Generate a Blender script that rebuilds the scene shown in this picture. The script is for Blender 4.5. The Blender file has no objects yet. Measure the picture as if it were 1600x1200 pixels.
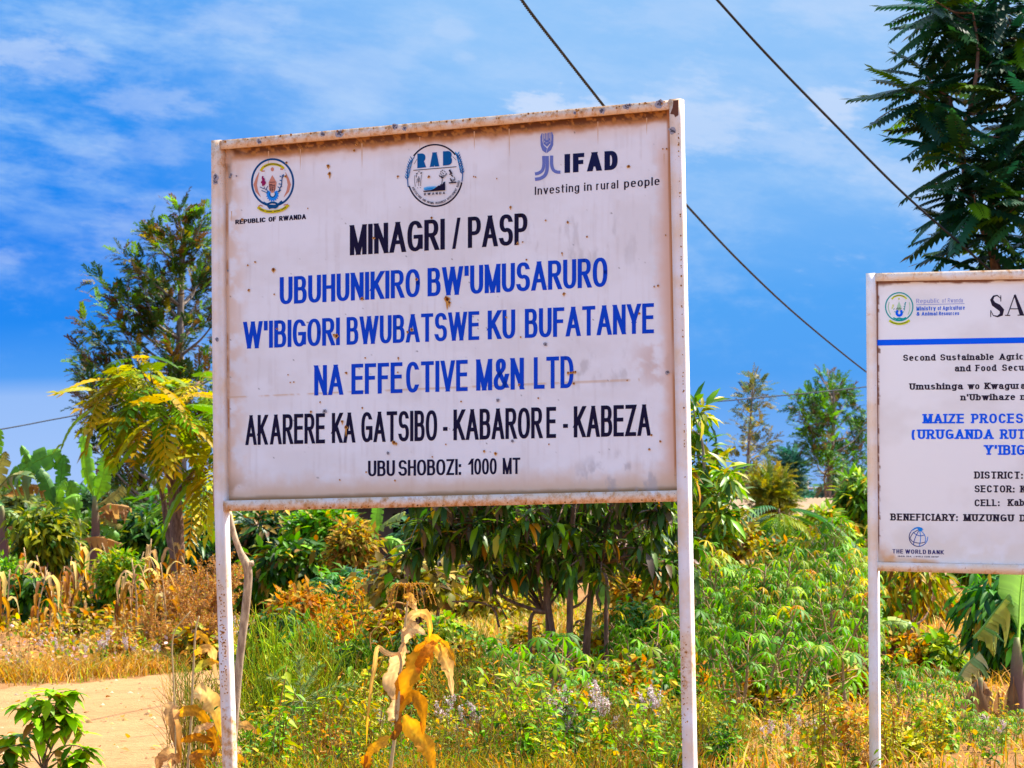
import bpy, math, random
import numpy as np
from mathutils import Vector, Matrix

random.seed(7)
RNG = np.random.default_rng(7)
SC = bpy.context.scene
COL = SC.collection
R = math.radians

# ------------------------------------------------------------------ camera
F = 6100.0                      # focal length in photo pixels (photo 1600 x 1200)
CAM_H = 1.6
PITCH = math.atan(180 / F)      # horizon at row 780
ROLL = R(-1.0)
cam = bpy.data.cameras.new("camera")
cam.sensor_width = 36.0
cam.lens = F / 1600 * 36.0
cam.clip_start = 0.5
cam.clip_end = 20000
cam.dof.use_dof = True
cam.dof.focus_distance = 20.5
cam.dof.aperture_fstop = 15
cam_o = bpy.data.objects.new("camera", cam)
COL.objects.link(cam_o)
CAM_M = Matrix.Translation((0, 0, CAM_H)) @ Matrix.Rotation(math.pi / 2 + PITCH, 4, 'X') @ Matrix.Rotation(ROLL, 4, 'Z')
cam_o.matrix_world = CAM_M
SC.camera = cam_o
CR = np.array(CAM_M.to_3x3())
CO = np.array([0, 0, CAM_H])

# ------------------------------------------------------------------ light
EXPOSURE = 1.74
SUN_EL = R(52)
SUN_AZ = Vector((0.80, 0.42, 0)).normalized()
SUN_V = Vector((SUN_AZ.x * math.cos(SUN_EL), SUN_AZ.y * math.cos(SUN_EL), math.sin(SUN_EL)))
sun = bpy.data.lights.new("sun", 'SUN')
sun.energy = 3.9
sun.angle = R(0.53)
sun.color = (1.0, 0.93, 0.80)
sun_o = bpy.data.objects.new("sun", sun)
COL.objects.link(sun_o)
sun_o.rotation_euler = SUN_V.to_track_quat('Z', 'Y').to_euler()
sun_o.location = (30, 10, 40)

SC.view_settings.view_transform = 'Standard'
SC.view_settings.look = 'None'
SC.view_settings.gamma = 1
SC.view_settings.use_curve_mapping = False
SC.view_settings.exposure = EXPOSURE
SC.render.engine = 'CYCLES'
SC.cycles.max_bounces = 6
SC.cycles.transmission_bounces = 4
SC.cycles.transparent_max_bounces = 4

def lin(r, g, b):
    f = lambda c: (c / 255 / 12.92) if c <= 10.3 else ((c / 255 + 0.055) / 1.055) ** 2.4
    return (f(r), f(g), f(b))

class NT:
    """small helper for building node trees"""
    def __init__(self, tree):
        self.t = tree
        tree.nodes.clear()
    def n(self, kind, **kw):
        x = self.t.nodes.new(kind)
        for k, v in kw.items():
            setattr(x, k, v)
        return x
    def l(self, a, b):
        self.t.links.new(a, b)
    def put(self, sock, v):
        if isinstance(v, bpy.types.NodeSocket):
            self.l(v, sock)
        elif v is not None:
            if isinstance(v, (tuple, list)) and len(v) == 3 and sock.type == 'RGBA':
                v = (*v, 1)
            sock.default_value = v
    def m(self, op, a, b=None, c=None, clamp=False):
        x = self.n('ShaderNodeMath', operation=op, use_clamp=clamp)
        self.put(x.inputs[0], a)
        self.put(x.inputs[1], b)
        self.put(x.inputs[2], c)
        return x.outputs[0]
    def sm(self, v, a, b):
        x = self.n('ShaderNodeMapRange', interpolation_type='SMOOTHSTEP')
        self.put(x.inputs[0], v); self.put(x.inputs[1], a); self.put(x.inputs[2], b)
        x.inputs[3].default_value = 0; x.inputs[4].default_value = 1
        return x.outputs[0]
    def mix(self, f, a, b, blend='MIX'):
        x = self.n('ShaderNodeMix', data_type='RGBA', blend_type=blend)
        self.put(x.inputs[0], f); self.put(x.inputs[6], a); self.put(x.inputs[7], b)
        return x.outputs[2]
    def noise(self, vec, scale, detail=4, rough=0.55, out=0, dim='3D'):
        x = self.n('ShaderNodeTexNoise', noise_dimensions=dim)
        if vec is not None:
            self.l(vec, x.inputs['Vector'])
        x.inputs['Scale'].default_value = scale
        x.inputs['Detail'].default_value = detail
        x.inputs['Roughness'].default_value = rough
        return x.outputs[out]
    def ramp(self, v, stops):
        x = self.n('ShaderNodeValToRGB')
        e = x.color_ramp.elements
        while len(e) < len(stops):
            e.new(0.5)
        for i, (p, c) in enumerate(stops):
            e[i].position = p
            e[i].color = (*c, 1)
        self.put(x.inputs[0], v)
        return x.outputs[0]

# ------------------------------------------------------------------ sky
world = bpy.data.worlds.new("World")
SC.world = world
world.use_nodes = True
w = NT(world.node_tree)
tc = w.n('ShaderNodeTexCoord')
sep = w.n('ShaderNodeSeparateXYZ'); w.l(tc.outputs['Generated'], sep.inputs[0])
ex = w.m('DIVIDE', sep.outputs[0], w.m('MAXIMUM', w.m('ABSOLUTE', sep.outputs[1]), 0.05))
ez = w.m('DIVIDE', sep.outputs[2], w.m('MAXIMUM', w.m('ABSOLUTE', sep.outputs[1]), 0.05))
ezc = w.m('MULTIPLY', w.m('ADD', ez, 0.02), 1 / 0.17, clamp=True)       # -0.02 .. 0.15
left = w.ramp(ezc, [(0.0, lin(168, 199, 251)), (0.17, lin(164, 198, 251)), (0.285, lin(150, 190, 249)), (0.315, lin(84, 160, 246)),
                    (0.40, lin(34, 138, 243)), (0.52, lin(8, 130, 242)), (0.70, lin(32, 142, 243)), (1.0, lin(88, 168, 246))])
right = w.ramp(ezc, [(0.0, lin(160, 195, 248)), (0.17, lin(128, 180, 248)), (0.30, lin(82, 162, 244)), (0.42, lin(84, 166, 246)),
                     (0.58, lin(124, 185, 248)), (0.8, lin(146, 197, 250)), (1.0, lin(140, 194, 249))])
base = w.mix(w.sm(ex, -0.115, 0.0), left, right)
# clouds: soft high veils and low cumulus banks, both functions of direction only
cv = w.n('ShaderNodeCombineXYZ'); w.l(ex, cv.inputs[0]); w.l(w.m('MULTIPLY', ez, 1.9), cv.inputs[1])
rot = w.n('ShaderNodeVectorRotate', rotation_type='Z_AXIS'); rot.inputs['Angle'].default_value = R(24)
w.l(cv.outputs[0], rot.inputs[0])
str_ = w.n('ShaderNodeMapping'); str_.inputs['Scale'].default_value = (1.0, 1.9, 1); str_.inputs['Location'].default_value = (0.31, 0.17, 0.4)
w.l(rot.outputs[0], str_.inputs[0])
veil = w.noise(str_.outputs[0], 17, 9, 0.64)
veil = w.sm(veil, 0.40, 0.74)
veil = w.m('MULTIPLY', veil, w.sm(ez, 0.045, 0.095))
fine = w.m('ADD', w.m('MULTIPLY', w.noise(cv.outputs[0], 34, 7, 0.6), 1.7), w.m('MULTIPLY', w.noise(str_.outputs[0], 110, 6, 0.65), 0.9))
fine = w.m('SUBTRACT', fine, 0.8)
def blob(px, py, rx, ry, amp, edge=0.55):
    cx, cz = (px - 800) / F, (780 - py) / F
    dx = w.m('MULTIPLY', w.m('SUBTRACT', ex, cx), F / rx)
    dz = w.m('MULTIPLY', w.m('SUBTRACT', ez, cz), F / ry)
    d = w.m('SQRT', w.m('ADD', w.m('MULTIPLY', dx, dx), w.m('MULTIPLY', dz, dz)))
    d = w.m('ADD', d, w.m('MULTIPLY', w.m('SUBTRACT', fine, 0.5), 1.9))
    x = w.n('ShaderNodeMapRange', interpolation_type='SMOOTHSTEP')
    w.put(x.inputs[0], d); x.inputs[1].default_value = 1.0; x.inputs[2].default_value = edge
    x.inputs[3].default_value = 0; x.inputs[4].default_value = amp
    return x.outputs[0]
cl = None
for b in [(850, 172, 74, 38, .85, .5), (935, 180, 60, 34, .75, .5), (1010, 190, 90, 44, .6, .3), (1120, 195, 140, 80, .62, .0), (1310, 180, 74, 50, .68, .3),
          (1240, 225, 190, 60, .36, .0), (1480, 330, 170, 130, .42, .0), (1500, 60, 260, 90, .25, .0), (1400, 20, 300, 60, .3, .0),
          (30, 60, 95, 42, .5, .1), (120, 95, 110, 36, .36, .0), (230, 150, 130, 45, .34, .0), (310, 160, 80, 30, .3, .1), (400, 30, 120, 40, .3, .0),
          (260, 210, 170, 50, .2, .0), (720, 45, 40, 24, .26, .1), (735, 85, 30, 18, .24, .1), (10, 390, 50, 26, .3, .0), (260, 330, 150, 70, .28, .0),
          (300, 480, 120, 150, .25, .0), (560, 120, 220, 110, .22, .0), (1060, 20, 200, 40, .22, .0)]:
    v = blob(*b)
    cl = v if cl is None else w.m('MAXIMUM', cl, v)
front = w.sm(sep.outputs[1], 0.1, 0.4)
cl = w.m('MULTIPLY', cl, front)
cloudcol = lin(206, 224, 253)
skyc = w.mix(w.m('MULTIPLY', veil, 0.85), base, lin(172, 209, 252))
mott = w.m('MULTIPLY', w.sm(w.noise(cv.outputs[0], 30, 8, 0.66), 0.46, 0.74), w.sm(ez, 0.02, 0.06))
skyc = w.mix(w.m('MULTIPLY', mott, 0.42), skyc, lin(178, 211, 252))
skyc = w.mix(cl, skyc, cloudcol)
bg_low = w.n('ShaderNodeBackground'); w.l(skyc, bg_low.inputs[0]); bg_low.inputs[1].default_value = 1.0 / 2 ** EXPOSURE
nish = w.n('ShaderNodeTexSky', sky_type='NISHITA')
nish.sun_disc = False
nish.sun_elevation = SUN_EL
nish.sun_rotation = math.atan2(SUN_AZ.x, SUN_AZ.y)
bg_hi = w.n('ShaderNodeBackground'); w.l(nish.outputs[0], bg_hi.inputs[0]); bg_hi.inputs[1].default_value = 0.135
mixs = w.n('ShaderNodeMixShader')
w.put(mixs.inputs[0], w.sm(sep.outputs[2], 0.16, 0.34)); w.l(bg_low.outputs[0], mixs.inputs[1]); w.l(bg_hi.outputs[0], mixs.inputs[2])
wo = w.n('ShaderNodeOutputWorld'); w.l(mixs.outputs[0], wo.inputs[0])

# ------------------------------------------------------------------ photo pixel -> place
def ray(px, py):
    d = CR @ np.array([(px - 800) / F, (600 - py) / F, -1.0])
    return d
def at(px, py, D):
    """point seen at a photo pixel, D metres out along +Y"""
    d = ray(px, py)
    return CO + d * (D / d[1])
def gat(px, py):
    d = ray(px, py)
    return CO + d * (-CO[2] / d[2])
def gx(px, D):
    """ground point in column px at distance D"""
    p = at(px, 900, D)
    return np.array([p[0], D, 0.0])
def zrow(py, D, px=800):
    return at(px, py, D)[2]
MPP = lambda D: D / F

# ------------------------------------------------------------------ mesh collector
class Geo:
    def __init__(self):
        self.v, self.f, self.fm, self.c = [], [], [], []
        self.n = 0
    def add(self, V, faces, col=(1, 1, 1), mat=0):
        V = np.asarray(V, float)
        k = len(V)
        col = np.asarray(col, float)
        if col.ndim == 1:
            col = np.tile(col, (k, 1))
        self.v.append(V); self.c.append(col)
        for fa in faces:
            fa = np.asarray(fa, np.int64)
            if fa.size == 0:
                continue
            if fa.ndim == 1:
                fa = fa[None]
            self.f.append(fa + self.n)
            self.fm.append(np.full(len(fa), mat))
        self.n += k
    def mesh(self, name, mats, smooth=False):
        me = bpy.data.meshes.new(name)
        V = np.concatenate(self.v); C = np.concatenate(self.c)
        loops = np.concatenate([a.ravel() for a in self.f])
        tot = np.concatenate([np.full(len(a), a.shape[1]) for a in self.f])
        start = np.concatenate([[0], np.cumsum(tot)[:-1]])
        me.vertices.add(len(V)); me.vertices.foreach_set("co", V.astype(np.float32).ravel())
        me.loops.add(len(loops)); me.loops.foreach_set("vertex_index", loops.astype(np.int32))
        me.polygons.add(len(tot)); me.polygons.foreach_set("loop_start", start.astype(np.int32))
        me.polygons.foreach_set("loop_total", tot.astype(np.int32))
        me.polygons.foreach_set("material_index", np.concatenate(self.fm).astype(np.int32))
        if smooth:
            me.polygons.foreach_set("use_smooth", np.ones(len(tot), bool))
        at_ = me.color_attributes.new("tint", 'FLOAT_COLOR', 'POINT')
        at_.data.foreach_set("color", np.concatenate([C, np.ones((len(C), 1))], 1).astype(np.float32).ravel())
        for m in (mats if isinstance(mats, (list, tuple)) else [mats]):
            me.materials.append(m)
        me.update(calc_edges=True)
        me.validate()
        return me
    def build(self, name, mats, parent=None, smooth=False):
        if not self.v:
            return None
        o = bpy.data.objects.new(name, self.mesh(name, mats, smooth))
        COL.objects.link(o)
        if parent is not None:
            o.parent = parent
        return o

def thing(name, label, cat, loc=(0, 0, 0), group=None, rz=0.0, scale=1.0):
    o = bpy.data.objects.new(name, None)
    o.empty_display_size = 0.2
    COL.objects.link(o)
    o.location = loc
    o.rotation_euler = (0, 0, rz)
    o.scale = (scale,) * 3
    o['label'] = label; o['category'] = cat
    if group:
        o['group'] = group
    return o
def tag(o, label, cat, group=None, kind=None):
    if label: o['label'] = label
    if cat: o['category'] = cat
    if group: o['group'] = group
    if kind: o['kind'] = kind
    return o
def dup(root, loc, rz=0.0, scale=1.0, label=None, group=None):
    r = root.copy(); COL.objects.link(r)
    r.location = loc; r.rotation_euler = (0, 0, rz); r.scale = (scale,) * 3
    if label: r['label'] = label
    if group: r['group'] = group
    for ch in list(root.children):
        c = ch.copy(); COL.objects.link(c); c.parent = r
        for g in ch.children:
            d = g.copy(); COL.objects.link(d); d.parent = c
    return r

# ------------------------------------------------------------------ materials
def mat_new(name):
    m = bpy.data.materials.new(name)
    m.use_nodes = True
    return m, NT(m.node_tree)
def leaf_mat(name, trans=0.42, rough=0.42, spec=0.35, tsat=1.25):
    m, t = mat_new(name)
    a = t.n('ShaderNodeAttribute', attribute_name='tint')
    p = t.n('ShaderNodeBsdfPrincipled'); t.l(a.outputs['Color'], p.inputs['Base Color'])
    p.inputs['Roughness'].default_value = rough
    p.inputs['Specular IOR Level'].default_value = spec
    tr = t.n('ShaderNodeBsdfTranslucent')
    h = t.n('ShaderNodeHueSaturation'); h.inputs['Saturation'].default_value = 1.1; h.inputs['Value'].default_value = tsat
    t.l(a.outputs['Color'], h.inputs['Color']); t.l(h.outputs[0], tr.inputs[0])
    mx = t.n('ShaderNodeMixShader'); mx.inputs[0].default_value = trans
    t.l(p.outputs[0], mx.inputs[1]); t.l(tr.outputs[0], mx.inputs[2])
    o = t.n('ShaderNodeOutputMaterial'); t.l(mx.outputs[0], o.inputs[0])
    return m
def bark_mat(name, c1, c2, scale=30, rough=0.85):
    m, t = mat_new(name)
    tc = t.n('ShaderNodeTexCoord')
    mp = t.n('ShaderNodeMapping'); mp.inputs['Scale'].default_value = (1, 1, .25)
    t.l(tc.outputs['Object'], mp.inputs[0])
    nz = t.noise(mp.outputs[0], scale, 5, 0.65)
    c = t.mix(t.sm(nz, .35, .68), c1, c2)
    p = t.n('ShaderNodeBsdfPrincipled'); t.l(c, p.inputs['Base Color']); p.inputs['Roughness'].default_value = rough
    bp = t.n('ShaderNodeBump'); bp.inputs['Strength'].default_value = .5; bp.inputs['Distance'].default_value = .01
    t.l(nz, bp.inputs['Height']); t.l(bp.outputs[0], p.inputs['Normal'])
    o = t.n('ShaderNodeOutputMaterial'); t.l(p.outputs[0], o.inputs[0])
    return m
def plain_mat(name, col, rough=0.5, var=0.12, scale=20):
    m, t = mat_new(name)
    tc = t.n('ShaderNodeTexCoord')
    nz = t.noise(tc.outputs['Object'], scale, 4, 0.6)
    f = t.m('ADD', 1 - var / 2, t.m('MULTIPLY', t.m('SUBTRACT', nz, .5), var * 2))
    cc = t.n('ShaderNodeVectorMath', operation='SCALE'); cc.inputs[0].default_value = col; t.l(f, cc.inputs['Scale'])
    p = t.n('ShaderNodeBsdfPrincipled'); t.l(cc.outputs[0], p.inputs['Base Color']); p.inputs['Roughness'].default_value = rough; p.inputs['Specular IOR Level'].default_value = .15
    o = t.n('ShaderNodeOutputMaterial'); t.l(p.outputs[0], o.inputs[0])
    return m
def attr_mat(name, rough=0.55, spec=0.4, grain=0.0, scale=60):
    m, t = mat_new(name)
    a = t.n('ShaderNodeAttribute', attribute_name='tint')
    p = t.n('ShaderNodeBsdfPrincipled')
    c = a.outputs['Color']
    if grain:
        tc = t.n('ShaderNodeTexCoord')
        nz = t.noise(tc.outputs['Object'], scale, 5, 0.65)
        c = t.mix(t.m('MULTIPLY', t.sm(nz, .5, .8), grain), c, (.30, .20, .14))
    t.l(c, p.inputs['Base Color'])
    p.inputs['Roughness'].default_value = rough; p.inputs['Specular IOR Level'].default_value = spec
    o = t.n('ShaderNodeOutputMaterial'); t.l(p.outputs[0], o.inputs[0])
    return m
M_LEAF = leaf_mat("leaf", .34, .5, .14)
M_WAXY = leaf_mat("waxy_leaf", .30, .42, .28)
M_THICK = leaf_mat("thick_leaf", .22, .5, .3)
M_DRY = leaf_mat("dry_leaf", .42, .65, .12, 1.2)
M_MAIZE = leaf_mat("maize_leaf", .52, .7, .1, 1.35)
M_FLOWER = leaf_mat("petal", .3, .6, .2, 1.0)
M_BARK = bark_mat("bark", (.10, .05, .03), (.26, .14, .09))
M_BARKG = bark_mat("grey_bark", (.12, .09, .07), (.30, .23, .18))
M_STEM = attr_mat("stem", .6, .3, .25, 40)
M_STICK = bark_mat("stick_bark", (.22, .14, .08), (.50, .36, .22), 40)

# ------------------------------------------------------------------ shape helpers
def unit(a):
    a = np.asarray(a, float)
    return a / np.maximum(np.linalg.norm(a, axis=-1, keepdims=True), 1e-9)
def tube(g, P, r, sides=6, col=(1, 1, 1), cap=True, mat=0):
    P = np.asarray(P, float); n = len(P)
    r = np.broadcast_to(np.asarray(r, float), (n,))
    T = np.gradient(P, axis=0); T = unit(T)
    ref = np.array([0.31, 0.87, 0.22]) if abs(unit(P[-1] - P[0])[1]) < .85 else np.array([.9, .1, .3])
    A = unit(np.cross(T, ref)); B = np.cross(T, A)
    th = np.arange(sides) * 2 * math.pi / sides
    V = P[:, None] + r[:, None, None] * (np.cos(th)[None, :, None] * A[:, None] + np.sin(th)[None, :, None] * B[:, None])
    V = V.reshape(-1, 3)
    i = np.arange(n - 1)[:, None] * sides; j = np.arange(sides)[None]; j2 = (j + 1) % sides
    q = np.stack([i + j, i + j2, i + sides + j2, i + sides + j], -1).reshape(-1, 4)
    fs = [q]
    if cap:
        fs.append(np.arange(sides)[::-1][None]); fs.append(((n - 1) * sides + np.arange(sides))[None])
    g.add(V, fs, col, mat)
def bez(pts, n=12):
    """smooth curve through points (Catmull-Rom)"""
    P = np.asarray(pts, float)
    if len(P) == 2:
        t = np.linspace(0, 1, n)[:, None]
        return P[0] * (1 - t) + P[1] * t
    P = np.vstack([2 * P[0] - P[1], P, 2 * P[-1] - P[-2]])
    segs = len(P) - 3
    out = []
    for u in np.linspace(0, segs - 1e-6, n):
        k = int(u); t = u - k
        a, b, c, d = P[k:k + 4]
        out.append(.5 * ((2 * b) + (-a + c) * t + (2 * a - 5 * b + 4 * c - d) * t * t + (-a + 3 * b - 3 * c + d) * t ** 3))
    return np.array(out)
def scatter(g, T, P, D, N, S, C, W=1.0, mat=0):
    """place leaf template T at points P along D with upper side N"""
    P = np.asarray(P, float); k = len(P)
    if k == 0: return
    D = unit(D); N = np.broadcast_to(np.asarray(N, float), D.shape)
    side = unit(np.cross(D, N) + 1e-6); N = np.cross(side, D)
    S = np.broadcast_to(np.asarray(S, float), (k,))[:, None, None]
    W = np.broadcast_to(np.asarray(W, float), (k,))[:, None, None]
    tv = T['v']; m = len(tv)
    V = P[:, None] + S * (tv[None, :, :1] * W * side[:, None] + tv[None, :, 1:2] * D[:, None] + tv[None, :, 2:] * N[:, None])
    C = np.broadcast_to(np.asarray(C, float), (k, 3))
    Cv = np.repeat(C[:, None], m, 1) * T['c'][None]
    off = (np.arange(k) * m)[:, None, None]
    fs = [(f[None] + off).reshape(-1, f.shape[1]) for f in T['f']]
    g.add(V.reshape(-1, 3), fs, Cv.reshape(-1, 3), mat)
def tmpl(v, f3=(), f4=(), c=None):
    v = np.asarray(v, float)
    fs = []
    if len(f3): fs.append(np.asarray(f3))
    if len(f4): fs.append(np.asarray(f4))
    return dict(v=v, f=fs, c=np.ones((len(v), 3)) if c is None else np.asarray(c, float))
def merge(parts):
    V, C, f3, f4, n = [], [], [], [], 0
    for T in parts:
        V.append(T['v']); C.append(T['c'])
        for f in T['f']:
            (f3 if f.shape[1] == 3 else f4).append(f + n)
        n += len(T['v'])
    return tmpl(np.concatenate(V), np.concatenate(f3) if f3 else (), np.concatenate(f4) if f4 else (), np.concatenate(C))
def t_lance(w=.14, fold=.05, droop=.2):
    z = lambda y: -droop * y * y
    v = [(0, 0, 0), (0, .35, z(.35)), (0, .72, z(.72)), (0, 1, z(1)),
         (-w, .32, z(.32) + fold), (-w * .8, .68, z(.68) + fold * .8), (w, .32, z(.32) + fold), (w * .8, .68, z(.68) + fold * .8)]
    rib = [1.12] * 4 + [.95] * 4
    return tmpl(v, [(0, 1, 4), (0, 6, 1), (5, 2, 3), (2, 7, 3)], [(4, 1, 2, 5), (1, 6, 7, 2)], [(r, r, r) for r in rib])
def t_kite(w=.2, fold=.06, droop=.1):
    v = [(0, 0, 0), (-w, .42, fold - droop * .2), (0, 1, -droop), (w, .42, fold - droop * .2)]
    return tmpl(v, [(0, 3, 2), (0, 2, 1)])
def t_pinnate(n=9, ll=.3, lw=.16, droop=.35, ang=62, ldroop=.15, start=.18, taper=.5):
    parts = []
    ys = np.linspace(0, 1, 7)
    mid = np.stack([np.zeros(7), ys * (1 - .25 * droop * ys), -droop * ys ** 2], 1)
    rv = np.concatenate([mid + [-.008, 0, 0], mid + [.008, 0, 0]])
    parts.append(tmpl(rv, (), [(i, i + 7, i + 8, i + 1) for i in range(6)], np.tile((1.25, 1.1, .9), (14, 1))))
    for i in range(n):
        y = start + (1 - start) * i / (n - 1)
        L = ll * (1 - taper * abs(2 * (i / (n - 1)) - .75) ** 1.5 * .8)
        for s in (-1, 1):
            a = R(ang) * (1 - .35 * (i / (n - 1)))
            d = np.array([s * math.sin(a), math.cos(a), 0])
            sd = np.array([math.cos(a), -s * math.sin(a), 0])
            p = np.array([0, y * (1 - .25 * droop * y), -droop * y * y])
            dz = -droop * 2 * y * math.cos(a) - ldroop
            e = p + d * L + [0, 0, dz * L]
            md = p + d * L * .45 + [0, 0, dz * L * .4 + .02 * L]
            v = [p, md - sd * lw * L, e, md + sd * lw * L]
            parts.append(tmpl(v, [(0, 1, 2), (0, 2, 3)]))
    p = np.array([0, 1 - .25 * droop, -droop])
    parts.append(tmpl([p, p + [-ll * lw, ll * .4, -.1 * ll], p + [0, ll * .9, -droop * ll], p + [ll * lw, ll * .4, -.1 * ll]], [(0, 2, 1), (0, 3, 2)]))
    return merge(parts)
def t_palmate(lobes=7, droop=.45, w=.13):
    parts = []
    for i in range(lobes):
        a = R(-118 + 236 * i / (lobes - 1))
        L = 1 - .38 * abs(2 * i / (lobes - 1) - 1) ** 1.6
        d = np.array([math.sin(a), math.cos(a), 0]); sd = np.array([math.cos(a), -math.sin(a), 0])
        m1 = d * L * .5 + [0, 0, -droop * L * .18]
        e = d * L * .96 + [0, 0, -droop * L]
        q1 = d * L * .55 - sd * w * L + [0, 0, -droop * L * .30]
        q2 = d * L * .55 + sd * w * L + [0, 0, -droop * L * .30]
        parts.append(tmpl([(0, 0, 0), q1, e, q2, m1], [(0, 4, 1), (1, 4, 2), (0, 3, 4), (3, 2, 4)],
                          c=[(1.2, 1.15, 1.1), (.95, .95, .95), (.9, .9, .9), (.95, .95, .95), (1.2, 1.15, 1.1)]))
    return merge(parts)
def t_feather(n=8, ll=.34, lw=.05, ang=42, droop=.2):
    parts = []
    for i in range(n):
        y = .08 + .92 * i / n
        L = ll * (1.05 - .55 * i / n)
        for s in (-1, 1):
            a = R(ang + RNG.uniform(-9, 9))
            d = np.array([s * math.sin(a), math.cos(a), RNG.uniform(-.4, .15)])
            sd = np.array([math.cos(a), -s * math.sin(a), 0])
            p = np.array([0, y, -droop * y * y])
            parts.append(tmpl([p, p + d * L * .5 - sd * lw, p + d * L, p + d * L * .5 + sd * lw], [(0, 1, 2), (0, 2, 3)]))
    ys = [0, .5, 1]
    rv = [(-.012, y, -droop * y * y) for y in ys] + [(.012, y, -droop * y * y) for y in ys]
    parts.append(tmpl(rv, (), [(0, 3, 4, 1), (1, 4, 5, 2)]))
    return merge(parts)
T_LANCE = t_lance(); T_LANCE_W = t_lance(.2, .05, .3); T_LONG = t_lance(.115, .04, .35); T_OVAL = t_lance(.30, .07, .25)
T_KITE = t_kite(); T_KITE_N = t_kite(.12, .04, .15)
T_PIN = t_pinnate(9, .27, .20, .45); T_PIN2 = t_pinnate(11, .24, .25, .22, 70, .40, .10, .35); T_PINL = t_pinnate(8, .31, .21, .55, 58, .2); T_PALMY = t_pinnate(20, .26, .09, 1.1, 58, .45, .12)
T_PALM = [t_palmate(7, .55), t_palmate(5, .75), t_palmate(7, .9, .11)]
T_FEATH = [t_feather(), t_feather(7, .4, .06, 35, .35)]

def pick(pal, k, jit=.18):
    """k colours out of a weighted palette [(weight, (r,g,b)), ...]"""
    wts = np.array([p[0] for p in pal], float); wts /= wts.sum()
    cs = np.array([p[1] for p in pal], float)
    c = cs[RNG.choice(len(pal), k, p=wts)]
    j = 1 + RNG.uniform(-jit, jit, (k, 1)) + RNG.uniform(-jit * .4, jit * .4, (k, 3))
    c = c * j * np.exp(RNG.normal(-.14, .26, (k, 1)))
    l = c.mean(1, keepdims=True)
    return np.clip(l + (c - l) * 1.22, .002, .85)
def rdir(k):
    return unit(RNG.normal(size=(k, 3)))
def in_ball(k, shell=.6):
    return rdir(k) * (RNG.uniform(shell ** 3, 1, (k, 1)) ** (1 / 3))
def cluster(g, c, rad, k, T, size, pal, hang=.3, out=.7, W=1.0, shell=.35, up=(0, 0, 1), mat=0):
    q = in_ball(k, shell)
    P = np.asarray(c) + q * np.asarray(rad)
    D = unit(q * out + rdir(k) * .55 + np.array([0, 0, -hang]))
    N = unit(np.asarray(up, float) + rdir(k) * .5)
    S = size * RNG.uniform(.7, 1.2, k)
    Ts = T if isinstance(T, list) else [T]
    col = pick(pal, k)
    for i, t in enumerate(Ts):
        sl = slice(i, None, len(Ts))
        scatter(g, t, P[sl], D[sl], N[sl], S[sl], col[sl], W, mat)
    return P

BRIGHT = (.16, .32, .005); MID = (.075, .18, .005); DARK = (.024, .066, .005); DEEP = (.012, .04, .012)
YEL = (.50, .33, .015); YGR = (.28, .33, .010); ORG = (.50, .23, .025); BRN = (.20, .10, .03); OLV = (.15, .17, .02); TAN = (.55, .37, .17); BLUEG = (.035, .10, .05)

# ------------------------------------------------------------------ ground and road
def soil_mat(name, c1, c2, c3, s1=.6, s2=14, bump=.6):
    m, t = mat_new(name)
    tc = t.n('ShaderNodeTexCoord')
    big = t.noise(tc.outputs['Object'], s1, 5, .6)
    fin = t.noise(tc.outputs['Object'], s2, 7, .68)
    mp = t.n('ShaderNodeMapping'); mp.inputs['Scale'].default_value = (.35, 1.6, 1)
    t.l(tc.outputs['Object'], mp.inputs[0])
    streak = t.noise(mp.outputs[0], 1.7, 5, .6)
    c = t.mix(t.sm(big, .35, .65), c1, c2)
    c = t.mix(t.m('MULTIPLY', t.sm(fin, .48, .72), .7), c, c3)
    c = t.mix(t.m('MULTIPLY', t.sm(streak, .45, .7), .45), c, c2)
    p = t.n('ShaderNodeBsdfPrincipled'); t.l(c, p.inputs['Base Color']); p.inputs['Roughness'].default_value = .95
    p.inputs['Specular IOR Level'].default_value = .1
    b = t.n('ShaderNodeBump'); b.inputs['Strength'].default_value = bump; b.inputs['Distance'].default_value = .05
    t.l(fin, b.inputs['Height']); t.l(b.outputs[0], p.inputs['Normal'])
    o = t.n('ShaderNodeOutputMaterial'); t.l(p.outputs[0], o.inputs[0])
    return m
M_SOIL = soil_mat("soil", (.22, .10, .03), (.30, .15, .05), (.12, .055, .02))
M_ROAD = soil_mat("dirt_road", (.36, .185, .072), (.42, .225, .092), (.24, .11, .038), 1.2, 11, .8)
g = Geo()
g.add([(-4000, -300, 0), (4000, -300, 0), (4000, 9000, 0), (-4000, 9000, 0)], [(0, 1, 2, 3)])
tag(g.build("ground", M_SOIL), None, None, kind='structure')
far = [(-150, 1084), (0, 1076), (130, 1067), (270, 1053), (420, 1036), (560, 1022), (700, 1010), (830, 1005), (930, 1002), (1010, 1004)]
near = [(1075, 1080), (1000, 1112), (800, 1145), (640, 1175), (420, 1215), (200, 1240), (-150, 1300)]
def wobble(pts, amp, n):
    P = bez(pts, n)
    return [gat(p[0], p[1] + amp * RNG.normal()) for p in P]
poly = wobble(far, 1.6, 70) + wobble(near, 3.0, 40)
g = Geo(); V = np.array(poly); V[:, 2] = .004
g.add(V, [np.arange(len(V))[::-1]])
tag(g.build("road", M_ROAD), None, None, kind='structure')
# grass verge along the far edge, as stuff, comes with the plants

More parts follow.
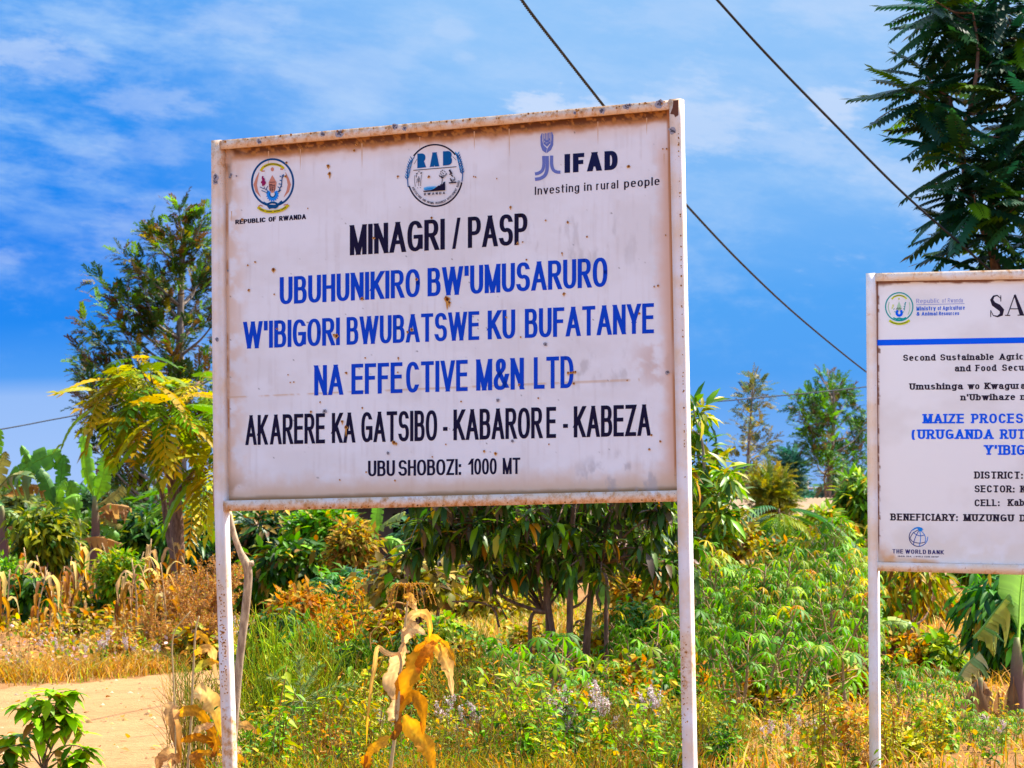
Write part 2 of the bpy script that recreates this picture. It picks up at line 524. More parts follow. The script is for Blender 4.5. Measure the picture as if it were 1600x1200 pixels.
# ------------------------------------------------------------------ signs
class Plane:
    def __init__(s, px, py, D, yaw):
        s.p = at(px, py, D); y = R(yaw)
        s.r = np.array([math.cos(y), -math.sin(y), 0]); s.n = np.array([-math.sin(y), -math.cos(y), 0])
    def pt(s, px, py, off=0.0):
        d = ray(px, py)
        t = np.dot(s.p + s.n * off - CO, s.n) / np.dot(d, s.n)
        return CO + d * t
    def pts(s, L, off=0.0):
        return np.array([s.pt(x, y, off) for x, y in L])

def fbm(x, y, seed, oct=5):
    """value noise for arrays"""
    rs = np.random.default_rng(seed); lat = rs.random((257, 257)); out = 0; amp = .5; tot = 0
    for o in range(oct):
        xx = (x * 2 ** o) % 256; yy = (y * 2 ** o) % 256
        i = xx.astype(int); j = yy.astype(int); fx = xx - i; fy = yy - j
        fx = fx * fx * (3 - 2 * fx); fy = fy * fy * (3 - 2 * fy)
        a = lat[i, j]; b = lat[i + 1, j]; c = lat[i, j + 1]; d = lat[i + 1, j + 1]
        out = out + amp * (a * (1 - fx) * (1 - fy) + b * fx * (1 - fy) + c * (1 - fx) * fy + d * fx * fy)
        tot += amp; amp *= .55
    return out / tot
sst = lambda v, a, b: (lambda t: t * t * (3 - 2 * t))(np.clip((v - a) / (b - a), 0, 1))
def lerp(c, col, f):
    return c * (1 - f[:, None]) + np.array(col) * f[:, None]

# --- stroke alphabet: boxes of cap height 1, pen added around ---
def arc(cx, cy, rx, ry, a0, a1, n=16):
    t = np.radians(np.linspace(a0, a1, n))
    c, s = np.cos(t), np.sin(t)
    e = .82
    return list(zip(cx + rx * np.sign(c) * np.abs(c) ** e, cy + ry * np.sign(s) * np.abs(s) ** e))
X = .72
GL = {
 'A': (.42, [[(0, 0), (.5, 1)], [(.5, 1), (1, 0)], [(.2, .31), (.8, .31)]]),
 'B': (.34, [[(0, 0), (0, 1)], [(0, 1), (.5, 1)] + arc(.5, .77, .42, .23, 90, -90, 10) + [(0, .54)], [(0, .54), (.55, .54)] + arc(.55, .27, .45, .27, 90, -90, 10) + [(0, 0)]]),
 'C': (.37, [arc(.5, .5, .5, .5, 40, 320, 24)]),
 'D': (.37, [[(0, 0), (0, 1)], [(0, 1), (.4, 1)] + arc(.4, .5, .6, .5, 90, -90, 18) + [(0, 0)]]),
 'E': (.31, [[(0, 0), (0, 1)], [(0, 1), (1, 1)], [(0, .54), (.92, .54)], [(0, 0), (1, 0)]]),
 'F': (.29, [[(0, 0), (0, 1)], [(0, 1), (1, 1)], [(0, .53), (.85, .53)]]),
 'G': (.39, [arc(.5, .5, .5, .5, 42, 335, 24) + [(1, .45)], [(1, .47), (.55, .47)], [(1, .45), (1, .08)]]),
 'H': (.34, [[(0, 0), (0, 1)], [(1, 0), (1, 1)], [(0, .54), (1, .54)]]),
 'I': (0, [[(0, 0), (0, 1)]]),
 'K': (.36, [[(0, 0), (0, 1)], [(1, 1), (.0, .36)], [(.32, .58), (1, 0)]]),
 'L': (.29, [[(0, 0), (0, 1)], [(0, 0), (1, 0)]]),
 'M': (.44, [[(0, 0), (0, 1)], [(0, 1), (.5, 0)], [(.5, 0), (1, 1)], [(1, 1), (1, 0)]]),
 'N': (.34, [[(0, 0), (0, 1)], [(0, 1), (1, 0)], [(1, 0), (1, 1)]]),
 'O': (.40, [arc(.5, .5, .5, .5, 0, 360, 32)]),
 'P': (.33, [[(0, 0), (0, 1)], [(0, 1), (.5, 1)] + arc(.5, .73, .5, .27, 90, -90, 12) + [(0, .46)]]),
 'R': (.36, [[(0, 0), (0, 1)], [(0, 1), (.5, 1)] + arc(.5, .75, .45, .25, 90, -90, 12) + [(0, .5)], [(.48, .5), (1, 0)]]),
 'S': (.36, [arc(.5, .745, .46, .255, 22, 265, 18) + arc(.5, .255, .5, .255, 85, -160, 18)]),
 'T': (.37, [[(.5, 0), (.5, 1)], [(0, 1), (1, 1)]]),
 'U': (.34, [[(0, 1), (0, .35)] + arc(.5, .33, .5, .33, 180, 360, 18) + [(1, .35), (1, 1)]]),
 'V': (.40, [[(0, 1), (.5, 0)], [(.5, 0), (1, 1)]]),
 'W': (.64, [[(0, 1), (.25, 0)], [(.25, 0), (.5, 1)], [(.5, 1), (.75, 0)], [(.75, 0), (1, 1)]]),
 'Y': (.38, [[(.5, 0), (.5, .45)], [(.5, .42), (0, 1)], [(.5, .42), (1, 1)]]),
 'Z': (.33, [[(0, 1), (1, 1)], [(1, 1), (0, 0)], [(0, 0), (1, 0)]]),
 '0': (.32, [arc(.5, .5, .5, .5, 0, 360, 28)]),
 '1': (.18, [[(1, 0), (1, 1)], [(1, 1), (0, .72)]]),
 '/': (.22, [[(0, 0), (1, 1)]]),
 '|': (0, [[(0, -.1), (0, 1.05)]]),
 '-': (.14, [[(0, .36), (1, .36)]]),
 ':': (0, [[(0, 0), (0, .06)], [(0, .56), (0, .62)]]),
 "'": (0, [[(0, .74), (0, 1)]]),
 '(': (.14, [arc(1.1, .42, 1.1, .62, 125, 235, 12)]),
 '&': (.42, [[(1, 0), (.2, .66)] + arc(.45, .82, .26, .18, 205, -30, 14) + [(.60, .66), (.14, .42)] + arc(.40, .22, .40, .22, 130, 330, 14) + [(.98, .44)]]),
 'a': (.29, [arc(.48, .5, .46, .22, 155, 0, 10) + [(.94, .4), (.94, 0)], [(.94, .42), (.5, .42)] + arc(.42, .21, .42, .21, 90, 270, 12) + [(.55, 0), (.94, .16)]]),
 'b': (.30, [[(0, 0), (0, 1)], arc(.5, X / 2, .5, X / 2, 0, 360, 24)]),
 'c': (.28, [arc(.5, X / 2, .5, X / 2, 45, 315, 18)]),
 'd': (.30, [[(1, 0), (1, 1)], arc(.5, X / 2, .5, X / 2, 0, 360, 24)]),
 'e': (.30, [[(.03, .39), (1, .39)], arc(.5, X / 2, .5, X / 2, 5, 318, 22)]),
 'f': (.2, [[(.45, 0), (.45, .8)] + arc(.9, .8, .45, .2, 180, 80, 8), [(0, X), (1, X)]]),
 'g': (.30, [arc(.5, X / 2, .5, X / 2, 0, 360, 24), [(1, X), (1, -.08)] + arc(.5, -.08, .5, .2, 0, -155, 12)]),
 'h': (.29, [[(0, 0), (0, 1)], [(0, .42)] + arc(.5, .44, .5, .28, 180, 0, 12) + [(1, 0)]]),
 'i': (0, [[(0, 0), (0, X)], [(0, .95), (0, 1.01)]]),
 'k': (.29, [[(0, 0), (0, 1)], [(.9, X), (0, .3)], [(.3, .42), (1, 0)]]),
 'l': (0, [[(0, 0), (0, 1)]]),
 'm': (.52, [[(0, 0), (0, X)], [(0, .42)] + arc(.25, .46, .25, .26, 180, 0, 10) + [(.5, 0)], [(.5, .42)] + arc(.75, .46, .25, .26, 180, 0, 10) + [(1, 0)]]),
 'n': (.29, [[(0, 0), (0, X)], [(0, .42)] + arc(.5, .44, .5, .28, 180, 0, 12) + [(1, 0)]]),
 'o': (.31, [arc(.5, X / 2, .5, X / 2, 0, 360, 24)]),
 'p': (.30, [[(0, -.28), (0, X)], arc(.5, X / 2, .5, X / 2, 0, 360, 24)]),
 'r': (.17, [[(0, 0), (0, X)], [(0, .42)] + arc(.8, .46, .8, .26, 180, 80, 8)]),
 's': (.26, [arc(.5, .54, .46, .18, 25, 265, 12) + arc(.5, .18, .5, .18, 85, -158, 12)]),
 't': (.18, [[(.4, .98), (.4, .14)] + arc(.8, .16, .4, .16, 180, 280, 8), [(0, X), (1, X)]]),
 'u': (.29, [[(0, X), (0, .28)] + arc(.5, .27, .5, .27, 180, 360, 12), [(1, X), (1, 0)]]),
 'v': (.30, [[(0, X), (.5, 0)], [(.5, 0), (1, X)]]),
 'w': (.48, [[(0, X), (.25, 0)], [(.25, 0), (.5, X)], [(.5, X), (.75, 0)], [(.75, 0), (1, X)]]),
 'y': (.30, [[(0, X), (.5, 0)], [(1, X), (.35, -.28)]]),
 'z': (.26, [[(0, X), (1, X)], [(1, X), (0, 0)], [(0, 0), (1, 0)]]),
}
def pen_ribbon(P, hx, hy):
    """outline strip of an elliptical pen; ends on a diagonal or stem are cut level"""
    P = [np.array(p, float) for p in P]
    n = len(P); closed = n > 3 and np.linalg.norm(P[0] - P[-1]) < 1e-6
    L, Rr = [], []
    for i in range(n):
        if closed and i in (0, n - 1):
            d = P[1] - P[n - 2]
        elif i == 0:
            d = P[1] - P[0]
        elif i == n - 1:
            d = P[-1] - P[-2]
        else:
            a = P[i] - P[i - 1]; b = P[i + 1] - P[i]
            d = a / (np.linalg.norm(a) + 1e-9) + b / (np.linalg.norm(b) + 1e-9)
        d = d / (np.linalg.norm(d) + 1e-9)
        nn = np.array([-d[1], d[0]]); o = np.array([nn[0] * hx, nn[1] * hy])
        if not closed and i in (0, n - 1) and abs(d[1]) > .35 and abs(d[1]) < .995:
            o = np.array([-math.copysign(hx * 1.0 / max(abs(d[1]), .6), d[1]), 0])
        L.append(P[i] + o); Rr.append(P[i] - o)
    return np.array(L), np.array(Rr)
def layout(text, hx, hy, gap, slab=0.0):
    """list of (L, R) strips in cap-height units + total width"""
    x = slab * .7; strips = []
    for ch in text:
        if ch == ' ':
            x += .24 + gap; continue
        bw, strokes = GL[ch]
        bw = bw * (1.25 if slab else 1)
        for s in strokes:
            pts = []
            for (u, v) in s:
                pts.append((x + hx + u * bw, hy + v * (1 - 2 * hy)))
            for k, e in ((0, 1), (-1, -2)):             # run stems out to the line
                d = np.array(s[k], float) - np.array(s[e], float); d[0] *= bw
                d /= np.linalg.norm(d) + 1e-9
                q = np.array(pts[k])
                if len(s) == 2 or abs(d[1]) > .9:
                    if abs(d[1]) > .35: q = q + d * hy / abs(d[1])
                    elif len(s) == 2: q = q + np.array([np.sign(d[0]) * hx * .9, 0])
                pts[k] = tuple(q)
            strips.append(pen_ribbon(pts, hx, hy))
            if slab:
                for k, e in ((0, 1), (-1, -2)):
                    p, q = s[k], s[e]
                    if abs(p[1] - q[1]) < .12: continue
                    if p[1] in (0, 1, X, -.28) and ch not in "/:-'|(&" and not (ch in 'AMNVW' and p[1] != round(p[1])):
                        if ch == 'A' and p[1] == 1 or ch in 'VWvw' and p[1] == 0 or ch == 'M' and p[0] == .5 or ch == 'N' and p == (1, 0): continue
                        if ch in 'rnmpu' and p[1] == X or ch in 'hbdklit' and p[1] in (1, X): l, r_ = slab, hx * .9
                        elif ch in 'EFLBDPR' and p[0] == 0 or ch in 'Z': l, r_ = slab, hx
                        else: l = r_ = slab
                        if ch in 'adu' and p[1] == 0: l, r_ = hx, slab
                        yy = hy if p[1] == 0 else (hy + p[1] * (1 - 2 * hy)); cx = x + hx + p[0] * bw
                        if p[1] == 1: yy = 1 - hy
                        strips.append(pen_ribbon([(cx - l, yy), (cx + r_, yy)], hx, hy * .85))
        x += bw + 2 * hx + gap
    return strips, x - gap + slab * .7
def write(g, pl, off, line, segs, hx=.080, hy=.063, gap=.055, slab=0.0, col=(0, 0, 0), step=.00006):
    """line = (x0, top0, base0, x1, top1, base1) in photo pixels; segs = [(text, xl, xr)]"""
    x0, t0, b0, x1, t1, b1 = line
    for text, xl, xr in segs:
        strips, W = layout(text, hx, hy, gap, slab)
        i = 0
        for L, Rr in strips:
            i += 1
            V = []
            for q in np.concatenate([L, Rr]):
                px = xl + (xr - xl) * q[0] / W
                k = (px - x0) / (x1 - x0)
                bt = b0 + (b1 - b0) * k; tp = t0 + (t1 - t0) * k
                V.append(pl.pt(px, bt + (tp - bt) * q[1], off + step * (i % 9)))
            n = len(L)
            g.add(V, [np.array([(j, j + n, j + n + 1, j + 1) for j in range(n - 1)])], col)
class Flat:
    """flat painted shapes on a plane, drawn in the pixels of an enlarged crop (ox, oy, scale)"""
    def __init__(s, g, pl, off, ox, oy, sc):
        s.g, s.pl, s.off, s.o, s.sc, s.k = g, pl, off, (ox, oy), sc, 0
    def P(s, L):
        s.k += 1
        return s.pl.pts([(s.o[0] + x / s.sc, s.o[1] + y / s.sc) for x, y in L], s.off + .00005 * s.k)
    def poly(s, L, col):
        s.g.add(s.P(L), [np.arange(len(L))], col)
    def line(s, L, w, col, taper=None, n=None):
        if n: L = bez(L, n)
        L = np.array(L, float); T = np.gradient(L, axis=0); T /= np.linalg.norm(T, axis=1, keepdims=True) + 1e-9
        N = np.stack([-T[:, 1], T[:, 0]], 1)
        w = np.array(taper, float)[:, None] * .5 if taper is not None else w * .5
        m = len(L); V = np.concatenate([L + N * w, L - N * w])
        s.g.add(s.P(V), [np.array([(j, j + m, j + m + 1, j + 1) for j in range(m - 1)])], col)
    def ring(s, cx, cy, rx, ry, w, col, a0=0, a1=360, n=48):
        t = np.radians(np.linspace(a0, a1, n))
        s.line(np.stack([cx + rx * np.cos(t), cy - ry * np.sin(t)], 1), w, col)
    def disc(s, cx, cy, rx, ry, col, n=14, jit=0.0):
        t = np.linspace(0, 2 * math.pi, n, endpoint=False)
        k = 1 + jit * RNG.uniform(-1, 1, n)
        s.poly(list(zip(cx + rx * k * np.cos(t), cy + ry * k * np.sin(t))), col)
    def word(s, text, x0, t0, b0, x1, t1, b1, col, hx=.1, hy=.08, gap=.1):
        f = lambda x, y: (s.o[0] + x / s.sc, s.o[1] + y / s.sc)
        a = f(x0, t0); b = f(x0, b0); c = f(x1, t1); d = f(x1, b1)
        s.k += 9
        write(s.g, s.pl, s.off + .00005 * s.k, (a[0], a[1], b[1], c[0], c[1], d[1]), [(text, a[0], c[0])], hx, hy, gap, 0, col, .00004)

def prism(g, pl, corners, depth, off=0.0, col=(1, 1, 1), mat=0, gridn=None):
    """bar whose front face has the given pixel corners (TL, TR, BR, BL); goes `depth` back from the plane"""
    f = pl.pts(corners, off); b = f - pl.n * depth
    V = np.concatenate([f, b])
    g.add(V, [(0, 3, 2, 1), (4, 5, 6, 7), (0, 1, 5, 4), (1, 2, 6, 5), (2, 3, 7, 6), (3, 0, 4, 7)], col, mat)

NAVY = lin(22, 18, 52); BLUE = lin(2, 70, 204); PAINT = (.86, .87, .905)
def frame_paint():
    m, t = mat_new("rusty_white_paint")
    tc = t.n('ShaderNodeTexCoord')
    a = t.n('ShaderNodeAttribute', attribute_name='tint')
    nz = t.noise(tc.outputs['Object'], 26, 7, .7)
    n2 = t.noise(tc.outputs['Object'], 5, 4, .6)
    sp = t.noise(tc.outputs['Object'], 150, 2, .5)
    sep_ = t.n('ShaderNodeSeparateColor'); t.l(a.outputs['Color'], sep_.inputs[0])
    rustiness = sep_.outputs[0]
    paint = t.mix(t.m('MULTIPLY', t.sm(t.m('ADD', n2, t.m('MULTIPLY', rustiness, .35)), .33, .70), .8), (.84, .82, .84), (.80, .58, .37))
    f = t.m('ADD', nz, t.m('MULTIPLY', rustiness, .42))
    halo = t.sm(f, .60, .86)
    c = t.mix(halo, paint, (.62, .30, .10))
    c = t.mix(t.sm(f, .80, .96), c, (.16, .055, .025))
    c = t.mix(t.sm(t.m('ADD', sp, t.m('MULTIPLY', rustiness, .10)), .735, .765), c, (.30, .12, .03))
    p = t.n('ShaderNodeBsdfPrincipled'); t.l(c, p.inputs['Base Color']); p.inputs['Roughness'].default_value = .55
    b = t.n('ShaderNodeBump'); b.inputs['Strength'].default_value = .25; b.inputs['Distance'].default_value = .003
    t.l(f, b.inputs['Height']); t.l(b.outputs[0], p.inputs['Normal'])
    o = t.n('ShaderNodeOutputMaterial'); t.l(p.outputs[0], o.inputs[0])
    return m
M_FRAME = frame_paint()
M_PANEL = attr_mat("sheet_metal_paint", .6, .3)
M_INK = attr_mat("vinyl_ink", .7, .12)
M_RUST = attr_mat("rust", .9, .1)

def long_bar(g, A, B, wv, dv, n=24, rust=lambda k: 0.0):
    """tube of rectangular section along A->B (lists of points allowed), section spanned by wv, dv"""
    P = bez(A, n) if B is None else np.linspace(A, B, n)
    wv, dv = np.asarray(wv), np.asarray(dv)
    V = np.stack([P, P + wv, P + wv + dv, P + dv], 1).reshape(-1, 3)
    q = []
    for i in range(n - 1):
        for j in range(4):
            q.append((i * 4 + j, (i + 1) * 4 + j, (i + 1) * 4 + (j + 1) % 4, i * 4 + (j + 1) % 4))
    C = np.repeat([[rust(i / (n - 1))] * 3 for i in range(n)], 4, 0)
    g.add(V, [q, [(0, 1, 2, 3)], [((n - 1) * 4 + 3, (n - 1) * 4 + 2, (n - 1) * 4 + 1, (n - 1) * 4)]], C)

def speck(g, pl, off, px, py, r, drip=0, kind='rust', k=[0], mat=1):
    """a rust pit with its orange run, or a grey chipped spot"""
    k[0] = (k[0] + 1) % 12
    o = off + .00003 * k[0]
    def blobp(cx, cy, rx, ry, col, oo, n=11):
        t = np.linspace(0, 2 * math.pi, n, endpoint=False)
        j = 1 + RNG.uniform(-.3, .3, n)
        g.add(pl.pts(list(zip(cx + rx * j * np.cos(t), cy + ry * j * np.sin(t))), oo), [np.arange(n)], col, mat)
    if kind == 'rust':
        blobp(px, py + r * .2, r * 1.25, r * 1.3, (.62, .32, .09), o)
        if drip:
            x = px + RNG.uniform(-.4, .4)
            g.add(pl.pts([(x - r * .7, py), (x + r * .7, py), (x + r * .45, py + drip * .6), (x + .2, py + drip), (x - r * .35, py + drip * .65)], o + .00002), [np.arange(5)], (.60, .28, .06), mat)
        blobp(px, py - r * .1, r * .75, r * .8, (.20, .05, .012), o + .0003, 9)
        if r > 2:
            blobp(px + r * .2, py + r * .35, r * .4, r * .6, (.06, .02, .01), o + .0005, 8)
    else:
        blobp(px, py, r, r * 1.05, (.36, .34, .38), o)
        for _ in range(9):
            a = RNG.uniform(0, 6.28); q = RNG.uniform(0, .8) * r
            blobp(px + q * math.cos(a), py + q * math.sin(a), r * .26, r * .22, (.10, .09, .11), o + .0003 + .00003 * _, 6)

# ============================== the large sign ==============================
PA = Plane(700, 780, 20.0, 27.5)
FD = .058                 # frame tube
REC = -.047               # the sheet sits back in the frame
base = PA.pt(700, 790, 0); base[2] = 0
big = thing("sign_board", "large white rust-stained sign with blue and black lettering in the centre of the picture", "sign", tuple(base))
def bld(g, name, mats, parent=big, org=base, smooth=False):
    g.v = [v - org for v in g.v]
    return g.build(name, mats, parent, smooth)
# right post
g = Geo()
ztop = PA.pt(1053, 154.5)[2]
A = PA.pt(1045.5, 155); B = PA.pt(1045.5 + 21 * 1140 / 1045, 1295)
wR = PA.pt(1061, 600) - PA.pt(1045.5, 600)
long_bar(g, B, A, np.linalg.norm(wR) * PA.r, -PA.n * FD, 40, lambda k: max(0, .5 - abs(k - .22) * 6) + max(0, (k - .97) * 20))
gRP = g
# left post, a little bent and twisted in its footing
g = Geo()
yl = R(37.5)
Pp = [PA.pt(x, y) for x, y in ((350.5, 1290), (347.5, 1190), (342.5, 1040), (337.6, 890), (334, 740), (331.8, 570), (330.6, 400), (330, 219.5))]
long_bar(g, Pp, None, np.array([math.cos(yl), -math.sin(yl), 0]) * .053, np.array([math.sin(yl), math.cos(yl), 0]) * .058, 40,
         lambda k: max(0, .6 - abs(k - .17) * 5) + max(0, .3 - abs(k - .4) * 6) + max(0, (k - .9) * 5))
gLP = g
# rails
def rail(TL, TR, BR, BL, rust, n=40):
    g = Geo()
    a, b = np.array([PA.pt(*TL), PA.pt(*BL)]), np.array([PA.pt(*TR), PA.pt(*BR)])
    ts = np.linspace(0, 1, n)[:, None]
    top = a[0] * (1 - ts) + b[0] * ts; bot = a[1] * (1 - ts) + b[1] * ts
    V = np.stack([top, bot, bot - PA.n * FD, top - PA.n * FD], 1).reshape(-1, 3)
    q = [(i * 4 + j, i * 4 + (j + 1) % 4, (i + 1) * 4 + (j + 1) % 4, (i + 1) * 4 + j) for i in range(n - 1) for j in range(4)]
    C = np.tile(np.array([[rust[0]] * 3, [rust[1]] * 3, [rust[2]] * 3, [rust[3]] * 3]), (n, 1))
    g.add(V, [q, [(0, 3, 2, 1)], [tuple((n - 1) * 4 + k for k in (0, 1, 2, 3))]], C)
    return g
gTR = rail((342, 219.5), (1045.2, 156.5), (1045.2, 170.5), (342, 233.3), (.62, .34, 1.1, .5))
gBR = rail((346.5, 782.4), (1057.2, 766.2), (1057.4, 783.6), (347, 799.0), (.36, .60, 1.0, .4))
# the sheet, stained
xs = np.linspace(333, 1066, 380); ys = np.linspace(0, 1, 310)
UU, VV = np.meshgrid(xs, ys)
top_e = 228 - (UU - 335) * (228 - 161) / 720; bot_e = 791 - (UU - 342) * (791 - 774) / 724
YY = top_e + (bot_e - top_e) * VV
x = UU.ravel(); y = YY.ravel()
n1 = fbm(x / 22, y / 22, 1); n2 = fbm(x / 6, y / 6, 2); n3 = fbm(x / 90, y / 60, 3); nst = fbm(x / 5, y / 120, 4)
c = np.tile(np.array(PAINT), (len(x), 1))
c = lerp(c, (.74, .71, .70), .5 * sst(n3, .40, .75))
c = lerp(c, (.62, .57, .56), .32 * sst(nst, .5, .85) * sst(n1, .3, .6))
yt = 233.5 - (x - 342) * (233.5 - 170.5) / 703           # lower edge of the top rail
yb = 782 - (x - 347) * (782 - 766) / 710
xlft = 353.4 + (y - 240) * (357.2 - 353.4) / 530; xr = 1044.5 + (y - 170) * 12.5 / 596
t = y - yt
c = lerp(c, (.78, .54, .36), .6 * (1 - sst(t, 12, 30 + 22 * n1)))
c = lerp(c, (.50, .21, .05), .95 * (1 - sst(t, 10 + 8 * n1, 18 + 15 * n1)))
c = lerp(c, (.13, .045, .012), .95 * (1 - sst(t, 6 + 9 * n2 * n1, 10 + 15 * n1 * n2 + 5 * n2)))
c = lerp(c, (.52, .24, .05), .8 * sst(n2, .5, .62) * (1 - sst(t, 10, 18)))
t = x - xlft
lf = (1 - sst(t, 1.5 + 7 * n1 * (y < 320), 4.5 + 10 * n1 * (1 - sst(y, 290, 350)) + 3 * n2))
c = lerp(c, (.24, .17, .13), lf * (1 - sst(y, 280, 350)) * .95)
c = lerp(c, (.46, .20, .06), (1 - sst(t, 1.6, 4.2)) * .92)
c = lerp(c, (.76, .55, .40), .75 * (1 - sst(t, 3, 26 + 26 * n1)) * sst(n1, .3, .6))
t = xr - x
c = lerp(c, (.74, .47, .33), .9 * (1 - sst(t, 3, 16 + 30 * n1)) * sst(y, 190, 260))
c = lerp(c, (.46, .19, .06), .9 * (1 - sst(t, 1.4, 4.0)))
c = lerp(c, (.66, .48, .40), .7 * (1 - sst(np.hypot((x - 1030) / 60, (y - 565) / 60), .2, 1)) * sst(n1, .35, .6))
t = yb - y
c = lerp(c, (.70, .47, .29), .9 * (1 - sst(t, 2, 26 + 46 * n1)))
c = lerp(c, (.36, .17, .06), .9 * (1 - sst(t, 1.4, 5 + 6 * n1)))
c = lerp(c, (.40, .38, .40), .55 * sst(fbm(x / 14, y / 26, 8), .52, .72) * (1 - sst(np.hypot((x - 970) / 95, (y - 745) / 48), .5, 1)))
c = lerp(c, (.42, .27, .18), .8 * (1 - sst(np.hypot((x - 352) / 60, (y - 785) / 55), .2, 1)) * sst(n1, .3, .6))
c = lerp(c, (.45, .42, .42), .5 * sst(fbm(x / 16, y / 30, 9), .55, .75) * (1 - sst(np.hypot((x - 930) / 120, (y - 575) / 40), .3, 1)))
c = lerp(c, (.45, .42, .42), .35 * sst(fbm(x / 10, y / 40, 10), .55, .75) * (1 - sst(np.hypot((x - 900) / 150, (y - 380) / 90), .3, 1)))
seam = 621 - (x - 357) * 27 / 622
c = lerp(c, (.66, .44, .26), .8 * (1 - sst(np.abs(y - seam), .5, 1.9)) * sst(n1 + (x < 985) * .1, .44, .55) * (x < 1000))
c = lerp(c, (.12, .10, .10), .85 * sst(fbm(x / 4.5, y / 4.5, 12, 2), .90, .96))
V = np.array([PA.pt(a, b, REC) for a, b in zip(x, y)])
nx, ny = len(xs), len(ys)
i = np.arange(nx - 1)[None] + np.arange(ny - 1)[:, None] * nx
q = np.stack([i, i + nx, i + nx + 1, i + 1], -1).reshape(-1, 4)
g = Geo(); g.add(V, [q], c)
cor = PA.pts([(333, 228), (1066, 160), (1066, 774), (333, 791)], REC - .003)
g.add(cor, [(0, 1, 2, 3)], (.5, .5, .52))
# rust pits, runs and chipped spots
gP = g; INK = REC + .0010; SPK = INK + .004
for (ox, oy, sc, L) in (
    (320, 140, 3.53, [(837, 302, 1.6, 0), (824, 335, 1.7, 2), (680, 420, 2, 6), (688, 462, 2.3, 9), (1065, 478, 1.5, 2), (1235, 480, 1.7, 2), (450, 402, 1.5, 0), (445, 478, 1.6, 2), (205, 715, 1.6, 3), (932, 818, 1.6, 2),
                      (1250, 705, 1.3, 1), (277, 950, 1.2, 0), (237, 968, 1.2, 0), (378, 992, 2.4, 6), (242, 1105, 1.6, 4), (383, 1128, 1.1, 0), (1168, 1045, 1.8, 3), (865, 1152, 1.8, 3), (568, 655, 1, 0)]),
    (620, 140, 3.333, [(1207, 400, 2, 2), (592, 612, 1.6, 5), (890, 690, 1.7, 2), (775, 680, 1.2, 0), (990, 765, 1.3, 2), (860, 850, 1.2, 6), (675, 885, 1.3, 2), (870, 1062, 1.9, 5), (1360, 1020, 1.6, 3), (1340, 1025, 1.1, 0),
                       (1405, 308, 1.2, 0), (1385, 308, 1, 0), (520, 463, .9, 0), (630, 800, 1.6, 0), (655, 793, 1.2, 0), (180, 668, 1.2, 0), (1400, 758, 1, 0), (400, 452, 1, 0), (410, 455, 1, 0), (262, 1090, 3.6, 18), (272, 1108, 2.2, 8), (255, 1082, 2, 10)]),
    (320, 460, 3.333, [(375, 178, 1.2, 2), (835, 330, 1, 2), (1007, 330, 1.3, 5), (1077, 182, 2, 4), (1055, 195, 1.4, 3), (685, 215, 2.6, 6), (672, 210, 1.5, 4), (735, 408, 1.5, 3), (1005, 405, 1, 2), (433, 418, .9, 0), (445, 458, .9, 0),
                       (463, 456, .9, 0), (600, 560, 1.1, 2), (552, 610, 1.4, 4), (820, 590, 1.3, 2), (715, 662, 1.7, 6), (735, 690, 2.3, 16), (985, 770, 2.4, 5), (995, 776, 1.6, 4), (840, 925, 1.1, 2), (990, 968, 1.2, 3), (703, 965, 1.1, 0), (1185, 845, 1, 2), (1255, 780, 1, 2), (820, 20, 1.6, 2)]),
    (700, 460, 3.333, [(303, 118, 1.2, 0), (378, 222, 1.1, 0), (995, 98, 1.6, 2), (625, 408, 1.8, 5), (640, 407, 1.7, 2), (652, 405, 1.6, 2), (663, 403, 1.6, 4), (655, 463, 1.6, 2), (470, 540, 1.2, 1), (933, 447, 1, 1), (1105, 765, 1.5, 2),
                       (1048, 805, 1.4, 2), (188, 815, 1.4, 4), (247, 828, 1.9, 3), (68, 557, 1.1, 0), (370, 470, 1.4, 1), (525, 780, 1, 0), (735, 1028, 1.6, 0), (1060, 732, 1.3, 0)])):
    for (a, b, r, d) in L:
        speck(g, PA, SPK, ox + a / sc, oy + b / sc, r, d)
for (a, b, r, d) in ((420, 236, 1.4, 26), (470, 233, 1.2, 34), (566, 224, 1.5, 40), (655, 214, 1.2, 22), (742, 205, 1.6, 30), (796, 201, 1.3, 46), (934, 190, 1.4, 38), (1010, 184, 1.5, 28), (1037, 240, 1.2, 20), (362, 330, 1.2, 18)):
    x_ = a + RNG.uniform(-1, 1)
    gP.add(PA.pts([(x_ - r * .6, b), (x_ + r * .6, b), (x_ + r * .4, b + d * .5), (x_ + .15, b + d), (x_ - r * .3, b + d * .55)], REC + .0006), [np.arange(5)], (.68, .44, .26), 1)
for (a, b, r) in ((852, 538, 3), (778, 625.5, 2.6), (507, 643, 3.2), (800.5, 689, 2.2), (1043, 582, 3), (606, 708, 2.2), (361, 273, 2), (359, 277, 1.8), (369.5, 275, 1.4), (356, 423, 1.6)):
    speck(g, PA, SPK, a, b, r, 0, 'grey')
panel = bld(gP, "panel", [M_PANEL, M_RUST])
for (a, b, r) in ((405, 221.5, 4), (503.5, 209.5, 4), (530, 209.5, 6.2), (617, 198, 4.6), (632, 201, 3.4), (898, 176.5, 2.6), (941, 173.5, 4.6), (978, 166.5, 4.4), (984, 164.5, 3), (1029, 162, 6.2), (1050, 203.5, 5.4), (1053, 204.5, 3.6)):
    speck(gRP if a > 1045 else gTR, PA, .0008, a, b, r, 0, 'grey')
for (a, b, r) in ((337, 277, 5), (336, 284, 4), (339, 530, 3.2)):
    speck(gLP, PA, .012, a, b, r, 0, 'grey')
gRP.add(PA.pts([(1052, 157), (1060, 156), (1060, 180), (1055, 183), (1053, 179), (1047, 178), (1051, 168)], .0014), [np.arange(7)], (.15, .06, .04), 1)
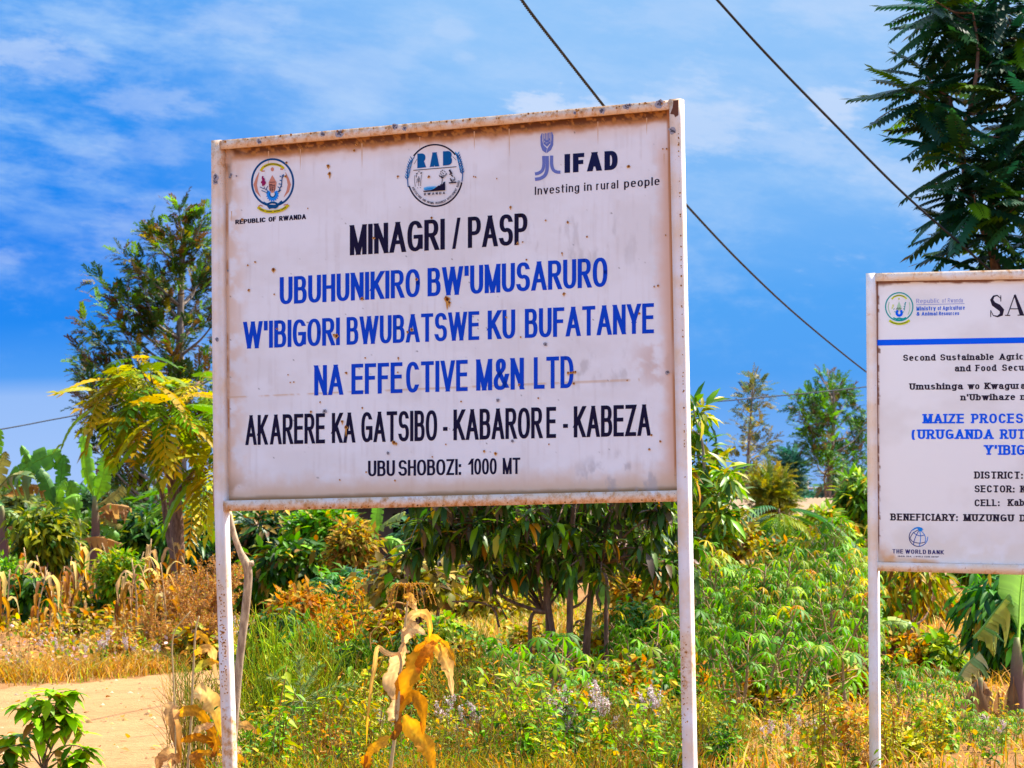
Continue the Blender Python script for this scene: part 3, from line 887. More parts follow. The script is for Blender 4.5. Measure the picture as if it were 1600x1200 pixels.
for y0 in np.arange(200, 760, 1):                       # rust bleeding out along the post's edge
    if RNG.random() < .07:
        xe = 1060.2 + (y0 - 155) * 20 / 1045
        speck(gRP, PA, .0008, xe - RNG.uniform(.3, 1.6), y0, RNG.uniform(.6, 1.3), 0)
for k in range(46):
    q = RNG.random(); s_ = abs(RNG.normal()) * 1.6
    speck(gTR, PA, .0008, 342 + 703 * q, 220.6 + s_ - 63 * q, RNG.uniform(.6, 1.6), 0)
for k in range(40):
    q = RNG.random()
    speck(gBR, PA, .0008, 348 + 708 * q, 797.2 - abs(RNG.normal()) * 1.1 - 15 * q, RNG.uniform(.6, 1.7), 0)
for (cx, cy, n, sx, sy) in ((1070, 1080, 40, 5, 40), (1068, 1020, 12, 5, 12)):
    for k in range(n):
        speck(gRP, PA, .0008, cx + RNG.uniform(-1, 1) * sx, cy + RNG.normal() * sy, RNG.uniform(.5, 1.1), 0)
# freckles of rust on the left post
PT = Plane(340, 820, 20.7, 37.5); PT.p = PA.pt(334.4, 820); 
for k in range(110):
    yy = RNG.normal() * 55 + 1000
    xe = np.interp(yy, [820, 900, 1200], [334.4, 338.5, 348]) + RNG.uniform(2.5, 11)
    if 830 < yy < 1195: speck(gLP, PT, .009, xe, yy, RNG.uniform(.5, 1.1), 0)
for g_, nm in ((gRP, "post"), (gLP, "post"), (gTR, "rail"), (gBR, "rail")): bld(g_, nm, [M_FRAME, M_RUST])

def lettering(line, segs, col, label, **kw):
    g = Geo(); write(g, PA, INK, line, segs, col=col, **kw)
    o = bld(g, "lettering", M_INK, panel); o['label'] = label
lettering((546.6, 352, 399, 824, 332.6, 381.8), [("MINAGRI", 546.6, 695), ("/", 707, 719), ("PASP", 731, 824)], NAVY, "black title line at the top of the text")
lettering((437, 433.2, 475.8, 949, 401.8, 447.8), [("UBUHUNIKIRO", 437, 656), ("BW'UMUSARURO", 668, 949)], BLUE, "upper line of blue capitals")
lettering((380, 503, 545, 1022, 473.5, 520.5), [("W'IBIGORI", 380, 531), ("BWUBATSWE", 541.5, 749), ("KU", 762, 805), ("BUFATANYE", 820, 1022)], BLUE, "middle and longest line of blue capitals")
lettering((491, 571, 618, 896, 556, 606), [("NA", 491, 536), ("EFFE", 549, 629), ("CTIVE", 634.5, 731), ("M&N", 744, 818.5), ("LTD", 834, 896)], BLUE, "lowest line of blue capitals")
lettering((383.6, 649, 695.5, 1016.5, 631.6, 680.7), [("AK", 383.6, 418), ("ARERE", 422, 508), ("KA", 518.5, 555), ("GATSIBO", 564.5, 683), ("-", 692, 699.5), ("KABAROR", 708.5, 847.5),
          ("E", 853.6, 869), ("-", 879.5, 887.5), ("KABEZA", 896.5, 1016.5)], NAVY, "long black line under the blue lines")
lettering((575, 720, 744.3, 813, 715, 740.5), [("UBU", 575, 617), ("SHOBOZI:", 622.5, 720.5), ("1000", 732, 776), ("MT", 785.5, 813)], NAVY, "small black line at the bottom", hx=.075, hy=.065)
# left emblem and its caption
EMB = Geo(); f = Flat(EMB, PA, INK, 360, 230, 8.571)
cB = lin(0, 76, 132); cY = lin(206, 190, 20); cP = lin(208, 140, 118); cM = lin(150, 28, 92); cL = lin(30, 140, 235); cK = lin(40, 28, 50)
f.ring(565, 472, 277, 312, 26, cB, n=60)
f.line([(405, 318), (440, 268), (500, 236), (565, 226), (635, 236), (690, 262), (716, 290)], 34, cY, n=18)
f.line([(450, 262), (510, 234), (570, 224), (630, 232), (672, 250)], 9, cK, n=14)
f.line([(415, 322), (458, 318)], 16, cP); f.line([(668, 292), (706, 296)], 20, cP)
f.disc(562, 296, 22, 28, cP)
for s_, cx in ((1, 345), (-1, 775)):
    a = [(cx + s_ * 38, 335), (cx + s_ * 8, 420), (cx - s_ * 14, 500), (cx + s_ * 8, 590), (cx + s_ * 60, 668)]
    f.line(a, 0, cP, taper=[4, 30, 44, 36, 3], n=None)
f.poly([(560, 372), (618, 470), (606, 560), (576, 610), (548, 610), (516, 560), (512, 470)], cP)
for yy in (470, 500, 520, 548, 574):
    f.line([(514 + RNG.uniform(0, 22), yy), (560 + RNG.uniform(0, 44), yy - 4)], 9, cK)
for xx in (530, 556, 584):
    f.line([(xx, 490), (xx + 6, 590)], 7, cK)
f.ring(563, 630, 52, 62, 42, cL, 140, 400, 26); f.ring(563, 625, 36, 44, 14, cB, 170, 370, 18)
for a in range(150, 400, 22):
    f.disc(563 + 76 * math.cos(R(a)), 636 - 84 * math.sin(R(a)), 9, 10, cL, 7)
for (px, py, r) in ((432, 400, 14), (440, 440, 22), (425, 470, 18), (452, 480, 24), (436, 500, 16), (430, 420, 14)):
    f.disc(px, py, r, r * 1.2, cM, 9, .25)
for L in ([(395, 532), (435, 552), (470, 560)], [(455, 530), (448, 556)], [(415, 578), (460, 598), (500, 612)], [(470, 575), (500, 520)], [(480, 560), (505, 600)]):
    f.line(L, 9, cB)
for L in ([(712, 362), (690, 420), (684, 500), (660, 560), (640, 600)], [(660, 385), (690, 402)], [(690, 372), (706, 396)], [(660, 440), (688, 452)], [(646, 490), (686, 498)], [(632, 528), (664, 552)],
          [(676, 570), (640, 606)], [(700, 400), (716, 380)], [(690, 520), (666, 540)]):
    f.line(L, 11, cB)
f.line([(440, 738), (490, 762), (545, 742), (600, 746), (640, 762), (690, 720)], 24, cB, n=18)
f.line([(495, 795), (560, 790), (640, 790)], 18, cB); f.poly([(498, 800), (640, 798), (610, 822), (560, 818), (520, 828)], cB)
f.line([(366, 800), (420, 838), (490, 860), (570, 862), (650, 850), (720, 822), (778, 770)], 40, cY, n=22)
f.line([(372, 792), (400, 776), (432, 790)], 14, cP); f.line([(712, 775), (770, 764)], 14, cP)
f.line([(386, 822), (450, 850)], 9, cK); f.line([(480, 856), (556, 860)], 9, cK); f.line([(584, 860), (664, 846)], 9, cK); f.line([(684, 836), (744, 804)], 9, cK)
o = bld(EMB, "emblem", M_INK, panel); o['label'] = "oval blue-ringed coat of arms with yellow ribbons"
lettering((367.6, 343.6, 350.4, 478, 334.4, 342.2), [("REPUBLIC", 367.6, 415), ("OF", 419.5, 431.5), ("RWANDA", 436, 478)], NAVY, "small black caption under the oval emblem", hx=.105, hy=.09)
# round emblem in the middle
EMB = Geo(); f = Flat(EMB, PA, INK, 610, 210, 9.231)
cT = lin(0, 92, 158); cW = lin(40, 150, 210)
f.ring(643, 592, 396, 444, 22, NAVY, 42, 141, 30); f.ring(643, 592, 396, 444, 22, NAVY, 200, 347, 44)
f.word("R", 388, 278, 488, 508, 272, 476, cT, .19, .10); f.word("A", 572, 262, 470, 700, 256, 460, cT, .19, .10); f.word("B", 758, 244, 450, 888, 236, 440, cT, .19, .10)
f.line([(332, 518), (952, 466)], 10, NAVY)
f.line([(340, 430), (384, 352)], 5, NAVY); f.line([(900, 320), (948, 372)], 5, NAVY)
for k in range(9):                                     # two ears of grain
    u = k / 8
    bx, by = 318 - 80 * u ** .7, 370 + 280 * u
    for s_ in (-1, 1):
        f.poly([(bx, by), (bx + s_ * 26, by - 30), (bx + s_ * 34, by - 62), (bx + s_ * 6, by - 26)], cW if k % 2 else cT)
    bx, by = 962 + 70 * u ** .8, 300 + 270 * u
    for s_ in (-1, 1):
        f.poly([(bx, by), (bx + s_ * 28, by - 26), (bx + s_ * 30, by - 56), (bx + s_ * 4, by - 26)], cW if k % 3 == 0 else cT)
f.line([(318, 360), (262, 450), (244, 600), (256, 760)], 14, cT, n=14); f.line([(962, 290), (1018, 400), (1040, 560), (1032, 680)], 14, cT, n=14)
for L in ([(372, 566), (392, 560)], [(430, 562), (456, 548)], [(392, 548), (412, 534), (432, 548)], [(372, 580), (376, 620)], [(352, 590), (346, 660), (356, 740)], [(448, 580), (440, 660), (432, 744)],
          [(408, 606), (414, 680)], [(392, 630), (402, 700)], [(384, 640), (380, 700)], [(352, 738), (364, 750)], [(386, 768), (400, 774)], [(424, 764), (440, 772)], [(404, 700), (404, 744)]):
    f.line(L, 9 if L[0][0] in (372, 430, 408) else 6, cK)
f.poly([(440, 552), (458, 540), (452, 566), (436, 572)], cK); f.poly([(366, 560), (392, 562), (388, 576), (374, 574)], cK); f.poly([(404, 620), (420, 630), (418, 690), (408, 690)], cK)
f.poly([(478, 770), (530, 756), (620, 750), (660, 752), (640, 776), (600, 800), (484, 804)], lin(90, 180, 235))
f.poly([(490, 790), (560, 770), (630, 764), (600, 798), (500, 802)], lin(40, 140, 215))
f.poly([(580, 806), (640, 776), (690, 738), (716, 736), (722, 720), (756, 714), (764, 690), (788, 680), (790, 800), (600, 812)], NAVY)
f.line([(476, 822), (600, 812), (790, 798)], 16, NAVY)
f.line([(740, 716), (748, 650), (742, 600)], 9, cK); f.line([(746, 640), (776, 590)], 6, cK); f.line([(746, 640), (716, 600)], 6, cK)
for k in range(30):
    a = RNG.uniform(0, 6.28); q = math.sqrt(RNG.uniform(.05, 1))
    f.disc(752 + 56 * q * math.cos(a), 575 + 58 * q * math.sin(a), 8, 7, cK, 6, .3)
f.line([(850, 510), (884, 570)], 26, cK); f.line([(876, 580), (900, 610)], 16, cK); f.disc(860, 574, 10, 10, cK); f.line([(862, 630), (872, 668), (900, 680)], 14, cK)
f.line([(900, 664), (930, 640), (918, 612)], 10, cK); f.line([(842, 700), (952, 690)], 18, cK); f.line([(886, 640), (886, 694)], 12, cK); f.line([(908, 676), (934, 650)], 8, cK)
f.word("RWANDA", 484, 846, 880, 788, 826, 860, NAVY, .09, .08, .42)
txt = "AGRICULTURE AND ANIMAL RESOURCES DEVELOPMENT BOARD"
for k, ch in enumerate(txt):
    if ch == ' ': continue
    a = R(206 + 142 * k / (len(txt) - 1))
    cx, cy = 643 + 352 * math.cos(a), 592 - 398 * math.sin(a)
    tx, ty = -math.sin(a), -math.cos(a); tl = math.hypot(tx, ty); tx, ty = tx / tl, ty / tl
    ux, uy = ty, -tx
    strips, W = layout(ch, .09, .08, 0)
    f.k += 1
    for i, (L, Rr) in enumerate(strips):
        pts = [(cx + (q[0] - W / 2) * 30 * tx + (q[1] - .5) * 32 * ux, cy + (q[0] - W / 2) * 30 * ty + (q[1] - .5) * 32 * uy) for q in np.concatenate([L, Rr])]
        n = len(L)
        EMB.add(PA.pts([(610 + p[0] / 9.231, 210 + p[1] / 9.231) for p in pts], INK + .00005 * f.k + .00004 * i), [np.array([(j, j + n, j + n + 1, j + 1) for j in range(n - 1)])], cK)
o = bld(EMB, "emblem", M_INK, panel); o['label'] = "round black-ringed emblem with teal letters and two ears of grain"
# grain-and-stem logo at the right
EMB = Geo(); f = Flat(EMB, PA, INK, 820, 190, 6.4)
cS = lin(108, 124, 192)
f.poly([(155, 150), (168, 118), (178, 116), (176, 190), (186, 232), (222, 268), (212, 314), (176, 290), (158, 240)], cS)
f.poly([(286, 140), (272, 104), (264, 106), (264, 184), (256, 226), (226, 268), (216, 318), (262, 284), (284, 236)], cS)
for (a, b, w_) in (((190, 120), (190, 200), 9), ((206, 116), (206, 216), 9), ((222, 118), (222, 225), 9), ((236, 112), (238, 212), 9), ((252, 108), (252, 198), 9)):
    f.line([a, b], w_, cS)
f.poly([(186, 196), (220, 224), (256, 190), (256, 216), (222, 252), (188, 222)], cS)
f.poly([(196, 170), (222, 192), (248, 164), (248, 186), (222, 214), (196, 190)], cS)
f.line([(188, 344), (190, 430), (176, 486), (140, 514), (102, 524)], 32, cS, n=16)
f.line([(222, 344), (224, 460), (206, 530), (160, 566), (102, 578)], 34, cS, n=16)
f.line([(268, 340), (268, 430), (286, 484), (320, 504), (356, 506)], 32, cS, n=16)
o = bld(EMB, "emblem", M_INK, panel); o['label'] = "pale blue ear of wheat on curved stems"
lettering((882, 241, 270.3, 965, 235, 264.8), [("IFAD", 882, 965)], lin(18, 26, 72), "bold dark blue letters beside the wheat mark", hx=.135, hy=.11, gap=.14)
lettering((835.6, 291.8, 304.6, 1030.6, 276, 289), [("Investing", 835.6, 905), ("in", 912.5, 924.5), ("rural", 931.5, 966), ("people", 975, 1030.6)], cK, "thin slogan line under the wheat mark", hx=.062, hy=.055, gap=.13)
# ============================== the second sign ==============================
PB = Plane(1370, 780, 22.0, 18)
baseB = PB.pt(1480, 790); baseB[2] = 0
sec = thing("sign_board", "white sign with serif text and a blue stripe, cut off at the right edge", "sign", tuple(baseB))
XR = 1960                                                   # the sign goes on past the frame
def bldB(g, name, mats, parent=sec): return bld(g, name, mats, parent, baseB)
dB = .036
def barB(name, TL, TR, BR, BL, rust):
    global PA
    g = Geo(); n = 40
    ts = np.linspace(0, 1, n)[:, None]
    a, b = np.array([PB.pt(*TL), PB.pt(*BL)]), np.array([PB.pt(*TR), PB.pt(*BR)])
    top = a[0] * (1 - ts) + b[0] * ts; bot = a[1] * (1 - ts) + b[1] * ts
    V = np.stack([top, bot, bot - PB.n * dB, top - PB.n * dB], 1).reshape(-1, 3)
    q = [(i * 4 + j, i * 4 + (j + 1) % 4, (i + 1) * 4 + (j + 1) % 4, (i + 1) * 4 + j) for i in range(n - 1) for j in range(4)]
    C = np.tile(np.array([[r] * 3 for r in rust]), (n, 1))
    g.add(V, [q, [(0, 3, 2, 1)], [tuple((n - 1) * 4 + k for k in (0, 1, 2, 3))]], C)
    return bldB(g, name, M_FRAME)
k = (XR - 1353) / 247
g = Geo(); W_ = np.linalg.norm(PB.pt(1367.3, 600) - PB.pt(1353, 600))
long_bar(g, PB.pt(1358.8, 1262), PB.pt(1353, 427), W_ * PB.r, -PB.n * dB * 1.7, 30, lambda k: .05)
bldB(g, "post", M_FRAME)
g = Geo(); long_bar(g, PB.pt(XR + 4, 1275), PB.pt(XR, 427 - 6 * k), W_ * PB.r, -PB.n * dB * 1.7, 30, lambda k: .05)
bldB(g, "post", M_FRAME)
barB("rail", (1367.5, 426.8), (XR - .4, 427 - 6 * k), (XR - .4, 439.5 - 3.6 * k), (1367.5, 439.2), (.5, .12, 1, .3))
barB("rail", (1370.3, 878.6), (XR + 1, 878.5 + 4.6 * k), (XR + 1, 892 + 6.6 * k), (1370.6, 892), (.1, .40, .9, .3))
xs = np.linspace(1362, XR + 6, 330); ys = np.linspace(0, 1, 260)
UU, VV = np.meshgrid(xs, ys)
kk = (UU - 1353) / 247
te = 436 - 4.8 * kk; be = 881 + 5.6 * kk
YY = te + (be - te) * VV; x = UU.ravel(); y = YY.ravel()
n1 = fbm(x / 22, y / 22, 21); n2 = fbm(x / 5, y / 5, 22); n3 = fbm(x / 90, y / 60, 23); n5 = fbm(x / 3.5, y / 9, 25)
c = np.tile(np.array((.86, .87, .905)), (len(x), 1))
c = lerp(c, (.72, .70, .70), .5 * sst(n3, .4, .75))
kq = (x - 1353) / 247
t = y - (439.5 - 3.6 * kq)
c = lerp(c, (.72, .58, .44), .55 * (1 - sst(t, 2, 10)))
c = lerp(c, (.20, .07, .03), .95 * (1 - sst(t, 1.6 + 7 * (n1 - .42), 3 + 12 * np.maximum(n1 - .42, 0) + 7 * (1 - sst(x, 1375, 1410)))))
t = x - 1370.4 - (y - 440) * .0035
c = lerp(c, (.62, .36, .16), .8 * (1 - sst(t, 1.0, 3.0)))
c = lerp(c, (.20, .07, .03), .95 * (1 - sst(t, .9 + 9 * np.maximum(n5 - .46, 0), 1.8 + 14 * np.maximum(n5 - .46, 0))))
dq = np.hypot((x - 1368) / 40, (y - 884) / 34)
c = lerp(c, (.72, .46, .28), .85 * (1 - sst(dq + (n1 - .5), .5, 1.1)))
c = lerp(c, (.70, .38, .16), .9 * (1 - sst(np.abs(y - (874 + (x - 1400) * .09)) + 6 * (n1 - .5), 1, 7)) * (1 - sst(x, 1450, 1480)))
c = lerp(c, (.34, .14, .07), .8 * (1 - sst((878.6 + 4.6 * kq) - y, .4, 1.6 + 3 * np.maximum(n5 - .5, 0) * 3)))
c = lerp(c, (.74, .68, .60), .55 * (1 - sst((880 + 4.6 * kq) - y, 10, 70)) * sst(n1, .3, .6))
V = np.array([PB.pt(a, b, -.030) for a, b in zip(x, y)])
nx, ny = len(xs), len(ys)
i = np.arange(nx - 1)[None] + np.arange(ny - 1)[:, None] * nx
g = Geo(); g.add(V, [np.stack([i, i + nx, i + nx + 1, i + 1], -1).reshape(-1, 4)], c)
panelB = bldB(g, "panel", M_PANEL)
IB = -.0290
def letB(line, segs, col, label, **kw):
    g = Geo(); write(g, PB, IB, line, segs, col=col, **kw)
    o = bldB(g, "lettering", M_INK, panelB); o['label'] = label
SL = dict(hx=.105, hy=.085, gap=.16, slab=.21)
INKB = lin(38, 30, 52); BLB = lin(0, 96, 246); BL2 = lin(20, 104, 220)
g = Geo(); g.add(PB.pts([(1370.8, 531), (XR, 531 - 4.2 * k), (XR, 540 - 4.2 * k), (1370.8, 540)], IB), [(0, 3, 2, 1)], BLB)
bldB(g, "blue_stripe", M_INK, panelB)
letB((1431.8, 467, 473.8, 1504.5, 465.6, 472.4), [("Republic", 1431.8, 1468), ("of", 1472, 1478), ("Rwanda", 1481, 1504.5)], lin(128, 142, 214), "pale thin line beside the round emblem", hx=.042, hy=.045, gap=.14)
letB((1432, 479, 485.4, 1507.5, 477.4, 483.8), [("Ministry", 1432, 1462), ("of", 1465.2, 1470.6), ("Agriculture", 1473, 1507.5)], BL2, "bold blue line under the thin line", hx=.09, hy=.08, gap=.12)
letB((1432, 487.4, 493.4, 1498.5, 486.4, 492.2), [("&", 1432, 1437), ("Animal", 1440, 1464.5), ("Resources", 1467, 1498.5)], BL2, "lower bold blue line beside the emblem", hx=.09, hy=.08, gap=.12)
g = Geo(); f = Flat(g, PB, IB, 0, 0, 1); f.line([(1432, 476.2), (1507, 474.4)], .7, lin(110, 130, 210)); bldB(g, "rule", M_INK, panelB)
# big roman capitals
g = Geo(); f = Flat(g, PB, IB, 1340, 400, 4)
f.line([(896, 282), (892, 262), (872, 246), (850, 252), (838, 274), (850, 300), (880, 318), (902, 340), (898, 366), (874, 378), (848, 372), (834, 344)], 0, INKB, taper=[2, 5, 8, 12, 20, 28, 34, 30, 22, 10, 6, 3])
f.line([(895, 246), (895, 284)], 5, INKB); f.line([(832, 338), (832, 382)], 5, INKB)
f.line([(936, 372), (982, 244)], 6, INKB); f.poly([(976, 244), (988, 240), (1040, 366), (1040, 372), (1014, 372)], INKB); f.line([(954, 330), (1012, 330)], 6, INKB)
f.line([(922, 371), (954, 371)], 6, INKB); f.line([(1000, 370), (1056, 369)], 6, INKB)
o = bldB(g, "lettering", M_INK, panelB); o['label'] = "large roman capitals above the blue stripe"
letB((1409.5, 554.2, 564, 1601, 552, 561.8), [("Second", 1409.5, 1463), ("Sustainable", 1467.5, 1554.5), ("Agric", 1560, 1601)], INKB, "slab serif line under the stripe", **SL)
letB((1490.2, 570.4, 580.6, 1601, 569, 579.2), [("and", 1490.2, 1518), ("Food", 1523, 1558), ("Secu", 1564, 1601)], INKB, "short slab serif line with a word about food", **SL)
letB((1419.5, 599, 609, 1603, 597.2, 607.6), [("Umushinga", 1419.5, 1506), ("wo", 1511, 1532), ("Kwagura", 1537, 1604)], INKB, "first line of the local language heading", **SL)
letB((1499.5, 615.8, 625.8, 1606, 614.8, 624.9), [("n'Ubwihaze", 1499.5, 1588), ("n", 1593, 1604)], INKB, "second line of the local language heading", **SL)
letB((1440.2, 646.8, 661.7, 1601, 646, 661.2), [("MAIZE", 1440.2, 1509), ("PROCES", 1516, 1601)], BLB, "upper blue slab serif line", **SL)
letB((1421.7, 671, 686, 1603, 670.6, 686), [("(URUGANDA", 1421.7, 1554), ("RUT", 1561, 1604)], BLB, "middle blue slab serif line opening with a bracket", **SL)
letB((1536, 695.4, 710.8, 1603, 695.2, 711), [("Y'IBIG", 1536, 1604)], BLB, "lower blue slab serif line", **SL)
letB((1521, 736.6, 747.8, 1600, 736.8, 748.2), [("DISTRICT:", 1521, 1600)], INKB, "uppermost of the three place lines", **SL)
letB((1521, 758.2, 769.2, 1604, 758.6, 769.6), [("SECTOR:", 1521, 1587), ("K", 1592.6, 1605)], INKB, "middle of the three place lines", **SL)
letB((1521, 780.4, 791.2, 1604, 779.6, 790.4), [("CELL:", 1521, 1563.6), ("Kab", 1573.4, 1602)], INKB, "lowest of the three place lines", **SL)
letB((1390, 802.2, 813.2, 1604, 804, 815), [("BENEFICIARY:", 1390, 1498.5), ("MUZUNGU", 1504, 1586), ("D", 1592, 1604)], INKB, "longest black line near the bottom", **SL)
letB((1394.4, 858, 864.6, 1474.7, 859.6, 866.2), [("THE", 1394.4, 1411), ("WORLD", 1414.5, 1447), ("BANK", 1450, 1474.7)], lin(48, 44, 112), "small caption under the globe", hx=.085, hy=.075, gap=.14)
letB((1403, 868, 870.2, 1466.5, 869, 871.4), [("IBRD IDA", 1403, 1424), ("|", 1428, 1428.6), ("WORLD BANK GROUP", 1430.5, 1466.5)], lin(120, 110, 120), "faint tiny line under the globe caption", hx=.1, hy=.09, gap=.2)
# round emblem
g = Geo(); f = Flat(g, PB, IB, 1360, 440, 6.667)
cT = lin(8, 158, 160); cY = lin(200, 214, 36); cG = lin(172, 212, 178)
f.ring(300, 262, 142, 146, 13, cT, n=50)
f.line([(220, 182), (255, 154), (300, 144), (345, 154), (378, 180)], 17, cY, n=14); f.line([(240, 160), (300, 143), (356, 158)], 5, cK, n=8)
f.disc(297, 180, 9, 9, cY)
f.line([(196, 214), (186, 262), (196, 312), (212, 344)], 8, cG, n=10); f.line([(404, 214), (412, 262), (404, 312), (390, 344)], 8, cG, n=10)
f.poly([(298, 206), (322, 262), (318, 300), (280, 300), (276, 262)], cG); f.disc(236, 250, 9, 14, lin(214, 224, 130)); f.disc(228, 274, 8, 10, lin(214, 224, 130))
for a in range(9): f.disc(272 + 6 * a, 284 + 12 * math.sin(a * 2), 6, 6, lin(90, 100, 90), 6, .3)
f.ring(300, 326, 26, 28, 26, BLB, 120, 420, 24)
for L in ([(366, 212), (360, 250), (352, 300)], [(350, 232), (364, 236)], [(372, 214), (362, 226)], [(346, 258), (360, 262)], [(340, 282), (356, 284)], [(240, 290), (252, 280)], [(250, 312), (276, 322)], [(326, 322), (350, 314)]): f.line(L, 7, cT)
f.line([(238, 376), (270, 388), (300, 380), (336, 388), (372, 374)], 14, cT, n=12); f.poly([(262, 392), (340, 392), (318, 412), (280, 412)], cT)
f.line([(196, 404), (240, 428), (300, 440), (360, 430), (408, 402)], 24, cY, n=14); f.line([(212, 420), (260, 436), (310, 440), (390, 418)], 6, cK, n=10)
o = bldB(g, "emblem", M_INK, panelB); o['label'] = "round teal coat of arms with yellow ribbons"
# globe
g = Geo(); f = Flat(g, PB, IB, 1360, 800, 11.43)
nv = lin(36, 40, 112); lb = lin(30, 140, 232); mb = lin(20, 86, 180)
cx, cy, rr = 858, 448, 166
for a0, a1, cc in ((95, 150, mb), (150, 285, nv), (285, 320, mb), (320, 362, lb)): f.ring(cx, cy, rr, rr, 14, cc, a0, a1, 16)
f.line([(760, 320), (800, 292), (860, 280), (930, 300)], 26, lb, n=10); f.poly([(836, 290), (950, 312), (900, 350), (866, 340)], lb)
for L, cc in (([(866, 330), (816, 420), (780, 520), (770, 590)], mb), ([(880, 336), (896, 430), (892, 520), (872, 610)], lb), ([(900, 330), (960, 400), (985, 470), (976, 540)], lb), ([(850, 320), (760, 380), (704, 470)], nv),
              ([(760, 360), (830, 410), (900, 426), (960, 410)], mb), ([(706, 470), (760, 530), (880, 556), (980, 536)], nv)): f.line(L, 12, cc, n=14)
o = bldB(g, "emblem", M_INK, panelB); o['label'] = "blue line globe in the lower left corner"

# ============================== plants ==============================
def local(P, org):
    return np.asarray(P, float) - np.asarray(org, float)
def finish(root, parts):
    """parts: (name, geo, mats, smooth) in world coordinates -> children of root"""
    org = np.array(root.location)
    out = []
    for name, g, mats, sm in parts:
        if g.v:
            g.v = [v - org for v in g.v]
            out.append(g.build(name, mats, root, sm))
    return out

# ---- trees whose branches end in given tips (photo pixels), foliage along the outer part of each branch
def plume_tree(name, label, D, trunk, tips, T, leaf, per, pal, spread=.5, r0=.06, depth=1.2, mat=M_LEAF, bark=M_BARKG, cat="tree", up=.55, hang=0.0, fork=.35, group=None, W=1.0, inner=.35, steep=.15):
    base = gx(trunk[0][0], D)
    root = thing(name, label, cat, tuple(base), group)
    wood, crown = Geo(), Geo()
    tp = [base] + [at(x, y, D) for x, y in trunk[1:]]
    tr = bez(tp, 24)
    tube(wood, tr, np.linspace(r0, r0 * .25, 24), 8)
    for (x, y) in tips:
        dy = RNG.uniform(-depth, depth)
        tip = at(x, y, D + dy)
        d = np.linalg.norm(tr - tip, axis=1)
        # leave the trunk lower than the tip
        ok = np.where(tr[:, 2] < tip[2] - steep * d)[0]
        k = ok[np.argmin(d[ok] + RNG.uniform(0, .3, len(ok)))] if len(ok) else len(tr) // 2
        s = tr[k]
        mid = s * .5 + tip * .5 + np.array([0, 0, -.10 * np.linalg.norm(tip - s)]) + RNG.normal(size=3) * .05 * np.linalg.norm(tip - s)
        br = bez([s, mid, tip], 14)
        ln = np.linalg.norm(tip - s)
        tube(wood, br, np.linspace(r0 * fork * (1 - .5 * k / len(tr)), .004, 14), 5)
        n = int(per * RNG.uniform(.8, 1.25))
        u = inner + (1 - inner) * RNG.random(n) ** .75
        P = np.stack([np.interp(u * 13, np.arange(14), br[:, i]) for i in range(3)], 1)
        ax = unit(tip - mid)
        off = RNG.normal(size=(n, 3)) * spread * (1.05 - u[:, None] * .75)
        Dv = unit(ax * up + unit(off) * .8 + rdir(n) * .35 + [0, 0, -hang])
        Ts = T if isinstance(T, list) else [T]
        col = pick(pal, n); S = leaf * RNG.uniform(.65, 1.2, n); N = unit(np.array([0, -.1, 1]) + rdir(n) * .6)
        P = P + off * .55
        for i, t in enumerate(Ts):
            sl = slice(i, None, len(Ts)); scatter(crown, t, P[sl], Dv[sl], N[sl], S[sl], col[sl], W)
    finish(root, [("trunk", wood, bark, True), ("crown", crown, mat, False)])
    return root

# ---- bushes: stems fanning to leafy clumps inside an envelope given in photo pixels
def bush(name, label, D, box, n_cl, per, T, leaf, pal, cl=.3, cat="shrub", depth=None, hang=.35, mat=M_LEAF, group=None, bark=M_BARK, stem_r=.018, W=1.0, ground=True, shape=1.0, out=.7, low=0.0, up=(0, -.15, 1)):
    x0, y0, x1, y1 = box                                  # left, top, right, bottom rows
    m = D / F
    base = gx((x0 + x1) / 2, D)
    root = thing(name, label, cat, tuple(base), group)
    wood, crown = Geo(), Geo()
    hw, hh = (x1 - x0) / 2 * m, (y1 - y0) / 2 * m
    c = at((x0 + x1) / 2, (y0 + y1) / 2, D)
    dp = depth if depth is not None else hw * .8
    cr = cl
    for k in range(n_cl):
        q = in_ball(1, .25)[0]
        if shape < 1: q[0] *= 1 - (1 - shape) * max(q[2], 0)
        p = c + q * np.array([max(hw - cr * .6, .05), dp, max(hh - cr * .6, .05)])
        p[2] = max(p[2], low + .06)
        rad = cr * RNG.uniform(.6, 1.15)
        b0 = base + np.array([RNG.normal() * .12 * hw, RNG.normal() * .1, 0])
        mid = (b0 + p) / 2 + np.array([RNG.normal() * .1 * hw, RNG.normal() * .1, .12 * hh])
        tube(wood, bez([b0, mid, p], 9), np.linspace(stem_r, stem_r * .25, 9), 5)
        cluster(crown, p, (rad, rad, rad * .8), int(per * RNG.uniform(.7, 1.3)), T, leaf, pal, hang, out, W, .3, up)
    finish(root, [("stem", wood, bark, True), ("foliage", crown, mat, False)])
    return root

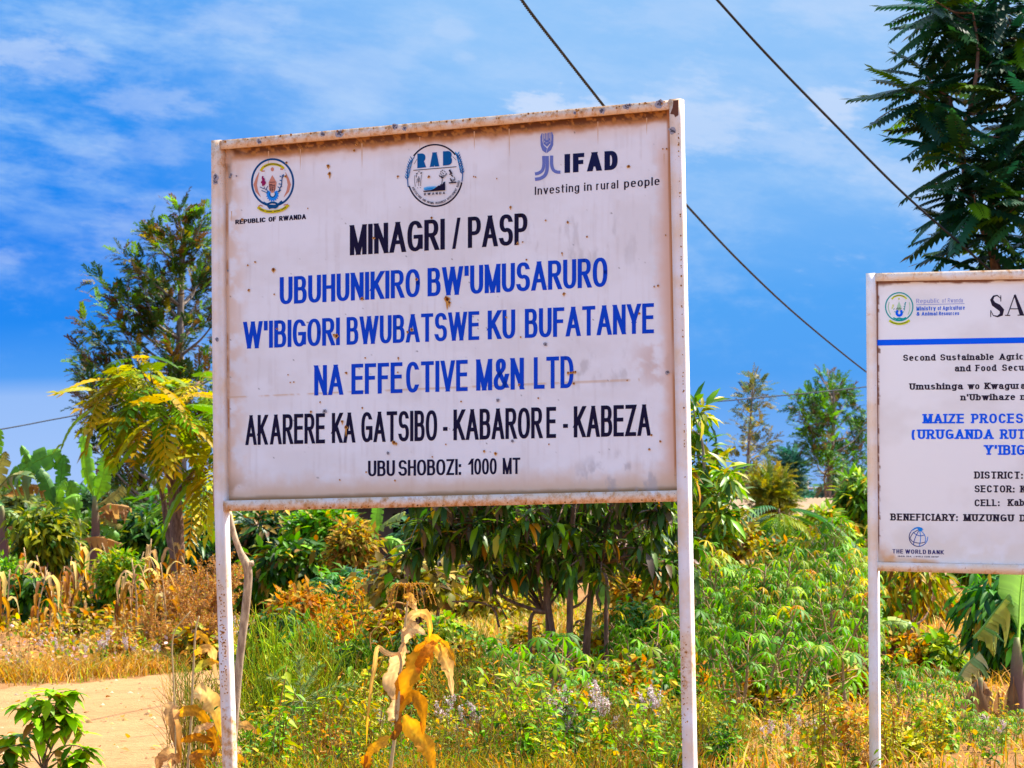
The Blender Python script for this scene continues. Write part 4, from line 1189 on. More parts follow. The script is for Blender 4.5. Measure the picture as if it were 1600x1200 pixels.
# ---- rosettes of big feathery leaves at branch ends
def rosette_tree(name, label, D, trunk, ros, T, leaf, nleaf, pal, r0=.1, depth=1.0, droop=.2, mat=M_LEAF, bark=M_BARK, extra=None, cat="tree", lift=.25):
    base = gx(trunk[0][0], D)
    root = thing(name, label, cat, tuple(base))
    wood, crown = Geo(), Geo()
    tr = bez([base] + [at(x, y, D) for x, y in trunk[1:]], 26)
    tube(wood, tr, np.linspace(r0, r0 * .3, 26), 8)
    for t2 in (extra or []):
        t2p = bez([tr[t2[0]]] + [at(x, y, D + dd) for x, y, dd in t2[1]], 16)
        tube(wood, t2p, np.linspace(r0 * .45, r0 * .15, 16), 7)
        tr = np.concatenate([tr, t2p])
    for (x, y, sc) in ros:
        p = at(x, y, D + RNG.uniform(-depth, depth))
        d = np.linalg.norm(tr - p, axis=1) + np.maximum(0, tr[:, 2] - p[2] + .1) * 3
        s = tr[np.argmin(d)]
        mid = (s + p) / 2 + np.array([0, 0, -.12 * np.linalg.norm(p - s)])
        br = bez([s, mid, p], 10)
        tube(wood, br, np.linspace(r0 * .2, r0 * .08, 10), 5)
        n = int(nleaf * RNG.uniform(.8, 1.2))
        a = np.arange(n) * 2.39996 + RNG.uniform(0, 6)
        el = np.linspace(.75, -.35, n) + RNG.normal(size=n) * .12 + lift - .25
        Dv = np.stack([np.cos(a) * np.cos(el), np.sin(a) * np.cos(el), np.sin(el)], 1)
        P = p + Dv * .02 - np.array([0, 0, 1]) * np.linspace(0, .25, n)[:, None] * leaf
        S = leaf * sc * RNG.uniform(.75, 1.15, n)
        scatter(crown, T, P, Dv, unit(np.array([0, 0, 1]) + rdir(n) * .25 + Dv * .1), S, pick(pal, n))
    finish(root, [("trunk", wood, bark, True), ("crown", crown, mat, False)])
    return root

# ---------------------------------------------------------------- left side
G1 = [(4, (.035, .075, .02)), (3, (.075, .13, .03)), (3, (.12, .07, .03)), (2, (.15, .28, .02)), (1, (.26, .20, .03))]
tipsL = [(280, 318), (322, 330), (232, 357), (262, 366), (300, 370), (188, 392), (212, 418), (143, 430), (172, 446), (150, 468), (128, 503), (120, 545), (152, 530), (162, 575), (205, 475), (240, 432),
         (272, 425), (312, 425), (200, 545), (228, 505), (252, 560), (300, 505), (322, 560), (182, 610), (150, 640), (312, 640), (150, 700), (190, 690), (172, 738), (128, 570), (215, 600), (280, 600), (236, 650), (282, 480),
         (352, 390), (372, 440), (392, 520), (350, 480), (410, 600), (352, 600), (390, 660), (255, 450), (285, 395), (180, 500), (225, 450)]
plume_tree("silky_oak_tree", "tall feathery grey green tree behind the left edge of the large sign", 72, [(283, 900), (284, 780), (281, 600), (283, 450), (290, 350)], tipsL + [(118, 560), (125, 590), (122, 620), (135, 660), (140, 690), (160, 760), (205, 740), (240, 700), (170, 660), (265, 540), (300, 590), (232, 470), (318, 450), (318, 380), (335, 480), (330, 640)], T_FEATH, .31, 44, G1, .27, .14, 1.2, up=1.0, inner=.42, steep=.55)
PALY = [(4, (.36, .34, .02)), (4, (.21, .30, .015)), (2, (.54, .37, .04)), (2, (.13, .26, .02)), (1, (.08, .18, .02))]
rosette_tree("feather_leaved_tree", "yellow green young tree with drooping feather leaves left of the large sign", 54,
             [(276, 900), (276, 820), (270, 760), (262, 690), (255, 630)],
             [(235, 588, 1), (190, 592, 1), (268, 632, 1), (305, 655, 1), (312, 596, .95), (326, 712, 1), (302, 770, .85), (165, 612, .9), (345, 640, 1), (236, 668, .8), (214, 560, .6), (345, 720, .9)],
             T_PINL, .86, 12, PALY, .125, .9, extra=[(3, [(262, 830, .2), (255, 780, .3), (246, 740, .2), (240, 690, 0)]), (10, [(300, 740, .2), (330, 680, .1)])], lift=.12)
DK = [(5, (.018, .065, .014)), (3, (.035, .11, .016)), (2, (.06, .17, .02)), (.4, (.3, .24, .05))]
bush("mango_bush", "dense dark green rounded bush behind the two brown stems", 62, (192, 775, 345, 925), 46, 70, T_LONG, .26, DK, .5, hang=.6, stem_r=.03, mat=M_WAXY)
bush("mango_bush", "dark tangled bush with dry brown patches just right of the left sign post", 52, (358, 792, 470, 930), 40, 60, T_LANCE, .24, [(5, DEEP), (3, DARK), (1.6, BRN), (1, OLV), (.8, (.34, .22, .07))], .42, hang=.6, mat=M_WAXY)
bush("leafy_shrub", "bright green fine leaved shrub touching the bottom rail of the large sign", 50, (452, 786, 560, 868), 26, 90, T_KITE, .15, [(4, (.09, .26, .02)), (3, MID), (2, (.20, .34, .03)), (.6, YEL)], .3)
bush("leafy_shrub", "dark green shrub below the bright shrub under the large sign", 49, (392, 835, 520, 940), 34, 60, T_LANCE_W, .19, [(4, DARK), (3, MID), (1.6, BRIGHT), (1.2, BRN), (.7, (.4, .3, .08))], .32, hang=.5)
bush("dry_shrub", "half dry shrub with small tan leaves beside the little banana plant", 48, (505, 800, 590, 905), 26, 80, T_KITE, .12, [(4, (.42, .26, .08)), (3, BRN), (2, (.28, .26, .05)), (1, MID)], .28, mat=M_DRY)
bush("blue_green_bush", "small blue green bush with palmate leaves under the large sign", 42, (490, 890, 585, 985), 22, 46, T_PALM, .13, [(4, (.05, .15, .04)), (2, (.10, .24, .03)), (1, (.04, .10, .06))], .26)
bush("round_leaf_shrub", "olive brown shrub with broad cupped leaves left of the thin mango trunks", 34, (560, 850, 730, 960), 30, 40, T_OVAL, .115, [(4, (.24, .17, .045)), (3, (.14, .15, .03)), (2, (.42, .32, .10)), (2, (.10, .06, .025)), (1.4, MID)], .2, hang=.35)
bush("dry_shrub", "rust coloured dry undergrowth beside the green stems under the large sign", 36, (420, 905, 520, 1000), 24, 50, T_KITE, .10, [(4, (.50, .22, .04)), (3, (.36, .17, .05)), (2, (.5, .36, .1)), (1, OLV)], .2, mat=M_DRY)
bush("leafy_shrub", "drooping leaved olive shrub in front of the bananas at far left", 50, (18, 782, 122, 900), 34, 70, T_LANCE_W, .15, [(4, (.13, .17, .02)), (3, (.20, .22, .03)), (2, DARK), (1, (.38, .33, .05))], .30, hang=.5)
bush("leafy_shrub", "bright fine leaved bush at the left edge under the bananas", 44, (-40, 868, 38, 965), 22, 90, T_KITE, .10, [(4, (.10, .26, .02)), (3, (.18, .30, .02)), (1, MID)], .26)
bush("leafy_shrub", "dark broad leaved bush beside the bright one at far left", 43, (22, 890, 72, 1000), 16, 50, T_LANCE_W, .16, [(4, DARK), (3, MID), (1, BRIGHT)], .22, hang=.6)
bush("leafy_shrub", "yellowish green low bush right of the banana stems", 47, (150, 845, 232, 955), 26, 70, T_KITE, .12, [(3, (.20, .30, .02)), (3, (.10, .24, .02)), (2, (.36, .34, .03))], .26)
bush("leafy_shrub", "leafy bush filling the gap at far left behind the bananas", 66, (60, 800, 240, 900), 34, 70, T_LANCE, .24, [(4, DARK), (3, MID), (1.4, OLV), (.6, YEL)], .5, hang=.5)

# ---- bananas
def banana_leaf(g, P, width, col, tear=.5, up=None, sag=.35, one=0, dry=0.0, n=44, colr=None, pet=0.0):
    """blade along midrib P (3D points); the two halves tear into strips"""
    M = bez(P, n); T = unit(np.gradient(M, axis=0))
    up = np.array([0, -.7, .7]) if up is None else np.asarray(up, float)
    S = unit(np.cross(T, up)); N = np.cross(S, T)
    u = np.linspace(0, 1, n)
    w = width * np.minimum(1, (np.maximum(u - pet, 0) * 3.2) ** 1.15 + .03) * np.minimum(1, ((1 - u) * 4) ** .5 + .05)
    tube(g, M, np.linspace(width * .075, width * .02, n), 5, np.array(col) * [1.6, 1.35, 1.1])
    for s in (-1, 1):
        if one and s != one: continue
        k = 1
        while k < n - 1:
            m = min(n - 1, k + int(RNG.integers(3, 10)))
            sg = sag * RNG.uniform(.3, 1.5) * (1.8 if RNG.random() < tear * .4 else 1)
            f = RNG.uniform(.7, 1.06) if RNG.random() < tear else 1
            idx = np.arange(k, m + 1)
            Wd = w[idx][:, None] * f
            lag = T[idx] * Wd * .18
            e1 = M[idx] + S[idx] * s * Wd * .5 + N[idx] * (.12 - sg * .35) * Wd + lag * .5
            e2 = M[idx] + S[idx] * s * Wd * (1 - .25 * min(sg, 1.6)) - N[idx] * sg * Wd + lag + np.array([0, 0, -1]) * sg * .4 * Wd
            if len(idx) > 2 and tear > .1:                 # ragged strip ends
                e2[0] += T[idx[0]] * .012; e2[-1] -= T[idx[-1]] * .02
            V = np.concatenate([M[idx], e1, e2]); L = len(idx)
            q = [(a + b * L, a + 1 + b * L, a + 1 + (b + 1) * L, a + (b + 1) * L) for a in range(L - 1) for b in (0, 1)]
            c = np.array(col if colr is None or RNG.random() > .4 else colr) * RNG.uniform(.8, 1.2)
            stripe = 1 + .16 * RNG.uniform(-1, 1, L)[:, None]
            cc = np.concatenate([c * stripe * 1.1, c * stripe, c * stripe * .95])
            if dry and RNG.random() < dry: cc[2 * L:] = np.array((.42, .25, .09)) * RNG.uniform(.7, 1.1)
            g.add(V, [q], cc)
            k = m
def banana(name, label, D, org_px, stems, leaves, group=None, husks=()):
    base = gx(org_px, D)
    root = thing(name, label, "banana plant", tuple(base), group)
    parts = []
    for (pts, r) in stems:
        g = Geo()
        P = bez([at(x, y, D) for x, y in pts], 14)
        if P[0][2] < .6: P = np.vstack([[P[0][0], P[0][1], -.03], P[1:]])
        tube(g, P, np.interp(np.linspace(0, 1, len(P)), [0, .8, 1], [r, r * .72, r * .3]), 10, np.array([(.12, .055, .05)]) * (1 - np.linspace(0, 1, 10 * len(P))[:, None] ** 6) + np.array([(.20, .24, .05)]) * np.linspace(0, 1, 10 * len(P))[:, None] ** 6)
        parts.append(("pseudostem", g, M_STEM, True))
    for hx in husks:
        g = Geo()
        for (x, y, ln, wd) in hx:
            p = at(x, y, D - .03 + RNG.uniform(-.05, .05)); d = np.array([RNG.normal() * .25, RNG.normal() * .25, -1])
            banana_leaf(g, [p - d * .02, p + d * ln * .5 + RNG.normal(size=3) * .02, p + d * ln], wd, (.24, .13, .06), .8, (0, -1, .1), .5, n=12, colr=(.42, .27, .14))
        parts.append(("dry_sheath", g, M_DRY, False))
    for lf in leaves:
        pts, wpx, col = lf[:3]; kw = lf[3] if len(lf) > 3 else {}
        g = Geo()
        dz = kw.pop('dz', (0, 0)) if 'dz' in kw else (0, 0)
        wpx = wpx * (1.35 if D > 45 else 1.12)
        P = [at(x, y, D + dz[0] + (dz[1] - dz[0]) * i / (len(pts) - 1)) for i, (x, y) in enumerate(pts)]
        banana_leaf(g, P, wpx * D / F, col, **kw)
        parts.append(("leaf", g, M_THICK if col[1] > col[0] else M_DRY, False))
    finish(root, parts)
    return root
bg1, bg2, bg3 = (.09, .25, .010), (.15, .35, .012), (.04, .14, .010); bdry = (.36, .22, .08); bolv = (.22, .20, .05)
q = lambda *L: [(a / 4, 650 + b / 4) for a, b in L]
banana("banana_plant", "tallest banana plant with one torn upright leaf left of the yellow green tree", 58, 148, [(q((590, 1180), (592, 900), (598, 700), (590, 500)), .085), (q((486, 1180), (486, 850), (496, 640)), .06)],
       [(q((590, 520), (552, 380), (528, 240), (524, 112)), 12, bg2, dict(tear=1.0, sag=.6, up=(0, -1, .1))), (q((596, 540), (630, 430), (655, 330), (672, 236)), 13, bg2, dict(tear=.8, sag=.4, up=(.1, -1, 0))),
        (q((500, 660), (470, 560), (450, 470), (440, 400)), 12, bg1, dict(tear=.8)), (q((600, 600), (660, 560), (720, 556), (822, 574)), 6, bdry, dict(dz=(0, -.3), sag=.9, tear=1.0)), (q((600, 640), (680, 600), (760, 592), (800, 600)), 9, (.22, .12, .05), dict(sag=.8)),
        (q((500, 780), (570, 758), (650, 764), (768, 802)), 8, bdry, dict(sag=1.1, dz=(0, -.3), tear=1.0)), (q((630, 760), (680, 820), (720, 880), (752, 936)), 10, bdry, dict(sag=.4)), (q((600, 660), (650, 640), (700, 670), (770, 692)), 6, bolv, dict(sag=.6)),
        (q((580, 640), (540, 640), (500, 700), (420, 850)), 6, (.16, .26, .03), dict(sag=.5)), (q((600, 560), (680, 520), (740, 470), (770, 440)), 9, bolv, dict(tear=.8)), (q((600, 700), (640, 690), (700, 720), (740, 780)), 8, bg1, {})])
banana("banana_plant", "broad banana plant at the left edge with a long slanting leaf", 57, 12, [(q((30, 1120), (20, 800), (10, 560)), .09)],
       [(q((10, 470), (120, 350), (230, 280), (384, 214)), 16, bg1, dict(tear=.3, sag=.35, up=(.2, -1, .5))), (q((0, 440), (60, 380), (130, 368), (205, 385)), 17, (.10, .16, .04), dict(sag=.7, colr=bolv, dz=(0, -.5))),
        (q((30, 500), (140, 448), (250, 450), (384, 500)), 9, bdry, dict(sag=.9, tear=1.0, dz=(0, -.3), up=(0, -.9, .4), colr=(.2, .12, .04))), (q((310, 470), (262, 380), (200, 290), (132, 182)), 8, bg1, dict(tear=.8)), (q((380, 560), (380, 430), (388, 330), (400, 240)), 11, bg3, dict(tear=.4)),
        (q((-60, 560), (-30, 420), (0, 300), (40, 222)), 12, bolv, dict(tear=.8)), (q((-60, 380), (-30, 250), (0, 80)), 8, bg2, {}), (q((0, 620), (60, 600), (110, 660), (100, 740)), 13, (.12, .22, .03), dict(sag=.8)),
        (q((0, 600), (-30, 700), (20, 800), (60, 860)), 10, bdry, dict(sag=.7)), (q((40, 700), (110, 690), (180, 740), (210, 800)), 12, bdry, dict(sag=.7)), (q((20, 620), (-40, 560), (-120, 540)), 12, bg1, {})])
banana("banana_plant", "ragged banana plant between the leaning and the upright banana leaves", 56, 85, [(q((330, 1120), (336, 860), (345, 640)), .07)],
       [(q((345, 640), (330, 520), (290, 400), (240, 330)), 11, bg3, dict(tear=.8)), (q((345, 640), (380, 560), (440, 510), (500, 500)), 11, bg2, dict(tear=.7, sag=.6)), (q((345, 650), (280, 600), (200, 590), (130, 620)), 12, bg1, dict(sag=.7, tear=.8)),
        (q((345, 660), (400, 640), (450, 680), (480, 760)), 11, bolv, dict(sag=.7, tear=.9)), (q((340, 680), (290, 680), (240, 740), (220, 830)), 10, bdry, dict(sag=.6, tear=1.0)), (q((345, 640), (350, 540), (370, 460), (410, 400)), 10, bg2, dict(tear=.5))])
banana("banana_plant", "small distant banana plant in front of the navy shed wall", 50, 585, [([(584, 930), (585, 870), (586, 835)], .05)],
       [([(586, 850), (587, 820), (590, 796), (592, 770)], 8, (.16, .34, .03), dict(tear=.2, up=(0, -1, .1))), ([(590, 830), (600, 818), (615, 808), (632, 800)], 9, (.28, .34, .08), dict(sag=.5, dz=(0, -.5))), ([(585, 845), (578, 830), (574, 812)], 8, bg2, dict(tear=.5)),
        ([(588, 850), (605, 842), (622, 846), (632, 862)], 10, bg2, dict(sag=.7)), ([(584, 850), (570, 846), (560, 856)], 9, bg2, dict(sag=.7))])
q = lambda *L: [(1340 + a / 3.53, 860 + b / 3.53) for a, b in L]
banana("banana_plant", "large near banana plant under the second sign at the right edge", 26.5, 1591, [(q((888, 1290), (885, 1000), (880, 720), (878, 480)), .062)],
       [(q((886, 500), (892, 380), (898, 250), (912, 110), (925, -40)), 36, (.20, .40, .03), dict(tear=.05, sag=.12, pet=.14, up=(.45, -1, 0), dz=(0, .3))), (q((640, 486), (690, 430), (740, 360), (835, 240)), 38, (.10, .24, .035), dict(tear=.2, sag=1.1, one=1, up=(.2, -1, .3), colr=(.24, .30, .06))),
        (q((548, 722), (585, 655), (620, 612), (672, 560)), 34, (.13, .24, .09), dict(tear=.2, sag=1.0, one=1, up=(.2, -1, .3), colr=(.40, .38, .16))), (q((900, 690), (915, 660), (935, 620)), 12, (.2, .3, .03), {}),
        (q((900, 560), (1000, 470), (1090, 430)), 30, bg2, dict(tear=.4))],
       husks=[[(1583, 1062, .40, .05), (1592, 1070, .45, .06), (1600, 1062, .45, .06), (1586, 1100, .30, .06), (1597, 1110, .3, .06), (1579, 1068, .34, .04)]])
banana("banana_plant", "withered banana stump with brown hanging leaves beside the large near banana plant", 26.3, 1522, [(q((628, 1290), (640, 1000), (660, 800), (680, 700)), .045)],
       [(q((680, 700), (640, 760), (600, 860), (585, 980)), 12, (.24, .13, .06), dict(sag=.6, colr=(.40, .25, .12))), (q((680, 690), (700, 770), (690, 880), (700, 940)), 14, (.30, .18, .09), dict(sag=.7, colr=(.2, .1, .05)))],
       husks=[[(1526, 1066, .36, .06), (1520, 1085, .34, .06), (1532, 1080, .36, .05), (1516, 1110, .30, .06), (1528, 1120, .26, .05), (1560, 1080, .28, .05)]])
banana("banana_plant", "pale torn banana leaf on a thin plant just right of the second sign's post", 34, 1386, [([(1384, 1075), (1381, 1020), (1376, 975)], .03)],
       [([(1362, 990), (1380, 972), (1402, 970), (1426, 976)], 15, (.26, .36, .06), dict(sag=.5, tear=.9, up=(0, -.7, .7), colr=(.16, .30, .05))), ([(1376, 985), (1368, 965), (1366, 940)], 14, bg1, {})])

# ---------------------------------------------------------------- mango tree behind the large sign
Dm = 29.5
base = gx(905, Dm)
mango = thing("mango_tree", "mango tree with several thin brown trunks and long hanging leaves behind the large sign", "tree", tuple(base))
wood, crown = Geo(), Geo()
trunks = [([(862, 1095), (858, 1000), (855, 930), (846, 880), (820, 830)], .030), ([(872, 1090), (866, 1010), (858, 950), (852, 900), (850, 820)], .026), ([(890, 1100), (890, 1010), (891, 900), (894, 820), (900, 760)], .030),
          ([(912, 1110), (917, 1000), (922, 940), (930, 880), (950, 820), (960, 760)], .032), ([(947, 1050), (947, 960), (948, 910), (940, 880)], .020), ([(832, 1080), (828, 1000), (832, 960), (850, 958)], .020)]
ends = []
for pts, r in trunks:
    dd = RNG.uniform(-.35, .35)
    P = [at(x, y, Dm + dd) for x, y in pts]; P[0] = np.array([P[0][0], P[0][1], -.02])
    tube(wood, bez(P, 22), np.linspace(r, r * .55, 22), 9); ends.append(P[-1])
for pts, r in [([(852, 957), (820, 948), (785, 932), (750, 900), (715, 860)], .016), ([(893, 950), (906, 944), (920, 928)], .013), ([(780, 980), (770, 950), (740, 940), (706, 940)], .010), ([(792, 968), (782, 948), (770, 930)], .007)]:
    tube(wood, bez([at(x, y, Dm - .1) for x, y in pts], 16), np.linspace(r, r * .5, 16), 7)
PM = [(4, (.032, .080, .014)), (4, (.07, .13, .02)), (3.4, (.15, .25, .02)), (2.6, (.13, .09, .055)), (.5, (.48, .22, .03)), (.35, (.45, .33, .04))]
for k in range(250):
    x = RNG.uniform(635, 1080); y = RNG.uniform(715, 905)
    lim = 916 - .00042 * (x - 880) ** 2 + RNG.normal() * 24 - (40 if x < 700 else 0)
    if x > 1000: lim -= 10
    y = min(y, lim - 10)
    p = at(x, y, Dm + RNG.uniform(-.9, .9))
    e = ends[int(np.argmin([np.linalg.norm(p - t) for t in ends]))]
    tube(wood, bez([e, (e + p) / 2 + [0, 0, .06], p], 8), np.linspace(.011, .004, 8), 5)
    n = int(RNG.uniform(15, 26))
    a = RNG.uniform(0, 6.28, n)
    Dv = np.stack([np.cos(a) * .8, np.sin(a) * .8, RNG.uniform(-1.5, .4, n)], 1)
    P = p + rdir(n) * .05
    scatter(crown, T_LONG, P, Dv, unit(np.stack([np.cos(a), np.sin(a), np.full(n, .6)], 1)), .175 * RNG.uniform(.6, 1.25, n), pick(PM, n, .3), 1.25)
finish(mango, [("trunk", wood, M_BARK, True), ("crown", crown, M_WAXY, False)])

# mango sapling beside the right post
plume_tree("mango_tree", "young mango tree with pointed yellowish leaves close right of the large sign's right post", 33, [(1092, 1000), (1092, 900), (1098, 800), (1100, 720), (1092, 660)],
           [(1082, 628), (1100, 640), (1078, 668), (1104, 690), (1118, 720), (1128, 728), (1090, 720), (1110, 752), (1142, 735), (1082, 760), (1124, 770), (1150, 760), (1100, 790), (1136, 800), (1088, 830), (1120, 830), (1070, 700), (1060, 740), (1064, 800), (1108, 850), (1150, 806)],
           T_LONG, .19, 26, [(4, (.11, .22, .02)), (3, (.24, .28, .03)), (2, (.42, .36, .05)), (2, (.05, .13, .02))], .14, .03, .4, up=.4, hang=.35, inner=.55, W=1.2, mat=M_WAXY)

# ---------------------------------------------------------------- right side background
plume_tree("slender_tree", "slim conical airy tree with sparse brownish foliage between the two signs", 96, [(1167, 900), (1167, 800), (1169, 720), (1173, 650), (1177, 590)],
           [(1177, 588), (1188, 598), (1165, 612), (1196, 620), (1182, 640), (1160, 640), (1192, 660), (1158, 668), (1150, 690), (1186, 690), (1140, 712), (1204, 682), (1150, 740), (1196, 716), (1138, 745), (1170, 740), (1186, 750), (1208, 690), (1128, 770), (1158, 780), (1148, 800), (1190, 770), (1176, 610), (1170, 670)],
           T_FEATH, .30, 18, [(3, (.20, .18, .06)), (3, (.09, .13, .06)), (1.4, (.34, .26, .05)), (1, (.07, .07, .06))], .34, .07, 1, up=.9, inner=.45)
bush("feathery_bush", "soft olive yellow bush at the foot of the slim conical tree", 84, (1175, 715, 1236, 850), 18, 34, T_FEATH, .30, [(4, (.24, .24, .04)), (3, (.14, .18, .04)), (2, (.30, .24, .05))], .5, hang=-.3, stem_r=.03)
plume_tree("casuarina_tree", "small dark blue green pointed tree right of the olive bush", 110, [(1231, 860), (1231, 800), (1233, 720)], [(1234, 712), (1228, 722), (1240, 728), (1226, 740), (1242, 748), (1230, 755), (1222, 765), (1244, 765), (1234, 775), (1226, 785), (1241, 788), (1232, 800), (1222, 800)],
           T_FEATH, .42, 60, [(4, (.03, .09, .06)), (2, (.05, .12, .08))], .4, .08, .8, up=.7)
tipsR = [(1240, 622), (1252, 636), (1262, 612), (1270, 650), (1284, 590), (1296, 588), (1280, 610), (1312, 598), (1318, 606), (1300, 620), (1328, 618), (1338, 640), (1262, 655), (1290, 640), (1310, 645), (1345, 662), (1330, 660), (1352, 690), (1258, 688), (1268, 700), (1280, 680),
         (1300, 680), (1320, 690), (1340, 700), (1275, 712), (1290, 722), (1308, 712), (1350, 720), (1330, 730), (1316, 738), (1360, 650), (1365, 700), (1285, 660), (1306, 700), (1345, 745), (1272, 628), (1256, 672)]
plume_tree("silky_oak_tree", "feathery open tree with a clear trunk standing left of the second sign", 98, [(1289, 880), (1291, 800), (1297, 740), (1300, 690), (1304, 640), (1300, 600)], tipsR, T_FEATH, .33, 27,
           [(3, (.05, .12, .03)), (3, (.09, .20, .03)), (2, (.13, .085, .04)), (1.5, (.14, .28, .02))], .30, .11, 1.6, up=.7, inner=.6, steep=.5)
bush("distant_bush", "hazy grey green bush behind the feathery tree's trunk", 130, (1296, 735, 1345, 815), 22, 50, T_FEATH, .5, [(1, (.10, .14, .09)), (1, (.07, .12, .07))], .6)
bush("mango_bush", "rounded yellow green bush touching the second sign's post", 62, (1316, 738, 1375, 830), 30, 60, T_LANCE, .22, [(4, (.10, .22, .02)), (3, (.24, .30, .03)), (2, DARK), (.7, YEL)], .35, hang=.6)
bush("distant_bush", "low dull green scrub on the skyline left of the feathery tree", 150, (1236, 768, 1300, 830), 26, 46, T_LANCE, .6, [(2, (.06, .13, .06)), (1, (.10, .15, .08)), (1, (.04, .13, .07))], .7)
rosette_tree("feather_leaved_tree", "young palm like plant with long drooping feather leaves in front of the beige house", 44, [(1222, 980), (1221, 900), (1219, 830), (1217, 795)],
             [(1217, 798, 1.1), (1222, 806, 1.0), (1205, 840, .8)], T_PALMY, .72, 16, [(3, (.13, .27, .02)), (3, (.24, .30, .04)), (1, (.4, .34, .08)), (2, (.04, .12, .03))], .035, .2, lift=-.05)
PYL = [(4, (.36, .30, .03)), (3, (.24, .25, .03)), (2, (.48, .28, .06)), (2, (.12, .15, .02)), (1.4, (.16, .08, .03))]
bush("yellow_shrub", "yellowing small leaved shrub behind the large sign's right post", 40, (1070, 790, 1178, 905), 44, 80, T_OVAL, .085, PYL, .24, hang=.2)
bush("yellow_shrub", "olive yellow shrub below the drooping feather leaves between the signs", 41, (1150, 830, 1262, 930), 36, 70, T_LANCE_W, .11, [(3, (.30, .28, .04)), (3, (.14, .20, .03)), (2, (.06, .14, .05)), (1, ORG)], .26, hang=.3)
bush("yellow_shrub", "golden brown thicket in the mid distance under the mango crown", 46, (930, 880, 1080, 965), 40, 70, T_OVAL, .10, [(4, (.42, .28, .05)), (3, (.30, .26, .04)), (2, (.46, .20, .06)), (1, (.16, .08, .03))], .28, hang=.2, mat=M_DRY)
bush("yellow_shrub", "dull yellow thicket seen between the mango trunks", 47, (690, 900, 850, 985), 34, 60, T_OVAL, .11, [(4, (.34, .30, .05)), (3, (.42, .28, .06)), (2, (.16, .2, .03)), (1, BRN)], .28, hang=.2)

# ---------------------------------------------------------------- the far side of the fields
PBK = [[(4, DARK), (3, MID), (1, OLV)], [(3, MID), (2, BRIGHT), (2, (.26, .28, .04))], [(3, (.30, .24, .05)), (2, OLV), (2, MID)], [(3, (.05, .13, .05)), (2, DARK), (1, MID)]]
rows = [(350, 430, 802), (420, 500, 806), (480, 560, 812), (640, 720, 800), (700, 770, 806), (745, 830, 800), (800, 880, 806), (905, 985, 804), (960, 1040, 800), (1020, 1095, 806), (1270, 1345, 800), (1360, 1450, 830), (1430, 1520, 826), (1500, 1590, 832), (-30, 60, 806), (270, 350, 812), (1085, 1150, 806), (1110, 1180, 818), (40, 120, 800), (110, 190, 802), (180, 260, 800), (-60, 20, 800), (230, 330, 806)]
for k, (x0, x1, y0) in enumerate(rows):
    D = 62 + 26 * ((k * 7) % 10) / 10
    bush("hedge_bush", "hedge bush in the bank of shrubs closing off the fields far behind the signs", D, (x0 - 14, y0 + RNG.uniform(-8, 6), x1 + 14, 905), 26, 60, [T_LANCE, T_OVAL, T_KITE, T_LANCE_W][k % 4], [.26, .2, .24, .26][k % 4], PBK[k % 4], .5, group="bank of shrubs behind the fields", hang=.5, stem_r=.02)
rows = [(640, 730, 850, 52), (720, 800, 862, 54), (790, 870, 856, 50), (955, 1040, 862, 52), (1010, 1085, 850, 49), (360, 440, 880, 50), (1380, 1450, 900, 50)]
for k, (x0, x1, y0, D) in enumerate(rows):
    bush("hedge_bush", "rough shrub in the nearer row seen between and beside the mango trunks", D, (x0 - 10, y0, x1 + 10, 960), 26, 60, [T_OVAL, T_KITE, T_LANCE_W][k % 3], .15, [PYL, [(4, (.36, .30, .05)), (3, (.16, .24, .03)), (2, (.4, .2, .05))], [(3, MID), (2, YGR), (2, BRN)]][k % 3], .34, group="rough shrubs behind the mango trunks", hang=.3, stem_r=.012)

bush("leafy_shrub", "yellow green leafy shrub at the top of the cassava field beside the second sign's post", 58, (1238, 788, 1336, 900), 40, 70, T_LANCE_W, .17, [(4, (.20, .33, .01)), (3, (.34, .34, .02)), (2, MID), (1, ORG)], .34, hang=.5)
bush("leafy_shrub", "mixed green shrub in front of the drooping feather leaves between the signs", 43, (1140, 862, 1240, 960), 34, 60, T_LANCE, .12, [(4, (.15, .29, .01)), (3, MID), (2, YGR), (1, YEL)], .26, hang=.6)

# top right tree
PTR = [(5, (.013, .052, .024)), (3, (.026, .080, .026)), (1.4, (.09, .20, .018))]
rosette_tree("feather_leaved_tree", "tall dark tree with large feather leaves rising behind the second sign", 36, [(1572, 1000), (1566, 600), (1556, 420), (1538, 360), (1518, 310), (1506, 260), (1496, 200), (1482, 150)],
             [(1470, 130, 1), (1436, 142, .95), (1448, 118, .7), (1495, 40, 1), (1480, 10, .9), (1530, 30, 1), (1560, 20, 1), (1590, 60, 1), (1550, 95, .9), (1490, 186, .9), (1508, 243, 1), (1522, 305, 1), (1542, 355, 1), (1560, 390, 1), (1588, 150, 1.1), (1600, 200, 1.1),
              (1580, 250, 1), (1600, 310, 1), (1500, 350, .7), (1455, 175, .7), (1610, 100, 1), (1620, 260, 1), (1500, 290, .8), (1550, 430, 1), (1620, 400, 1), (1460, 0, .8), (1560, -40, 1), (1610, 10, 1), (1640, 180, 1), (1500, -30, 1)],
             T_PIN2, .62, 13, PTR, .06, .7, extra=[(16, [(1580, 330, .3), (1600, 250, .4), (1604, 150, .3), (1590, 60, .2), (1560, 0, .2)]), (20, [(1520, 150, -.3), (1528, 80, -.3), (1520, 20, -.2)])], lift=.10, mat=M_WAXY)
